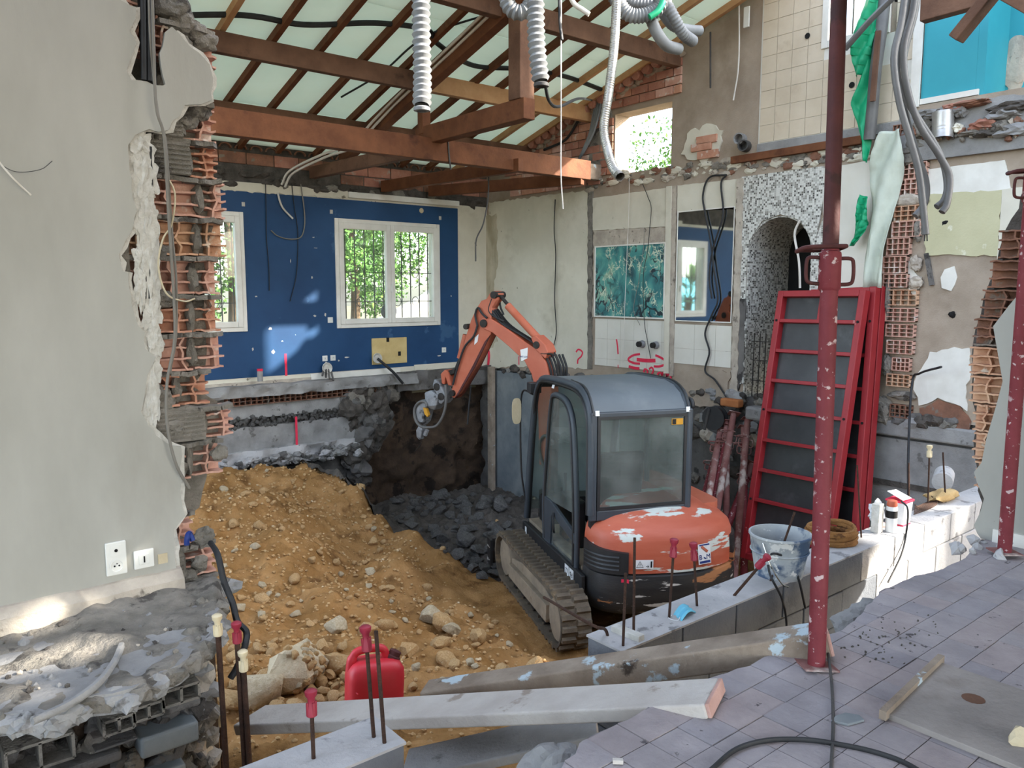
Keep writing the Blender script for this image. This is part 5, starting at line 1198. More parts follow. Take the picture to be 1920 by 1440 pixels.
# house: plan outline of the round tail
tail = cr([(-.78, .585, 0), (-.92, .575, 0), (-1.08, .5, 0), (-1.21, .3, 0), (-1.28, .02, 0), (-1.31, -.3, 0), (-1.25, -.62, 0), (-1.1, -.87, 0), (-.85, -.99, 0), (-.4, -1.03, 0), (.2, -1.0, 0)], 6)
def ring(z, k, c=(-.3, -.1), z2=None): return [(c[0] + (p[0] - c[0]) * k if p[0] < c[0] else p[0], c[1] + (p[1] - c[1]) * k, z) for p in tail]
cw_ = X(MB().loft([ring(.36, .93), ring(.40, .97), ring(.5, 1.0), ring(.66, 1.0), ring(.74, .985), ring(.76, .95)]), 'counterweight', 'black_scraped', smooth=45)
for y in (-.05, .07): MB().lathe([(.04, 0), (.045, .02), (.03, .02)], (-1.29, y - .25, .48), (-1, 0, 0), 14).build('tow_hole', 'hole_dark', cw_)
X(MB().loft([ring(.765, .97), ring(.9, .97), ring(1.06, .96), ring(1.13, .935), ring(1.17, .89), ring(1.24, .74), ring(1.3, .55), ring(1.31, .4)]), 'engine_hood', 'orange_hood', smooth=50)
X(MB().loft([[(p[0], p[1], z) for p in cr([(-.2, -.5, 0), (-.7, -.55, 0), (-.72, -.9, 0), (-.3, -.95, 0), (.7, -.9, 0), (.95, -.6, 0), (.9, -.4, 0)], 4)] for z in (.75, 1.22, 1.25)]), 'side_tank_cover', 'orange_dusty', smooth=40)
# louvred black side panel at the left rear corner
i0 = [i for i, p in enumerate(tail) if p[0] < -.8 and p[1] > .27]
c0 = (-.3, -.1)
def tl(i, z, k): p = tail[i]; return (c0[0] + (p[0] - c0[0]) * k, c0[1] + (p[1] - c0[1]) * k, z)
mbv = MB().loft([[tl(i, .76, 1.0), tl(i, .96 + .06 * (1 - j / len(i0)), 1.0), tl(i, .97 + .06 * (1 - j / len(i0)), .9), tl(i, .76, .9)] for j, i in enumerate(i0)])
ve = X(mbv, 'vent_panel', 'black_plastic', smooth=40)
for q in range(4):
    z = .80 + q * .04; MB().loft([[tl(i, z, 1.012), tl(i, z + .014, 1.006), tl(i, z + .014, .98), tl(i, z, .98)] for i in i0[1:-2]]).build('louvre', 'black_plastic', ve)
i1 = [i for i, p in enumerate(tail) if p[0] < -.8 and p[1] < -.82]
X(MB().loft([[tl(i, .76, 1.005), tl(i, 1.02, .99), tl(i, 1.02, .9), tl(i, .76, .9)] for i in i1]), 'lamp_housing', 'black_scraped', smooth=40)
# skirt and floor
X(MB().prism([(-.85, .63, .5), (.95, .63, .5), (1.15, .5, .5), (1.15, -.5, .5), (.6, -.8, .5), (-.5, -.8, .5)], (0, 0, .16)), 'floor_deck', 'black_plastic', bevel=.02)
X(MB().mm((-.7, -.42, .66), (1.0, .56, .70)), 'cab_floor', 'steel_dusty')
X(MB().mm((-.9, .60, .52), (1.0, .645, .68)), 'side_sill', 'black_plastic', bevel=.01)
# plates on the skirt
def exdecal(name, m, p, w, h, nrm, up=(0, 0, 1), t=.003, parent=ex):
    nrm = unit(nrm); rt_ = unit(np.cross(V(up), nrm)); u_ = np.cross(nrm, rt_); c = V(p)
    P = [c + rt_ * a * w / 2 + u_ * b * h / 2 for a, b in ((-1, -1), (1, -1), (1, 1), (-1, 1))]
    return MB().prism(P, nrm * t).build(name, m, parent)
def text(name, body, size, p, nrm, m, parent=ex, up=(0, 0, 1), rot=0.0):
    cu = bpy.data.curves.new(name, 'FONT'); cu.body = body; cu.size = size; cu.align_x = 'CENTER'; cu.align_y = 'CENTER'; cu.extrude = .0008
    cu.materials.append(MATS[m]); o = bpy.data.objects.new(name, cu); COL.objects.link(o)
    nrm = unit(nrm); rt_ = unit(np.cross(V(up), nrm)); u_ = np.cross(nrm, rt_)
    R = Matrix(((rt_[0], u_[0], nrm[0], p[0]), (rt_[1], u_[1], nrm[1], p[1]), (rt_[2], u_[2], nrm[2], p[2]), (0, 0, 0, 1))) @ Matrix.Rotation(rot, 4, 'Z')
    dg = bpy.context.evaluated_depsgraph_get(); mm_ = bpy.data.meshes.new_from_object(o.evaluated_get(dg)); bpy.data.objects.remove(o)
    o = bpy.data.objects.new(name, mm_); COL.objects.link(o); o.parent = parent; o.matrix_local = R; return o
for q, tx in enumerate(('77', '9d')):
    exdecal('number_plate', 'sticker_white', (-.52 - q * .13, .648, .6), .11, .12, (0, 1, 0)); text('number', tx, .075, (-.52 - q * .13, .652, .6), (0, 1, 0), 'ink_black')
exdecal('number_plate', 'sticker_white', (.85, .648, .6), .05, .1, (0, 1, 0))
# stickers on the hood and counterweight
def hood_at(u, v):
    d = ray(u, v); dl = V(d @ LF, d @ LL, d[2]); c = loc(CP); best = None
    for t in np.arange(5, 9.5, .004):
        p = c + dl * t
        z = p[2]
        k = np.interp(z, [.36, .4, .5, .66, .74, .765, .9, 1.06, 1.13, 1.17], [.93, .97, 1, 1, .985, .97, .97, .96, .935, .89])
        ys = [c0[1] + (q[1] - c0[1]) * k for q in tail]; xs = [c0[0] + (q[0] - c0[0]) * k for q in tail]
        j = min(range(len(ys)), key=lambda i: abs(ys[i] - p[1]) + (5 if xs[i] > -.5 else 0))
        if p[0] > xs[j]:
            j = max(1, min(len(tail) - 2, j)); tn = unit(V(tail[j + 1]) - V(tail[j - 1])); nn = V(tn[1], -tn[0], 0)
            if nn[0] > 0: nn = -nn
            return p, nn
    return None
h = hood_at(1318, 1037)
if h:
    p, nn = h; p = p + nn * .02; nv = unit(nn + V(0, 0, .12))
    st = exdecal('sticker', 'sticker_white', p, .145, .19, nv); q = unit(np.cross(V(0, 0, 1), nv)); uz = np.cross(nv, q)
    text('sticker_text', 'B', .065, p + nv * .006 - q * .05 + uz * -.03, nv, 'ink_blue'); text('sticker_text', 'M', .065, p + nv * .006 + q * .042 + uz * -.03, nv, 'ink_blue')
    exdecal('sticker_mark', 'orange_paint', p + nv * .006 + uz * .045, .09, .025, nv, unit(uz + q * .8), .001)
    exdecal('sticker_mark', 'ink_blue', p + nv * .006 - q * .0 + uz * -.04, .03, .012, nv, unit(uz + q * .5), .001)
    exdecal('sticker_mark', 'ink_blue', p + nv * .006 + uz * -.075, .125, .022, nv, (0, 0, 1), .001); exdecal('sticker_mark', 'ink_blue', p + nv * .006 + uz * .085, .12, .012, nv, (0, 0, 1), .001)
h = hood_at(1207, 1057)
if h:
    p, nn = h; p = p + nn * .02; q = unit(np.cross(V(0, 0, 1), nn)); exdecal('warning_label', 'sticker_white', p, .17, .085, nn)
    tri = [p - q * .04 + nn * .004 + (q * a + V(0, 0, b)) for a, b in ((-.032, -.026), (.032, -.026), (0, .03))]
    MB().tube(tri + [tri[0], tri[1]], .0025, 4).build('warning_sign', 'ink_black', ex); text('warning_sign', '!', .035, p - q * .04 + nn * .005 - V(0, 0, .006), nn, 'ink_black')
    text('warning_sign', '→', .04, p + q * .03 + nn * .005 - V(0, 0, .02), nn, 'ink_black'); MB().bar(p + q * .066 + nn * .004 - V(0, 0, .03), p + q * .066 + nn * .004 + V(0, 0, .03), .014, .002, nn).build('warning_sign', 'ink_black', ex)
h = hood_at(1172, 1092)
if h: exdecal('reflector', 'paint_red', h[0] + h[1] * .006, .07, .06, h[1])
# scraped-through orange paint on the counterweight corner
# cab
side_l = cr([(1.06, .575, .7), (.92, .575, 1.5), (.76, .565, 2.15), (.62, .555, 2.36), (.4, .55, 2.43), (-.35, .55, 2.45), (-.66, .55, 2.41), (-.82, .55, 2.28), (-.87, .55, 2.05), (-.88, .55, 1.26)], 6)
X(MB().tube(side_l, .036, 8), 'door_hoop', 'cab_grey', smooth=60)
X(MB().tube([(p[0] * .985 + .0, .575, p[2] - .035 if p[2] > 2 else p[2]) for p in side_l], .02, 6), 'door_seal', 'black_plastic', smooth=60)
side_r = [(p[0], -.46, p[2]) for p in side_l]
X(MB().tube(side_r, .04, 8), 'cab_pillar_hoop', 'cab_grey', smooth=60)
prof = [(.74, 2.36), (.55, 2.43), (.3, 2.455), (-.42, 2.475), (-.62, 2.445), (-.76, 2.38), (-.84, 2.29), (-.885, 2.2), (-.83, 2.2), (-.74, 2.31), (-.6, 2.38), (-.4, 2.41), (.3, 2.39), (.55, 2.37)]
X(MB().prism([(x, -.47, z) for x, z in prof], (0, 1.03, 0)), 'cab_roof', 'roof_grey', bevel=.025, seg=3, smooth=35)
X(MB().tube([(p[0], .535, p[1] + .012) for p in cr([(-.3, 2.47), (-.62, 2.455), (-.78, 2.385), (-.87, 2.27), (-.9, 2.2)], 4)], .01, 6), 'roof_seal', 'black_plastic')
X(MB().tube([(p[0], -.455, p[1] + .012) for p in cr([(.7, 2.37), (.3, 2.455), (-.3, 2.475), (-.62, 2.455), (-.78, 2.385), (-.87, 2.27), (-.9, 2.2)], 4)], .01, 6), 'roof_seal', 'black_plastic')
gk = frame4(MB(), 'x', -.9, -.84, -.5, 1.2, .56, 2.24, .065, .1, .06)
X(gk, 'rear_frame', 'cab_grey', bevel=.012)
gs = frame4(MB(), 'x', -.905, -.88, -.434, 1.302, .494, 2.198, .028)
X(gs, 'rear_seal', 'black_plastic')
rgl = X(MB().mm((-.893, -.41, 1.32), (-.888, .475, 2.18)), 'rear_glass', 'glass_cab')
exdecal('glass_label', 'yellow_metal', (-.897, -.33, 2.12), .12, .06, (-1, 0, 0)); exdecal('glass_label', 'ink_black', (-.9, -.295, 2.12), .04, .05, (-1, 0, 0), t=.002)
for y in (.5, -.44): exdecal('roof_label', 'sticker_white', (-.9, y, 2.235), .04, .05, (-1, 0, .15))
exdecal('roof_label', 'sticker_white', (.1, .583, 2.38), .07, .05, (0, 1, .3))
X(MB().tube(cr([(-.78, -.49, 2.33), (-.84, -.51, 2.31), (-.86, -.51, 2.25), (-.8, -.5, 2.2), (-.86, -.5, 2.15)], 4), .02, 8), 'lamp_bracket', 'black_plastic', smooth=60)
X(MB().mm((-.84, -.475, 1.25), (.75, -.465, 2.35)), 'side_glass', 'glass_cab'); X(MB().mm((.0, -.49, 1.25), (.05, -.45, 2.38)), 'cab_pillar', 'cab_grey'); X(MB().mm((-.86, -.49, .7), (1.0, -.45, 1.27)), 'side_panel', 'cab_grey')
X(MB().prism([(1.05, -.44, .8), (1.05, .54, .8), (.76, .54, 2.3), (.76, -.44, 2.3)], (.006, 0, 0)), 'front_glass', 'glass_cab')
for y in (-.45, .555): X(MB().tube([(1.06, y, .7), (.9, y, 1.6), (.74, y, 2.33)], .03, 8), 'front_pillar', 'black_plastic', smooth=60)
X(MB().bar((.74, -.45, 2.33), (.74, .55, 2.33), .06, .07), 'front_header', 'black_plastic')
X(MB().mm((-.86, -.44, .7), (-.8, .54, 1.3)), 'rear_bulkhead', 'seat_vinyl')
# door panel on the left, standing in its opening
do = empty('door', (0, .6, 0)); do.parent = ex
dpath = cr([(.3, 0, .66), (.32, 0, 1.14), (.2, 0, 1.8), (.1, 0, 2.2), (.0, 0, 2.3), (-.32, 0, 2.29), (-.5, 0, 2.16), (-.58, 0, 1.9), (-.66, 0, 1.2), (-.66, 0, .64)], 5)
MB().tube(dpath, .03, 8).build('door_frame', 'cab_grey', do, smooth=60)
MB().tube([(p[0] * .9, .012, p[2] - .02 if p[2] > 1.5 else p[2]) for p in dpath], .016, 6).build('door_trim', 'black_plastic', do, smooth=60)
MB().bar((.3, 0, .66), (-.66, 0, .6), .05, .07).build('door_bottom', 'cab_grey', do, bevel=.008)
MB().prism([(.32, -.02, 1.16), (.1, -.02, 1.16), (-.66, -.02, 1.0), (-.66, -.02, .9), (.02, -.02, 1.02), (.06, -.02, .98), (.1, -.02, .64), (.3, -.02, .66)], (0, .04, 0)).build('door_panel', 'cab_grey', do, bevel=.008)
MB().prism([(p[0] * .95, 0, p[2]) for p in dpath if p[2] > 1.1], (0, .005, 0)).build('door_glass', 'glass_cab', do)
MB().prism([(.08, 0, .68), (-.62, 0, .66), (-.62, 0, .98), (.02, 0, 1.02)], (0, .005, 0)).build('lower_glass', 'glass_clear', do)
MB().tube(cr([(-.05, .03, 1.06), (-.1, .05, 1.0), (-.12, .05, .9), (-.08, .03, .86)], 4), .012, 6).build('door_handle', 'black_plastic', do)
# mirror
mr_ = X(MB().loft([[(.92 + .0, .74 + .055 * math.copysign(abs(math.cos(a)) ** .6, math.cos(a)), 2.0 + .15 * math.copysign(abs(math.sin(a)) ** .6, math.sin(a))) for a in np.linspace(0, 6.2832, 20, endpoint=False)], [(.95, .74 + .05 * math.copysign(abs(math.cos(a)) ** .6, math.cos(a)), 2.0 + .14 * math.copysign(abs(math.sin(a)) ** .6, math.sin(a))) for a in np.linspace(0, 6.2832, 20, endpoint=False)]]), 'mirror', 'foam_cream', smooth=30)
X(MB().tube(cr([(.8, .58, 2.2), (.95, .66, 2.22), (.97, .68, 1.9), (1.0, .66, 1.3), (1.02, .6, .9)], 5), .011, 6), 'grab_rail', 'black_plastic', smooth=60)
X(MB().mm((.74, .5, 2.22), (.86, .64, 2.34)), 'work_lamp', 'black_plastic', bevel=.01)
# interior
se = X(MB().mm((-.35, -.2, .95), (.15, .3, 1.06)), 'seat', 'seat_vinyl', bevel=.03, seg=3)
X(MB().prism([(-.35, -.22, 1.0), (-.25, -.22, 1.0), (-.36, -.22, 1.75), (-.47, -.22, 1.75)], (0, .52, 0)), 'seat_back', 'seat_vinyl', bevel=.04, seg=3)
for y in (-.33, .38): X(MB().mm((-.2, y - .06, .7), (.3, y + .06, 1.2)), 'console', 'black_plastic', bevel=.02); X(MB().tube([(.25, y, 1.2), (.28, y, 1.4)], [.012, .02], 8), 'joystick', 'black_plastic')
X(MB().mm((.7, -.4, .7), (.95, .45, 1.0)), 'pedal_box', 'black_plastic')
# boom, arm and hammer in the plane of the swung boom
BP0 = V(1.2, .15); BPH = math.radians(40); be = V(math.cos(BPH), math.sin(BPH), 0); bn = V(-math.sin(BPH), math.cos(BPH), 0)
def bp(u, v, off=0.0):
    d = ray(u, v); dl = V(d @ LF, d @ LL, d[2]); c = loc(CP); P0 = V(BP0[0], BP0[1], 0) + bn * off; t = ((P0 - c) @ bn) / (dl @ bn); return c + dl * t
def plate(name, px, th, m, off=0.0, bevel=.012, parent=ex): return MB().prism([bp(u, v) + bn * (off - th / 2) for u, v in px], bn * th).build(name, m, parent, bevel=bevel)
boom = plate('boom', [(905, 607), (911, 594), (926, 596), (960, 618), (990, 640), (1018, 657), (1031, 680), (1040, 720), (1043, 760), (1041, 850), (1038, 935), (1027, 935), (1024, 850), (1019, 790), (1014, 742), (1003, 700), (990, 676), (962, 650), (930, 623), (914, 617)], .17, 'orange_paint', bevel=.01)
plate('swing_post', [(1018, 915), (1048, 915), (1050, 965), (1016, 965)], .2, 'steel_dark')
armb = plate('arm', [(918, 560), (925, 548), (934, 545), (940, 551), (937, 562), (928, 577), (927, 600), (926, 626), (912, 655), (896, 688), (866, 738), (858, 746), (851, 742), (853, 728), (862, 700), (869, 672), (880, 628), (889, 600), (898, 580), (908, 564)], .14, 'orange_dusty')
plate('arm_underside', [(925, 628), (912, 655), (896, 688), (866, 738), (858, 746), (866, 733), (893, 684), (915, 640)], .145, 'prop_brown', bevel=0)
for u, v, r in [(934, 553, .045), (915, 606, .05), (1014, 646, .045), (856, 736, .04), (882, 612, .035)]:
    c = bp(u, v); MB().lathe([(r, -.11), (r, .11)], c, bn, 14).build('pin', 'steel_dark', ex, smooth=40)
def bt_(name, pts_, r, m, off=0.0, k=6): return MB().tube(cr([bp(u, v) + bn * off for u, v in pts_], k), r, 8).build(name, m, ex, smooth=60)
c1, c2, c3_ = bp(939, 556) + bn * .0, bp(958, 576), bp(1014, 640)
up_ = V(0, 0, .05)
MB().cyl(c1, bp(962, 582), .022).build('arm_cylinder_rod', 'steel_dark', ex, smooth=40)
MB().cyl(bp(952, 573), bp(1012, 638), .048, 14).build('arm_cylinder', 'orange_dusty', ex, smooth=40)
plate('cylinder_bracket', [(1003, 632), (1012, 628), (1030, 645), (1036, 660), (1030, 672), (1012, 655)], .2, 'orange_paint')
MB().cyl(bp(868, 672) + bn * .02 + be * .03, bp(880, 628) + be * .05, .045, 12).build('bucket_cylinder', 'orange_dusty', ex, smooth=40)
MB().cyl(bp(858, 690) + be * .02, bp(868, 668) + be * .03, .022, 10).build('bucket_cylinder_rod', 'steel_dark', ex, smooth=40)
MB().cyl(bp(1019, 870), bp(1016, 745), .05, 12).build('boom_cylinder', 'orange_paint', ex, smooth=40); MB().cyl(bp(1019, 745), bp(1017, 700), .025, 10).build('boom_cylinder_rod', 'chrome', ex, smooth=40)
for q in range(4):
    bt_('hose', [(925 + q, 580), (945 + q * 2, 606 + q), (985 + q * 2, 630 + q * 2), (1020 + q * 3, 655), (1036 + q * 3, 690), (1038 + q * 3, 715)], .014, 'rubber_hose', .05 - q * .035)
bt_('hose', [(904, 610), (900, 590), (905, 577), (913, 588), (922, 596)], .014, 'rubber_hose', .1); bt_('hose', [(904, 610), (897, 630), (880, 650), (866, 690), (858, 720)], .014, 'rubber_hose', .1)
bt_('hose', [(928, 560), (922, 580), (930, 592), (950, 602)], .013, 'rubber_hose', .06); bt_('hose', [(932, 555), (934, 575), (940, 590)], .013, 'rubber_hose', -.05)
bt_('hose', [(1040, 820), (1028, 815), (1020, 830), (1022, 855), (1030, 880), (1028, 910), (1030, 935)], .02, 'conduit_grey', .1)
bt_('boom_rail', [(1022, 662), (1045, 664), (1052, 675), (1054, 700)], .012, 'steel_dark', .09)
for q in range(3): bt_('hose', [(1040 + q * 4, 665), (1050 + q * 3, 690), (1050 + q * 2, 715)], .015, 'rubber_hose', -.02 - q * .03)
p = bp(991, 665) + bn * .088; P = [bp(u, v) + bn * .087 for u, v in ((983, 655), (997, 651), (996, 671), (985, 676))]; MB().prism(P, bn * .003).build('sticker', 'sticker_white', ex)
text('sticker_text', 'BAT.LOC', .03, bp(990, 668) + bn * .092, bn, 'ink_blue', rot=0)
P = [bp(u, v) + bn * .074 for u, v in ((897, 632), (904, 626), (902, 640), (896, 646))]; MB().prism(P, bn * .003).build('sticker', 'sticker_white', ex)
# hammer attachment
plate('link_arm', [(833, 700), (841, 692), (847, 697), (853, 722), (847, 722), (842, 706), (840, 720), (835, 718)], .16, 'orange_dusty')
plate('link_arm', [(842, 695), (858, 690), (856, 700), (846, 704)], .1, 'steel_dark')
plate('quick_hitch', [(822, 709), (827, 712), (835, 722), (843, 736), (842, 750), (836, 757), (830, 754), (831, 744), (823, 733), (819, 722)], .2, 'steel_grey', bevel=.02)
for u, v in [(828, 724), (836, 742)]: MB().lathe([(.03, -.115), (.05, -.11), (.05, .11), (.03, .115)], bp(u, v), bn, 12).build('hitch_pin', 'steel_dark', ex, smooth=40)
MB().loft([[bp(u, v) + bn * o for u, v, o in q] for q in (((803, 735, -.09), (803, 735, .09), (815, 730, .09), (815, 730, -.09)), ((806, 748, -.11), (806, 748, .11), (832, 740, .11), (832, 740, -.11)), ((811, 760, -.11), (811, 760, .11), (828, 758, .11), (828, 758, -.11)), ((813, 766, -.07), (813, 766, .07), (821, 768, .07), (821, 768, -.07)))]).build('hammer_head', 'steel_grey', ex, bevel=.02)
MB().loft([[bp(u, v) + bn * o for u, v, o in q] for q in (((796, 748, -.09), (796, 748, .09), (810, 750, .09), (810, 750, -.09)), ((787, 764, -.1), (787, 764, .1), (806, 768, .1), (806, 768, -.1)), ((785, 786, -.09), (785, 786, .09), (801, 790, .09), (801, 790, -.09)), ((789, 796, -.05), (789, 796, .05), (797, 797, .05), (797, 797, -.05)))]).build('hammer_body', 'steel_grey', ex, bevel=.02)
MB().loft([[bp(u, v) + bn * o for u, v, o in q] for q in (((789, 796, -.04), (789, 796, .04), (796, 797, .04), (796, 797, -.04)), ((784, 806, -.05), (784, 806, .05), (796, 806, .05), (796, 806, -.05)), ((784, 818, -.04), (784, 818, .04), (792, 820, .04), (792, 820, -.04)), ((788, 824, -.03), (788, 824, .03), (793, 823, .03), (793, 823, -.03)))]).build('hammer_jaw', 'steel_grey', ex, bevel=.012)
MB().tube([bp(797, 816), bp(801, 806)], [.03, .03], 8).build('hammer_jaw', 'steel_grey', ex)
plate('coupling', [(804, 762), (810, 764), (814, 776), (812, 780), (807, 774)], .05, 'yellow_metal', .1, bevel=.004)
bt_('hose', [(846, 720), (847, 750), (842, 775), (830, 795), (815, 799), (800, 797), (790, 785), (788, 765), (797, 752), (808, 752), (811, 760)], .018, 'conduit_grey', .12)
bt_('wire', [(790, 824), (788, 835), (777, 847)], .005, 'steel_dark')
bt_('hose', [(874, 725), (871, 760), (868, 798)], .012, 'rubber_hose', -.1)
# ================================================================== THINGS ON THE SITE
# ---- adjustable steel props
def prop(name, base, top, label, zc=None, m1='prop_red', m2='prop_brown', r=1.0, plate_=True, group=None, fr=.5, handle=True):
    base, top = V(base), V(top); d = unit(top - base); L = np.linalg.norm(top - base)
    xa = unit(RT - d * (RT @ d)); ya = np.cross(d, xa); rz = Matrix(((xa[0], ya[0], d[0]), (xa[1], ya[1], d[1]), (xa[2], ya[2], d[2]))).to_quaternion(); root = bpy.data.objects.new(name, None); COL.objects.link(root); root.location = base; root.rotation_mode = 'QUATERNION'; root.rotation_quaternion = rz
    tag(root, label, 'prop', group); hc = L * fr if zc is None else zc
    MB().cyl((0, 0, .0), (0, 0, hc), .031 * r, 18).build('outer_tube', m1, root, smooth=40)
    MB().cyl((0, 0, hc - .02), (0, 0, L), .0285 * r, 18).build('inner_tube', m2, root, smooth=40)
    MB().lathe([(.031, 0), (.039, .01), (.039, .13), (.037, .14), (.03, .145)], (0, 0, hc - .15), (0, 0, 1), 18).build('collar', m1, root, smooth=40)
    if handle:
        for s in (-1, 1): MB().tube(cr([(s * .03, 0, hc - .03), (s * .075, 0, hc - .03), (s * .085, 0, hc - .05), (s * .085, 0, hc - .1), (s * .075, 0, hc - .12), (s * .035, 0, hc - .125)], 4), .007, 8).build('handle', m2, root, smooth=60)
        MB().tube(cr([(.045, -.03, hc + .01), (.04, .04, hc + .01), (-.03, .045, hc + .005), (-.1, .03, hc), (-.12, 0, hc - .01), (-.1, -.03, hc), (-.03, -.04, hc + .005), (.045, -.03, hc + .01)], 4), .008, 8).build('locking_pin', m2, root, smooth=60)
    if plate_:
        MB().mm((-.06, -.06, 0), (.06, .06, .006)).build('base_plate', 'prop_dusty', root)
        MB().mm((-.07, -.07, L - .008), (.07, .07, L)).build('head_plate', m2, root)
    return root
b = V(2.575, 1.405, .004); t = atd(1574, -190, 1); t = V(2.62, 1.37, 2.75)
_b = V(2.575, 1.405, 0); _p = CP + ray(1573, 0) * ((_b - CP) @ FC * 1.0); _t = _b + (_p - _b) * (2.75 / _p[2]); prop('steel_prop', tuple(_b), tuple(_t), 'red steel prop speckled with white standing by the plank end on the tiles', zc=zat(2.56, 1.41, 457), r=1.0)
prop('steel_prop', (4.43, 1.43, .02), (4.43, 1.43, 2.75), 'dark red steel prop standing in debris against the grey side wall', zc=zat(4.43, 1.43, 330), r=1.05)
pile = [((1330, 925), (1352, 800)), ((1322, 925), (1345, 840)), ((1348, 935), (1376, 775)), ((1340, 930), (1368, 800)), ((1385, 985), (1402, 785)), ((1375, 960), (1410, 870)), ((1362, 945), (1362, 790)), ((1395, 970), (1395, 800))]
for k, (a, t_) in enumerate(pile):
    p0 = onx(*a, 7.75 + .03 * k); p1 = onx(*t_, 8.36 + .02 * (k % 3)); d = unit(p1 - p0); p0 = p0 - d * ((p0[2] + 2.02) / d[2])
    prop('leaning_prop', p0, p1, 'pale dusty steel prop leaning in the bundle beside the formwork panels' if k % 2 == 0 else 'dark red steel prop leaning in the bundle beside the formwork panels', m1='prop_dusty' if k % 2 == 0 else 'prop_red', m2='prop_dusty', r=1.35, group='bundle of leaning props', fr=.88)
# ---- formwork panels
def panel(bl, tl, tr, label, n=9, front=True):
    bl, tl, tr = V(bl), V(tl), V(tr); ez = unit(tl - bl); exx = unit((tr - tl) - ez * ((tr - tl) @ ez)); ey = np.cross(exx, ez); W = np.linalg.norm(tr - tl); H_ = np.linalg.norm(tl - bl)
    if ey[0] < 0: ey = -ey                      # ey points to the wall
    root = bpy.data.objects.new('formwork_panel', None); COL.objects.link(root); tag(root, label, 'formwork panel', 'red formwork panels leaning on the wall')
    root.matrix_world = Matrix(((exx[0], ey[0], ez[0], bl[0]), (exx[1], ey[1], ez[1], bl[1]), (exx[2], ey[2], ez[2], bl[2]), (0, 0, 0, 1)))
    D = .11
    MB().mm((.01, D - .015, .01), (W - .01, D, H_ - .01)).build('plywood_sheet', 'form_ply', root)
    for x in (0, W - .07): MB().mm((x, 0, 0), (x + .07, D, H_)).build('side_rail', 'form_red', root, bevel=.006)
    for z in (0, H_ - .07): MB().mm((.07, 0, z), (W - .07, D, z + .07)).build('end_rail', 'form_red', root, bevel=.006)
    for k in range(1, n):
        z = H_ * k / n; MB().mm((.07, .01, z - .02), (W - .07, D, z + .02)).build('cross_rib', 'form_red', root, bevel=.004)
    MB().mm((W * .5, .02, H_ * (n - 1) / n), (W * .5 + .06, D, H_)).build('stiffener', 'form_red', root, bevel=.004)
    for k in range(2, n, 3):
        for x in (.035, W - .035): MB().lathe([(.014, 0), (.014, .012)], (x, .004, H_ * k / n), (0, -1, 0), 10).build('tie_hole', 'hole_dark', root)
    return root
ptl, ptr = onx(1459, 545, 8.22), onx(1622, 549, 8.18); pbl = onx(1387, 1045, 7.62)
panel(pbl, ptl, ptr, 'front red steel formwork panel, cross ribs and dusty dark plywood in full view')
sh = V(.16, -.22, .0)
panel(onx(1460, 1075, 7.95), onx(1500, 545, 8.36), onx(1641, 548, 8.32), 'second red formwork panel, half hidden behind the front one')
panel(onx(1480, 1085, 8.08), onx(1520, 543, 8.5), onx(1653, 547, 8.46), 'rearmost red formwork panel of which only the edge shows')
# ---- bucket on the low wall
def bucket():
    p = onz(1476, 1082, -.12); root = empty('bucket', (p[0], p[1] + .05, -.12)); tag(root, 'grey builder\'s bucket smeared with mortar on the low wall', 'bucket')
    MB().lathe([(.0, .012), (.108, .012), (.11, .0), (.118, 0), (.135, .1), (.152, .21), (.158, .215), (.158, .225), (.148, .225), (.145, .205), (.128, .1), (.108, .02), (0, .018)], (0, 0, 0), n=28).build('body', 'bucket_grey', root, smooth=50)
    MB().lathe([(.11, 0), (.12, .005), (.12, .015), (.11, .02)], (0, 0, .14), n=20, closed=True) if False else None
    MB().tube(cr([(-.155, 0, .2), (-.17, -.06, .1), (-.15, -.11, .02), (-.12, -.13, -.0)], 5), .004, 6).build('handle', 'chrome', root)
    MB().tube([(.1435 * math.cos(a), .1435 * math.sin(a), .135) for a in np.linspace(0, 6.2832, 29)], .006, 5).build('rib', 'bucket_grey', root)
bucket()
# ---- coil of brown rope
p = onz(1588, 1022, -.12); co = empty('hose_coil', (p[0], p[1] + .1, -.12)); tag(co, 'coil of brown hose lying on the low wall behind the prop', 'coil')
for k in range(9):
    r = .15 - .006 * (k % 3); z = .012 + .018 * (k // 2) ; MB().tube([((r + .003 * math.sin(3 * a + k)) * math.cos(a) * (1 + .04 * math.sin(k)), (r) * math.sin(a) * .9, z + .006 * math.sin(2 * a + k)) for a in np.linspace(0, 6.2832, 33)], .012, 6).build('turn', 'rope_brown', co, smooth=60)
# ---- small things at the far end of the wall
def onwall(u, v): q = onz(u, v, -.12); return q
q = onwall(1645, 998); bx = MB().mm((q[0] - .03, q[1] - .02, -.12), (q[0] + .03, q[1] + .03, .06)).build('mortar_carton', 'plaster_edge', bevel=.004); tag(bx, 'torn white carton standing on the low wall', 'carton')
q = onwall(1676, 998); sc_ = empty('spray_can', (q[0], q[1] + .02, -.12)); tag(sc_, 'marker spray can with orange cap on the low wall', 'spray can')
MB().lathe([(.0, 0), (.031, 0), (.033, .005), (.033, .15), (.03, .16), (.02, .165)], (0, 0, 0), n=20).build('can', 'sticker_white', sc_, smooth=40)
MB().lathe([(.033, .09), (.0335, .095), (.0335, .13), (.033, .135)], (0, 0, 0), n=20, closed=True).build('label_band', 'ink_black', sc_); MB().lathe([(.029, .16), (.031, .165), (.028, .195), (.015, .2)], (0, 0, 0), n=16).build('cap', 'orange_paint', sc_, smooth=40)
q = onwall(1697, 986); tub = empty('plastic_tub', (q[0] + .02, q[1] + .05, -.12)); tag(tub, 'translucent square tub with a red rim on the low wall', 'tub')
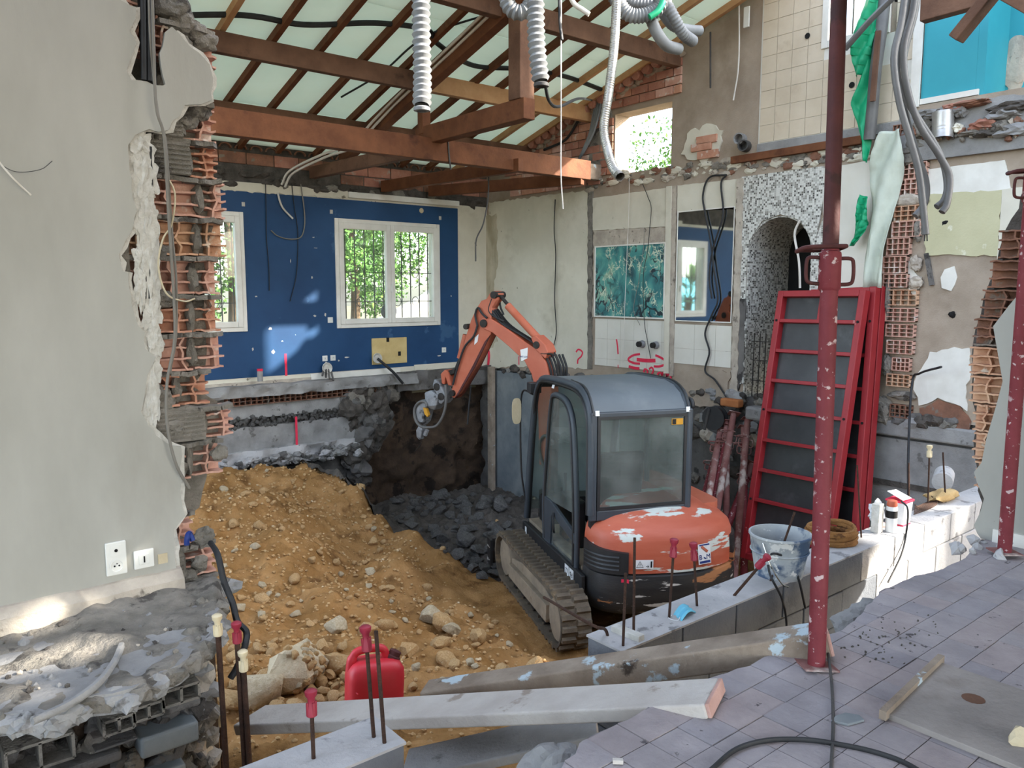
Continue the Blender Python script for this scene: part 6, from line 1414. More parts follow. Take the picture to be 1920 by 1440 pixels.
MB().loft([[(-.05, -.05, 0), (.05, -.05, 0), (.05, .05, 0), (-.05, .05, 0)], [(-.06, -.06, .15), (.06, -.06, .15), (.06, .06, .15), (-.06, .06, .15)]]).build('body', 'foil_plastic', tub, bevel=.01); MB().mm((-.064, -.064, .148), (.064, .064, .162)).build('rim', 'paint_red', tub, bevel=.004); MB().mm((-.052, -.052, -.001), (.052, .052, .008)).build('base_rim', 'paint_red', tub)
MB().prism([(-.07, -.05, .17), (.05, -.05, .165), (.05, .05, .2), (-.07, .05, .21)], (0, 0, .004)).build('lid', 'sticker_white', tub)
q = onwall(1660, 985); tag(MB().blob((q[0], q[1] + .06, -.05), (.05, .04, .07), seed=4, sub=3, amp=.7, fr=2).build('plastic_bag', 'foil_plastic', smooth=30), 'crumpled white plastic bag behind the spray can', 'bag')
q = onwall(1655, 992); tag(MB().blob((q[0] + .05, q[1] + .03, -.11), (.04, .03, .02), seed=6, sub=2, amp=.5).build('rag', 'plank_end', smooth=30), 'pinkish rag lying beside the white carton', 'rag')
q = onwall(1780, 940); tag(MB().blob((q[0], q[1] + .05, -.09), (.17, .07, .045), seed=11, sub=3, amp=.6, fr=1.8).build('work_glove', 'rag_tan', smooth=60), 'crumpled tan cloth on the far end of the low wall', 'cloth')
q = onwall(1798, 925); tag(MB().lathe([(.03, 0), (.07, .005), (.07, .2), (.03, .205)], (q[0] - .05, q[1] + .1, -.05), (.9, .3, .1), 18).build('roller', 'concrete_pale', smooth=40), 'grey rough roll lying behind the tan cloth', 'roll')
tb = empty('tie_wire_bundle', (*onwall(1735, 955)[:2], -.12)); tag(tb, 'bundle of rusty bent wire ties on the low wall', 'wire')
for k in range(9):
    a = random.uniform(-.2, .2); MB().tube(cr([(-.22 + .02 * k, -.02 + .008 * k, .01 + .003 * k), (0, .01 * k - .03, .012), (.16, .02 + .006 * k - .03, .02), (.2, .05 - .01 * k, .05 - .004 * k)], 4), .003, 5).build('wire', 'rebar_rust', tb)
q = onz(1284, 1152, -.12); mk = MB(); nx_, ny_ = 10, 7; P = []
for j in range(ny_):
    for i in range(nx_):
        a, b_ = i / (nx_ - 1) - .5, j / (ny_ - 1) - .5; P.append((q[0] + .13 * a + .03 * b_, q[1] + .07 * b_ + .02 * a, -.112 + .018 * math.cos(a * 4) + .006 * math.sin(j * 2.4)))
mk.add(P, [(j * nx_ + i, j * nx_ + i + 1, (j + 1) * nx_ + i + 1, (j + 1) * nx_ + i) for j in range(ny_ - 1) for i in range(nx_ - 1)])
mo = mk.build('face_mask', 'mask_blue', smooth=60); mo.modifiers.new('thick', 'SOLIDIFY').thickness = .002; tag(mo, 'crumpled light blue face mask on the low wall', 'face mask')
MB().tube(cr([(q[0] - .06, q[1] - .02, -.11), (q[0] - .09, q[1] - .03, -.115), (q[0] - .1, q[1] + .01, -.115), (q[0] - .07, q[1] + .02, -.112)], 5), .002, 5).build('ear_loop', 'sticker_white', mo)
q = onz(1180, 1196, -.12); tag(MB().bar((q[0] - .0, q[1] + .09, -.105), (q[0] + .01, q[1] - .06, -.105), .04, .028).build('wood_offcut', 'plaster_edge', bevel=.003), 'pale wood offcut lying on the end of the low wall', 'offcut')
# ---- upright reinforcing bars
def rebar(p0, p1, label, cap=None, r=.006, group=None, hook=None):
    root = empty('rebar', tuple(p0)); tag(root, label, 'rebar', group); d = V(p1) - V(p0)
    MB().tube([(0, 0, -.03), tuple(d)] if hook is None else cr([(0, 0, -.02)] + [tuple(V(h_) - V(p0)) for h_ in hook] + [tuple(d)], 5), r, 8).build('bar', 'rebar_rust', root, smooth=60)
    if cap:
        u_ = unit(d if hook is None else V(p1) - V(hook[-1]))
        MB().lathe([(.010, -.075), (.017, -.07), (.016, -.05), (.011, -.03), (.012, -.015), (.019, -.005), (.02, .008), (.012, .014)], tuple(d), u_, 12).build('cap', cap, root, smooth=40)
        for k in range(4):
            a = k * 1.571; s1 = unit(np.cross(u_, V(1, 0, 0))); s2 = np.cross(u_, s1); c = d + (s1 * math.cos(a) + s2 * math.sin(a)) * .0145 - u_ * .045; MB().bar(c - u_ * .022, c + u_ * .018, .006, .006, s1).build('cap_rib', cap, root)
    return root
def up(u, v, z, vt, ut=None):
    b_ = onz(u, v, z); zt = zat(b_[0], b_[1], vt); t_ = V(b_[0], b_[1], zt)
    if ut is not None:
        dd = ray(ut, vt); k = (b_ @ FC - CP @ FC) / (dd @ FC); t_ = CP + dd * k
    return b_, t_
for (u, v, vt, ut, cap, lb, r) in [(1168, 1213, 1074, 1173, None, 'short bare rebar standing at the end of the low wall beside the offcut', .006), (1188, 1190, 1008, 1190, None, 'tall bare rebar standing behind the wood offcut', .006), (1254, 1160, 1015, 1264, 'cap_red', 'rebar with a square red cap before the excavator hood', .006), (1308, 1138, 1022, 1300, 'cap_red', 'rebar with a red cap beside the white sticker on the hood', .006),
                               (1616, 1008, 872, 1607, None, 'thin rebar rising out of the hose coil', .005), (1705, 972, 868, 1704, None, 'rebar behind the red-rimmed tub', .006), (1740, 948, 838, 1743, 'cap_cream', 'rebar with a cream cap at the far end of the low wall', .006), (1774, 942, 848, 1768, None, 'rebar standing in the tan cloth', .006)]:
    a, t_ = up(u, v, -.12, vt, ut); rebar(a, t_, lb, cap, r)
a = onz(1368, 1116, -.12); dd = ray(1438, 1045); rebar(a, CP + dd * ((a - CP) @ FC * .97), 'leaning rebar with a red cap in front of the bucket', 'cap_red', .007)
a = onz(1441, 1091, -.12); dd = ray(1490, 960); rebar(a, CP + dd * ((a - CP) @ FC * 1.0), 'bare rebar leaning across the bucket', None, .006)
a = onz(1141, 1196, -.12); e1 = onz(1128, 1180, -.02); rebar(a, CP + ray(1020, 1120) * ((a - CP) @ FC * 1.12), 'rebar bent flat over the excavator track', None, .007, hook=[tuple(a + V(-.0, .02, .03)), tuple(e1 + V(.0, .06, .0))])
a, t_ = up(702, 1385, -.12, 1180, 685); rebar(a, t_, 'rebar with a dark red cap on the wall stub', 'cap_red', .007)
a, t_ = up(722, 1396, -.12, 1183, 705); rebar(a, t_, 'bare rebar beside the red-capped one on the wall stub', None, .007)
a = ony(590, 1480, 2.2); t_ = V(a[0], a[1], zat(a[0], a[1], 1300)); a = V(a[0], a[1], -.13); t_ = CP + ray(583, 1300) * ((a - CP) @ FC); rebar(a, t_, 'short rebar with a purple-red cap standing before the plank', 'cap_red', .007)
for (u, vt, cap, lb, y) in [(407, 1158, 'cap_cream', 'thick rebar with a cream cap by the torn wall foot', 2.95), (443, 1172, 'cap_red', 'thick rebar with a dark red cap beside the black hose', 2.92), (455, 1225, 'cap_cream', 'lower thick rebar with an orange-cream cap beside the red-capped one', 2.9)]:
    t_ = ony(u, vt, y); rebar((t_[0] + .015, t_[1] - .01, -1.0), t_, lb, cap, .011)
rebar(ony(418, 1455, 3.2), ony(412, 1330, 3.2), 'small rebar half hidden behind the thick cream-capped one', 'cap_cream', .007)
# ---- planks
def plank(name, A, B, w, th, m, label, side=None, endm=None):
    A, B = V(A), V(B); o = MB().bar(A, B, w, th).build(name, m, bevel=.008, seg=3); tag(o, label, 'plank'); d = unit(B - A); sd = unit(np.cross(d, V(0, 0, 1))); u_ = np.cross(sd, d)
    if endm: MB().bar(B - d * .002, B + d * .012, w * .97, th * .95).build('sawn_end', endm, o, bevel=.004)
    return o
# front plank: right end on the tiles, left end down on the soil
F_ = [onz(1310, 1345, .003), onz(1365, 1300, .003)]
rc_ = (F_[0] + F_[1]) / 2
tA = CP + ray(470, 1350) * 3.62
plank('plank', tA, V(rc_[0], rc_[1], .028), .2, .05, 'plank_white', 'white plaster-caked plank with a pinkish sawn end sloping from the tiles into the pit', endm='plank_end')
F2 = onz(1548, 1225, .003); tB = CP + ray(800, 1306) * 3.35
plank('plank', tB, V(F2[0], F2[1], .06), .12, .095, 'wood_grey', 'grey weathered timber lying behind the white plank beside the red prop', endm='plank_end')
plank('plank', CP + ray(760, 1440) * 3.0, CP + ray(1120, 1360) * 2.95, .2, .04, 'concrete', 'blue-grey shutter board down in the gap under the planks')
# ---- board on the floor, right
A, B_, C_ = onz(1662, 1337, .02), onz(1762, 1240, .02), onz(1925, 1295, .02); C_ = B_ + (C_ - B_) * 1.9
fb = MB().prism([A, B_, C_, C_ + (A - B_)], (0, 0, -.02)).build('floor_board', 'plywood_dusty', bevel=.003); tag(fb, 'dusty wooden board lying on the floor tiles', 'board')
d = unit(B_ - A); MB().bar(A + V(-.01, 0, .004) - d * .02, B_ + V(-.012, 0, .004) + d * .03, .022, .03).build('edge_batten', 'wood_grey', fb)
p_ = onz(1825, 1310, .0202); MB().lathe([(.001, .0), (.035, .0005), (.03, .001)], (p_[0], p_[1], .0202), n=14).build('knot', 'wood_dark', fb)
q = onz(1593, 1352, .004); n = 8; tag(MB().prism([(q[0] + a, q[1] + b_, .002) for a, b_ in ((-.05, .035), (-.01, .04), (.03, .03), (.05, -.005), (.035, -.03), (.005, -.022), (-.03, -.01))], (0, 0, .008)).build('tile_shard', 'concrete_blue', bevel=.002), 'broken blue-grey tile shard lying by the cable', 'tile shard')
q = onz(1912, 1382, .03); tag(MB().blob((q[0], q[1], .03), (.045, .028, .03), seed=3, sub=2, amp=.4).build('brick_piece', 'foam_cream'), 'cream and orange brick fragment at the edge of the board', 'fragment')
q = onz(1160, 1430, .004); tag(MB().bar((q[0] - .012, q[1] + .012, .008), (q[0] + .01, q[1] - .008, .008), .012, .012).build('wood_chip', 'plank_white'), 'small pale chip of wood on the tiles', 'chip')
tag(cable('power_cable', [onz(1330, 1446, .008), onz(1380, 1405, .008), onz(1440, 1388, .008), onz(1510, 1387, .008), onz(1570, 1395, .008), onz(1640, 1410, .008), onz(1700, 1432, .008), onz(1760, 1470, .008)], .0075, 'rubber_hose', 'thick black power cable curving over the floor tiles'), 'thick black power cable curving over the floor tiles', 'cable')
cable('thin_cable', [onz(1553, 1225, .03), onz(1560, 1290, .006), onz(1562, 1360, .006), onz(1558, 1450, .006)], .005, 'pvc_dark', 'thin dusty cable running from the prop foot over the tiles')
rs2 = random.Random(3); me_cr = [MB().blob((0, 0, 0), 1, seed=k, sub=1, amp=.6).mesh('crumb', 'mortar', 0) for k in range(4)]
for k in range(60):
    u, v = rs2.choice([(1660, 1190), (1670, 1222), (1640, 1230), (1700, 1180), (1620, 1200)]); q = onz(u + rs2.gauss(0, 28), v + rs2.gauss(0, 12), 0)
    o = inst(rs2.choice(me_cr), 'crumb', None, (q[0], q[1], .002), (rs2.uniform(0, 3), 0, 0), (rs2.uniform(.002, .0075), rs2.uniform(.002, .0065), rs2.uniform(.002, .004))); tag(o, 'crumb of mortar lying on the floor tiles', 'crumb', 'mortar crumbs on the tiles')
# ---- jerrycan
def jerry():
    p = soil_hit(700, 1325); p = V(2.05, 3.70, soil_z(2.05, 3.7)) if p is None else p
    root = empty('jerrycan', (p[0], p[1], p[2] - .06), math.radians(-52)); root.rotation_euler = (math.radians(-6), math.radians(4), math.radians(-18)); root.scale = (.95, .95, .95); tag(root, 'red plastic jerrycan standing on the soil behind the plank', 'jerrycan')
    def sec(z, w, d, r=.05): return [(w * math.copysign(abs(math.cos(a)) ** .45, math.cos(a)), d * math.copysign(abs(math.sin(a)) ** .45, math.sin(a)), z) for a in np.linspace(0, 6.2832, 28, endpoint=False)]
    MB().loft([sec(0, .15, .10), sec(.01, .165, .115), sec(.25, .168, .12), sec(.30, .163, .115), sec(.335, .14, .1), sec(.35, .1, .07)]).build('body', 'jerry_red', root, smooth=50)
    MB().tube(cr([(-.145, 0, .29), (-.135, 0, .36), (-.1, 0, .4), (.0, 0, .41), (.05, 0, .395), (.07, 0, .34)], 5), [.03] * 6 + [.024] * 20, 10).build('handle', 'jerry_red', root, smooth=60)
    MB().lathe([(.045, 0), (.045, .03), (.036, .035), (.036, .06), (.02, .065)], (.1, 0, .325), (.45, 0, 1), 16).build('cap', 'prop_brown', root, smooth=30)
    for k in range(5): MB().tube([(-.16, -.06 + .0 * k, .06 + .04 * k), (-.12, -.118, .03 + .04 * k)], .004, 5).build('rib', 'jerry_red', root)
jerry()
# ---- black hose by the wall foot
cable('black_hose', [ony(395, 1018, 3.6), ony(408, 1040, 3.45), ony(420, 1090, 3.4), ony(436, 1130, 3.35), ony(445, 1165, 3.3), ony(462, 1185, 3.25), ony(458, 1215, 3.2), ony(445, 1250, 3.2), ony(432, 1272, 3.2)], .014, 'rubber_hose', 'stiff black conduit hanging from the broken wall end', cat='hose')
cable('blue_sleeve', [ony(350, 1022, 3.55), ony(351, 1008, 3.55), ony(355, 1000, 3.56), ony(362, 1014, 3.55)], .012, 'ink_blue', 'short blue conduit ends in the broken wall', cat='conduit')
cable('ledge_conduit', [onz(60, 1352, .015), onz(130, 1320, .015), onz(185, 1280, .02), onz(215, 1240, .02), onz(228, 1210, .015)], .014, 'concrete', 'dusty grey conduit lying on the broken slab', cat='conduit')
# ---- cables hanging on the torn left wall
cable('wall_cable', [ony(285, -30, 3.56), ony(288, 80, 3.56), ony(293, 200, 3.55), ony(308, 260, 3.56), ony(316, 400, 3.57), ony(326, 560, 3.58), ony(327, 640, 3.58), ony(313, 720, 3.57), ony(314, 800, 3.56), ony(330, 870, 3.57), ony(355, 915, 3.6)], .0065, 'cable_grey', 'long grey cable hanging down the torn wall', n=8)
cable('wall_cable', [ony(278, -30, 3.57), ony(283, 90, 3.57), ony(296, 210, 3.56), ony(311, 270, 3.57), ony(322, 430, 3.585), ony(330, 520, 3.59), ony(330, 630, 3.59), ony(320, 690, 3.59), ony(322, 702, 3.6)], .005, 'cable_grey', 'second grey cable alongside the long one on the torn wall')
cable('wall_cable', [ony(313, 330, 3.58), ony(328, 365, 3.57), ony(322, 420, 3.58), ony(305, 450, 3.57), ony(297, 500, 3.56), ony(312, 550, 3.57), ony(345, 565, 3.6), ony(365, 560, 3.62)], .004, 'foam_cream', 'thin beige wire looping over the broken bricks')
cable('wall_cable', [ony(-5, 305, 3.58), ony(30, 322, 3.57), ony(75, 318, 3.57), ony(98, 302, 3.58)], .0015, 'pvc_dark', 'hair-thin wire curling on the grey plaster')
cable('wall_cable', [ony(-5, 300, 3.58), ony(25, 335, 3.57), ony(58, 366, 3.59)], .004, 'cable_white', 'short white cable end poking from the grey plaster')
# ---- sockets and switches
def plate_on(name, c, w, h, axis, label, kind, rot=0):
    root = empty(name, tuple(c)); tag(root, label, 'socket' if kind != 'switch' else 'switch')
    if axis == 'x': root.rotation_euler = (0, 0, -math.pi / 2)
    MB().mm((-w / 2, -.012, -h / 2), (w / 2, 0, h / 2)).build('plate', 'socket_white', root, bevel=.004)
    if kind in ('socket', 'double'):
        z = -h * .22 if kind == 'double' else 0; MB().lathe([(.028, 0), (.03, .002), (.03, .004), (.024, .004), (.022, .001)], (0, -.012, z), (0, -1, 0), 18).build('socket_ring', 'socket_white', root, smooth=40)
        for a in (-.009, .009): MB().lathe([(.004, 0), (.004, .001)], (a, -.0135, z), (0, -1, 0), 8).build('pin_hole', 'hole_dark', root)
        MB().lathe([(.003, 0), (.003, .006)], (0, -.0135, z + .011), (0, -1, 0), 8).build('earth_pin', 'chrome', root)
    if kind == 'double':
        MB().mm((-.022, -.014, .012), (.022, -.012, .06)).build('tv_cover', 'socket_white', root); MB().lathe([(.007, 0), (.007, .002)], (0, -.014, .036), (0, -1, 0), 10).build('tv_hole', 'hole_dark', root)
    if kind == 'switch':
        MB().mm((-.022, -.015, -.022), (.022, -.012, .022)).build('rocker', 'socket_white', root, bevel=.002); MB().mm((-.003, -.0165, -.014), (.003, -.015, .014)).build('slot', 'hole_dark', root)
    return root
plate_on('wall_socket', ony(217, 1046, LY), .082, .145, 'y', 'white double wall socket low on the grey plaster', 'double')
plate_on('light_switch', ony(269, 1047, LY), .082, .082, 'y', 'white wall switch beside the double socket on grey plaster', 'switch')
p_ = ony(305, 1047, LY); tag(MB().mm((p_[0] - .02, LY - .004, p_[2] - .022), (p_[0] + .02, LY, p_[2] + .022)).build('mounting_hole', 'foam_cream'), 'bare tan switch box hole beside the white switch', 'box')
plate_on('light_switch', ony(609, 672, BY - .006), .085, .085, 'y', 'white switch low on the blue wall left of a socket', 'switch')
plate_on('wall_socket', ony(624, 671, BY - .006), .085, .085, 'y', 'white socket low on the blue wall beside a switch', 'socket')
plate_on('wall_socket', ony(832, 656, BY - .006), .085, .085, 'y', 'white socket by the cream corner of the blue wall', 'socket')
plate_on('blank_plate', ony(619, 600, BY - .006), .085, .085, 'y', 'blank white plate beside the barred window', 'blank')
p_ = ony(790, 395, BY - .006); tag(MB().lathe([(.04, 0), (.042, .004), (.038, .008)], p_, (0, -1, 0), 18).build('junction_cover', 'foam_cream', smooth=40), 'round cream junction cover high on the blue wall', 'cover')
a, b_ = ony(698, 684, BY - .02), ony(762, 632, BY - .02); tag(MB().mm((a[0], BY - .03, a[2]), (b_[0], BY - .006, b_[2])).build('plywood_patch', 'ply_yellow', bevel=.004), 'square yellowish board fixed low on the blue wall', 'board')
for u, v in [(727, 637), (749, 663)]:
    q = ony(u, v, BY - .03); tag(MB().mm((q[0] - .025, BY - .034, q[2] - .035), (q[0] + .025, BY - .029, q[2] + .035)).build('box_hole', 'hole_dark'), 'dark cut-out in the yellowish board', 'cut-out', 'cut-outs in the yellowish board')
# pipes poking out of the skirting
for (u, v, lb) in [(705, 672, 'black drain hose with a white rim hanging from the blue wall'), (611, 690, 'bunch of pipes poking out under the blue wall')]:
    root = empty('pipe_outlet', ony(u, v, BY - .05)); tag(root, lb, 'pipe')
    MB().lathe([(.05, 0), (.085, .05), (.08, .06), (.05, .03)], (0, 0, 0), (0, -1, .1), 14).build('collar', 'plaster_edge', root, smooth=40)
    if u == 705: MB().tube(cr([(0, -.05, 0), (.1, -.1, -.1), (.25, -.15, -.25), (.4, -.15, -.42)], 5), .022, 8).build('hose', 'rubber_hose', root, smooth=60)
    else:
        for k in range(4): MB().tube([(-.05 + .04 * k, -.02, -.02), (-.12 + .06 * k, -.12, -.1 - .03 * k)], .016, 7).build('hose', 'concrete_dark', root, smooth=60)
p_ = ony(488, 715, BY - .2); tag(MB().tube([p_, (p_[0], p_[1], p_[2] + .16)], .04, 12).build('marker_can', 'concrete', smooth=40), 'pale can with a red top on the broken slab', 'can'); MB().tube([(p_[0], p_[1], p_[2] + .15), (p_[0], p_[1], p_[2] + .18)], .042, 12).build('red_cap', 'paint_red', bpy.data.objects['marker_can'], smooth=40)
# ---- painting and mirror on the gable wall
def gbox(name, pxs, t, m, label, cat, fm='white_paint', fw=.03):
    ys = [gp(u, v)[0] for u, v in pxs]; zs = [gp(u, v)[1] for u, v in pxs]; y0, y1, z0, z1 = min(ys), max(ys), min(zs), max(zs)
    root = empty(name, (GX - .012, (y0 + y1) / 2, z0)); tag(root, label, cat); W, H_ = y1 - y0, z1 - z0
    f = frame4(MB(), 'x', -t, 0, -W / 2, 0, W / 2, H_, fw)
    f.build('frame', fm, root, bevel=.003); MB().mm((-t * .6, -W / 2 + fw, fw), (0, W / 2 - fw, H_ - fw)).build('panel', m, root)
gbox('painting', [(1118, 462), (1251, 459), (1117, 594), (1247, 597)], .025, 'painting', 'abstract teal and black painting in a thin white frame on the cream wall', 'painting', fw=.02)
gbox('wall_mirror', [(1272, 397), (1380, 390), (1267, 602), (1370, 605)], .012, 'mirror', 'mirror reflecting the blue wall beside the mosaic arch', 'mirror', fw=.015)
# ---- red site markings on the wall (spray paint)
mk_ = empty('site_marking', (GX - .013, 7.5, .3)); tag(mk_, 'red sprayed arrow, dash, question mark and figures on the tiled wall', 'marking')
def spray(pxs, r, k=5, name='stroke', x=GX - .0135):
    P = cr([onx(u, v, x) for u, v in pxs], k); P = [V(p) - V(GX - .013, 7.5, .3) for p in P]; mb = MB(); rings = []
    for i, p in enumerate(P):
        d = unit(P[min(i + 1, len(P) - 1)] - P[max(i - 1, 0)]); nn = V(0, -d[2], d[1]); rr_ = r * (1 if not hasattr(r, '__len__') else 1); rings.append([p + nn * rr_, p - nn * rr_, p - nn * rr_ + V(-.003, 0, 0), p + nn * rr_ + V(-.003, 0, 0)])
    mb.loft(rings).build(name, 'paint_red', mk_)
spray([(1200, 664), (1188, 666), (1179, 672), (1180, 677), (1190, 681), (1200, 682)], .016)
spray([(1229, 666), (1240, 671), (1247, 677), (1245, 684), (1236, 687), (1226, 687)], .016)
spray([(1194, 674), (1212, 676), (1229, 676)], .026); spray([(1179, 687), (1190, 690), (1199, 691)], .02)
spray([(1156, 636), (1158, 650), (1159, 664)], .012); spray([(1159, 684), (1159, 690)], .006)
spray([(1080, 660), (1085, 655), (1092, 660), (1090, 668), (1084, 674), (1083, 682)], .013)
spray([(1207, 698), (1209, 692), (1214, 695), (1213, 703), (1208, 712), (1214, 712)], .013); spray([(1217, 692), (1222, 689), (1225, 694), (1223, 700), (1219, 706), (1226, 706)], .013)
spray([(1233, 706), (1234, 700), (1239, 699), (1241, 706), (1238, 712), (1233, 706)], .013); spray([(1241, 704), (1244, 698), (1249, 700), (1250, 708), (1245, 714), (1241, 704)], .013); spray([(1249, 710), (1252, 703), (1257, 704), (1258, 712), (1257, 722)], .013)
spray([(973, 668), (973, 684)], .01); spray([(911, 640), (917, 665), (914, 695)], .03, name='stroke')
# ---- knobs on the tiled wall
for (u, v, lb) in [(1205, 645, 'left dark tap stub on the tiled wall under the painting'), (1231, 647, 'right dark tap stub on the tiled wall under the painting')]:
    q = onx(u, v, GX - .02); root = empty('tap_stub', tuple(q)); tag(root, lb, 'tap'); MB().lathe([(.05, 0), (.055, .01), (.045, .06)], (0, 0, 0), (-1, 0, 0), 14).build('rosette', 'steel_grey', root, smooth=40); MB().lathe([(.04, .06), (.04, .1), (.02, .105)], (0, 0, 0), (-1, 0, 0), 14).build('valve', 'steel_dark', root, smooth=40)
# ---- ducts
def duct(name, pts_, r, m, label, step=.018, alt=.06, group=None, n=18, mid=None):
    P = cr(pts_, 14); L = [0]
    for a, b_ in zip(P[:-1], P[1:]): L.append(L[-1] + np.linalg.norm(b_ - a))
    ns = max(6, int(L[-1] / (step / 2))); S = np.linspace(0, L[-1], ns); Q = [V(*[np.interp(s, L, [p[i] for p in P]) for i in range(3)]) for s in S]
    R = [r * (1 + (alt if i % 2 else -alt)) for i in range(ns)]
    return tag(MB().tube(Q, R, n, cap=False).build(name, m, smooth=33), label, 'duct', group)
def air(pts_): return [atd(*p) for p in pts_]
duct('flexible_duct', air([(789, -60, 5.8), (790, 60, 5.8), (792, 140, 5.8), (791, 198, 5.75)]), .062, 'duct_white', 'white flexible duct hanging straight down with a crumpled end', .05, .14)
duct('flexible_duct', air([(1004, -60, 6.2), (1005, 60, 6.2), (1010, 120, 6.2), (1014, 152, 6.2)]), .064, 'duct_white', 'white flexible duct hanging beside the king post, dark mouth', .05, .14)
duct('flexible_duct', air([(948, -40, 6.4), (952, 8, 6.4), (972, 24, 6.4), (992, 14, 6.4), (1000, -20, 6.4)]), .06, 'duct_white', 'white flexible duct bent in a loop above the king post', .035, .1)
duct('flexible_duct', air([(1158, -40, 6.6), (1152, 80, 6.6), (1142, 170, 6.6), (1132, 240, 6.6), (1140, 285, 6.55), (1150, 315, 6.5), (1163, 332, 6.4)]), .038, 'duct_alu', 'slim foil duct dangling in front of the gable opening', .02, .04)
duct('flexible_duct', air([(1140, -30, 7.4), (1170, 20, 7.4), (1200, 30, 7.4), (1235, 15, 7.4), (1240, -20, 7.4)]), .065, 'duct_white', 'white duct looped under the rafters tied with green band', .03, .1)
duct('flexible_duct', air([(1150, -20, 7.7), (1185, 4, 7.7), (1225, 8, 7.7)]), .06, 'duct_white', 'upper white duct lying in the loop', .03)
duct('flexible_duct', air([(1240, -10, 7.6), (1262, 30, 7.6), (1280, 62, 7.7), (1300, 78, 7.9)]), .055, 'duct_white', 'long white duct slanting down to the gable wall', .03)
duct('flexible_duct', air([(1218, 30, 7.5), (1232, 62, 7.5), (1250, 85, 7.6), (1272, 92, 7.8)]), .055, 'duct_white', 'lower white duct with its end on the purlin', .03, .02)
duct('flexible_duct', air([(1240, 20, 7.7), (1262, 48, 7.8), (1290, 56, 7.9), (1312, 58, 8.0)]), .052, 'duct_white', 'short white duct end running along the purlin', .03, .02)
duct('flexible_duct', air([(1060, -30, 7.2), (1075, 5, 7.2), (1092, 18, 7.2), (1105, 27, 7.2)]), .022, 'cable_white', 'thin white hose end pointing at the duct bundle', .03, .01)
q = onx(1768, 215, GX - .12); duct('metal_duct', [q + V(0, 0, .03), onx(1768, 240, GX - .12), onx(1767, 262, GX - .14)], .1, 'duct_galv', 'ribbed metal duct stub in the broken slab edge', .03, .02)
for k, (u, v, t_) in enumerate([(791, 200, 5.75), (1015, 155, 6.2)]):
    c = atd(u, v, t_); o = MB().lathe([(.05, 0), (.062, .01), (.06, .03), (.04, .035), (.045, .005)], c, (0, 0, -1), 14).build('duct_mouth', 'duct_white' if k == 0 else 'pvc_dark', smooth=40); tag(o, ['crumpled open mouth of the straight hanging duct', 'dark tape collar at the mouth of the duct by the king post'][k], 'duct end')
tag(MB().tube(cr(air([(1218, 32, 7.3), (1232, 22, 7.3), (1240, 10, 7.3), (1243, 2, 7.3)]), 5), .03, 8).build('green_band', 'green_sheet', smooth=50), 'dark green band tying the duct loop', 'band')
# ---- grey conduits hanging at right
for k, pts_ in enumerate([[(1703, -60), (1690, 40), (1676, 110), (1686, 190), (1706, 260), (1722, 320), (1730, 380), (1736, 440)], [(1722, -60), (1712, 20), (1695, 90), (1700, 160), (1722, 230), (1760, 290), (1780, 330), (1776, 380), (1766, 398)],
                           [(1712, -60), (1700, 30), (1684, 110), (1692, 170), (1720, 220), (1752, 270), (1770, 310), (1776, 350), (1770, 375), (1756, 388)], [(1726, -60), (1716, 20), (1698, 90), (1690, 150), (1700, 220), (1716, 280), (1736, 340), (1734, 380), (1716, 405)]]):
    cable('grey_conduit', air([(u, v, 5.0 + .05 * k) for u, v in pts_]), .0215, 'conduit_grey', ['grey conduit ending in bare wires before the brick column', 'long grey conduit with the lowest cut end before the white plaster', 'grey conduit with a short side-cut end before the white plaster', 'grey conduit whose end curls over the brick column'][k], None, 6, 10, 'conduit')
for s in (-1, 1): cable('bare_wire', air([(1736 + s * 2, 436, 5.0), (1736 + s * 2.5, 452, 5.0)]), .004, 'ink_black', 'bare wire ends below the cut grey conduit', 'bare wires', 3, 5)
cable('grey_pole', [onx(1584, 92, 7.9), onx(1630, 40, 7.9), onx(1680, -10, 7.9)], .03, 'conduit_grey', 'straight grey pole slanting across the bright upper window', cat='pole')
# ---- green and white sheets
def strip(name, left, right, x, m, label, wob=.05, seed=1, cat='sheet'):
    n_ = 40; A = cr([onx(u, v, x) for u, v in left], 8); B = cr([onx(u, v, x) for u, v in right], 8); mb = MB(); m_ = 9; P = []
    for i in range(n_):
        fa = i / (n_ - 1); a = A[int(fa * (len(A) - 1))]; b_ = B[int(fa * (len(B) - 1))]
        for j in range(m_):
            t_ = j / (m_ - 1); q_ = a + (b_ - a) * t_; P.append(q_ + V(wob * math.sin(t_ * 7 + i * .18 + seed) + .02 * mnoise.noise(Vector((i * .3, j * .8, seed))), 0, 0))
    mb.add(P, [(i * m_ + j, i * m_ + j + 1, (i + 1) * m_ + j + 1, (i + 1) * m_ + j) for i in range(n_ - 1) for j in range(m_ - 1)])
    o = mb.build(name, m, smooth=70, recalc=False); o.modifiers.new('thick', 'SOLIDIFY').thickness = .004; return tag(o, label, cat)
strip('green_membrane', [(1625, -20), (1612, 30), (1600, 80), (1596, 110), (1602, 143)], [(1665, -20), (1655, 30), (1640, 80), (1632, 110), (1622, 140)], GX - .22, 'green_sheet', 'torn upper piece of green membrane hanging over the bright window', .05, 1)
strip('green_membrane', [(1640, 0), (1628, 100), (1612, 160), (1598, 190), (1600, 215), (1614, 265), (1620, 300)], [(1662, 0), (1650, 100), (1645, 160), (1638, 200), (1634, 240), (1630, 275), (1624, 305)], GX - .18, 'green_sheet', 'long twisted green membrane hanging beside the beige tiles', .04, 2)
strip('green_membrane', [(1612, 365), (1606, 400), (1600, 440), (1594, 462)], [(1628, 370), (1626, 400), (1622, 430), (1602, 460)], GX - .16, 'green_sheet', 'lower tongue of green membrane beside the torn white sheet', .03, 3)
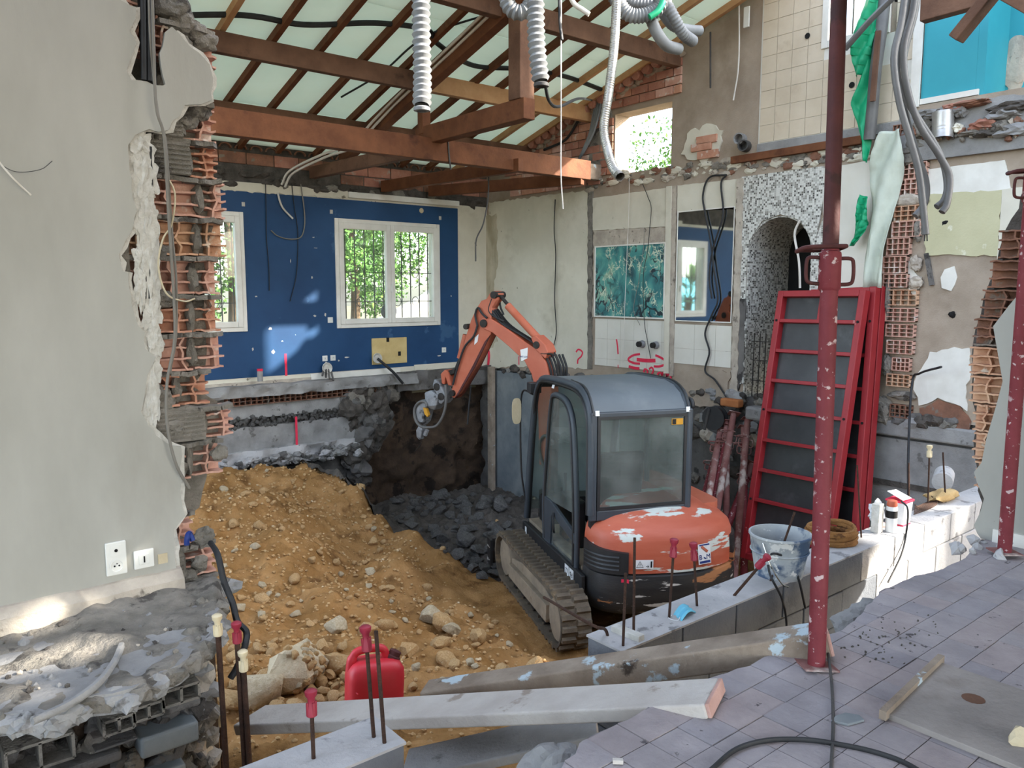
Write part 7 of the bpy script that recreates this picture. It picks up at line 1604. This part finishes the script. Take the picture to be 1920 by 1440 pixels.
tag(MB().tube(cr([onx(1660, -10, GX - .2), onx(1652, 60, GX - .22), onx(1642, 130, GX - .22), onx(1636, 200, GX - .2), onx(1630, 262, GX - .18)], 6), .06, 10).build('rolled_netting', 'conduit_grey', smooth=60), 'rolled dull green netting standing in front of the upper tiles', 'netting')
tag(MB().bar(onx(1647, 58, GX - .3), onx(1636, 190, GX - .3), .05, .03, (1, 0, 0)).build('lath', 'wood_dark'), 'brown lath caught in the green membrane', 'lath')
strip('torn_sheet', [(1652, 248), (1636, 290), (1628, 330), (1632, 400), (1626, 470), (1622, 540)], [(1690, 242), (1694, 290), (1690, 330), (1674, 400), (1660, 470), (1655, 540)], GX - .13, 'white_sheet', 'torn whitish insulation sheet hanging beside the honeycomb bricks', .05, 4)
# ---- cables in the room
def gcab(pts_, r, m, label, x=GX - .05, **k): return cable('hanging_cable', [onx(u, v, x) for u, v in pts_], r, m, label, **k)
gcab([(1362, 328), (1330, 333), (1318, 365), (1322, 400), (1332, 450), (1338, 500), (1346, 560), (1335, 590), (1322, 625), (1330, 660), (1322, 695), (1340, 712), (1356, 735), (1362, 745)], .012, 'rubber_hose', 'thick black cable looping down across the mirror', n=8)
gcab([(1362, 328), (1352, 345), (1356, 400), (1345, 440), (1336, 470), (1330, 520), (1335, 560)], .012, 'rubber_hose', 'black cable crossing the looping one on the mirror', n=8)
gcab([(1205, 345), (1215, 370), (1221, 390), (1218, 430), (1214, 470), (1206, 520), (1208, 600), (1214, 640), (1220, 672)], .005, 'rubber_hose', 'thin black cable hanging in front of the painting')
gcab([(1041, 374), (1039, 430), (1042, 480), (1040, 560), (1043, 620), (1038, 650)], .008, 'rubber_hose', 'black cable running down the cream plaster bay')
gcab([(1208, 430), (1206, 470), (1197, 530), (1188, 580), (1200, 610)], .004, 'cable_grey', 'thin grey wire beside the painting centre')
cable('hanging_cable', air([(1052, -40, 7.0), (1052, 120, 7.0), (1052, 250, 7.0), (1052, 330, 7.0), (1056, 392, 7.0)]), .006, 'cable_white', 'long straight white cord hanging in front of the gable')
gcab([(1180, 334), (1178, 420), (1172, 560), (1168, 680)], .004, 'cable_white', 'thread-thin white cord before the painting', x=GX - .06)
cable('hanging_cable', air([(1048, -40, 6.9), (1050, 40, 6.9), (1054, 75, 6.9)]), .014, 'rubber_hose', 'black cable end hanging from the rafters next to the white cord')
for k in range(4): cable('blue_pipe', [onx(1118 + 3 * k, 192, GX - .1), onx(1112 + 3 * k, 220, GX - .1), onx(1106 + 2 * k, 250, GX - .1), onx(1095 + k, 278, GX - .1), onx(1086, 298, GX - .08)], .02, 'concrete_blue', 'blue-grey pipe of the bundle coming down the brick gable', 'blue pipe bundle', cat='pipe')
cable('hanging_cable', [onx(1085, 225, GX - .08), onx(1060, 262, GX - .08), onx(1020, 281, GX - .06)], .02, 'rubber_hose', 'dark cable curving into a hole in the gable')
cable('hanging_cable', [atd(1022, 158, 6.3), atd(1030, 190, 6.5), atd(1048, 200, 7.0), atd(1085, 185, 8.0), onx(1110, 188, GX - .1)], .014, 'rubber_hose', 'dark cable sagging from the hanging duct to the gable')
# white cables along the heavy rafter
for k in range(2):
    pts_ = [V(5.54, 7.0, ROOF(7.0) - .2), V(5.54, 8.0, ROOF(8.0) - .22), V(5.53, 9.0, ROOF(9.0) - .24), V(5.5, 9.6, ROOF(9.6) - .3), V(5.35, 9.9, 3.3), V(5.15, 10.4, 3.2), V(4.9, 10.9, 3.02), V(4.85, 11.1, 2.84)]
    cable('white_cable', [p + V(-.05 * k, 0, .03 * k) for p in pts_], .017, 'cable_white', 'white conduit following the heavy rafter to the blue wall', 'pair of white conduits')
# long black sheathed cable under the boards
cable('roof_cable', [V(x, y, ROOF(y) - .03) for x, y in [(1.5, 9.2), (3.1, 8.72 - .3), (3.9, 8.3), (4.6, 8.0), (5.2, 7.9), (5.5, 8.1), (6.2, 8.35), (6.9, 8.2), (7.6, 8.15), (8.4, 8.25)]], .03, 'rubber_hose', 'thick black cable lying across the ceiling boards')
cable('roof_cable', [V(x, y, ROOF(y) - .02) for x, y in [(5.9, 7.2), (5.3, 8.0), (5.2, 8.9), (5.0, 9.6)]], .012, 'rubber_hose', 'thin dark cable crossing the boards beside the heavy rafter')
# wires on the blue wall
def bcab(pts_, r, m, label): return cable('wall_wire', [ony(u, v, BY - .03) for u, v in pts_], r, m, label)
bcab([(498, 345), (499, 400), (500, 450), (504, 500), (505, 545)], .006, 'ink_black', 'thin black wire hanging left of a white mark on blue paint')
bcab([(547, 345), (552, 390), (558, 430), (558, 480), (555, 520), (544, 565)], .006, 'ink_black', 'thin black wire curving down the blue wall')
bcab([(564, 345), (571, 400), (570, 430), (562, 446), (540, 448), (520, 442), (508, 432)], .009, 'cable_grey', 'brownish cable curling up on the blue wall')
bcab([(521, 362), (525, 378), (532, 392), (549, 410)], .014, 'cable_white', 'broken white conduit end on the blue wall')
cable('hanging_cable', air([(916, 278, 11.0), (916, 330, 11.0), (915, 372, 11.0), (906, 420, 11.0), (893, 450, 11.0), (892, 490, 11.0)]), .01, 'pvc_dark', 'dark wires hanging in the cream corner')
cable('hanging_cable', [ony(840, 262, 8.37), ony(842, 290, 8.365), ony(845, 318, 8.36)], .01, 'pvc_dark', 'short dark wire end hanging from the long beam')
cable('hanging_cable', [onx(1705, 985, 7.5), onx(1703, 860, 8.0), onx(1710, 720, 8.45), onx(1725, 700, 8.4), onx(1765, 688, 8.2)], .012, 'rubber_hose', 'black cable bent out of the brick column foot')
cable('wall_top_cable', [onz(1690, 940, .08), onz(1702, 955, .05), onz(1699, 1000, -.12), ony(1690, 1040, 2.08), ony(1665, 1092, 2.07)], .006, 'rubber_hose', 'thin black cable hanging over the face of the low wall')
cable('bucket_cable', [onz(1438, 1048, -.05), ony(1445, 1080, 2.08), ony(1465, 1120, 2.06), ony(1474, 1160, 2.06), ony(1474, 1200, 2.05)], .006, 'rubber_hose', 'black cable hanging over the wall below the bucket')
cable('bucket_cable', [onz(1438, 1046, -.05), onz(1452, 1038, .05), onz(1480, 1050, -.02), ony(1497, 1085, 2.07), ony(1510, 1140, 2.06)], .006, 'rubber_hose', 'black cable looped from the bucket toward the prop')
cable('hanging_cable', [onx(1500, 412, GX - .06), onx(1490, 440, GX - .06), onx(1498, 490, GX - .06), onx(1500, 540, GX - .06)], .015, 'cable_white', 'white cord hanging in the mosaic arch')
# ---- cable reel, broken brick, grid of bars by the props
q = onx(1345, 782, 8.35); root = empty('cable_reel', tuple(q)); tag(root, 'black round cable reel hung above the leaning props', 'reel')
MB().lathe([(.14, 0), (.15, .01), (.15, .03), (.09, .035), (.09, .1), (.15, .105), (.15, .13)], (0, 0, 0), (-1, -.2, 0), 22).build('drum', 'black_plastic', root, smooth=40); MB().bar((-.15, .02, .12), (-.15, .08, -.16), .03, .02, (1, 0, 0)).build('handle', 'pvc_dark', root)
q = onx(1372, 755, 8.45); tag(MB().mm(q - V(.06, .14, .05), q + V(.06, .14, .05)).build('broken_brick', 'brown_card', bevel=.02), 'orange broken clay brick on the ledge above the props', 'brick')
rgd = empty('rebar_cage', onx(1428, 745, 8.42)); tag(rgd, 'small cage of black bars standing before the mosaic', 'rebar cage')
for k in range(4): MB().tube([(0, .14 - .08 * k, 0), (.0, .13 - .08 * k, .78)], .008, 6).build('bar', 'steel_dark', rgd)
for z in (.2, .45, .68): MB().tube([(0, .16, z), (0, -.12, z)], .006, 6).build('tie', 'steel_dark', rgd)
tag(MB().mm(onx(1425, 775, 8.3) - V(.1, .15, .08), onx(1425, 775, 8.3) + V(.1, .15, .08)).build('concrete_block', 'concrete', bevel=.03), 'rough grey block behind the formwork panel corner', 'block')
# hanging plaster bits and paper
q = onx(1400, 32, GX - .1); tag(MB().mm(q - V(.01, .04, .12), q + V(.01, .04, .12)).build('switch_box', 'socket_white', bevel=.006), 'white box dangling beside the beige tiles', 'box')
cable('hanging_cable', [onx(1385, -20, GX - .1), onx(1386, 60, GX - .1), onx(1384, 130, GX - .1), onx(1375, 188, GX - .1)], .01, 'cable_white', 'white wire hanging left of the beige tile panel')
cable('hanging_cable', [onx(1332, 60, GX - .08), onx(1332, 120, GX - .08), onx(1332, 165, GX - .08)], .012, 'pvc_dark', 'dark rod hanging on the brown render')
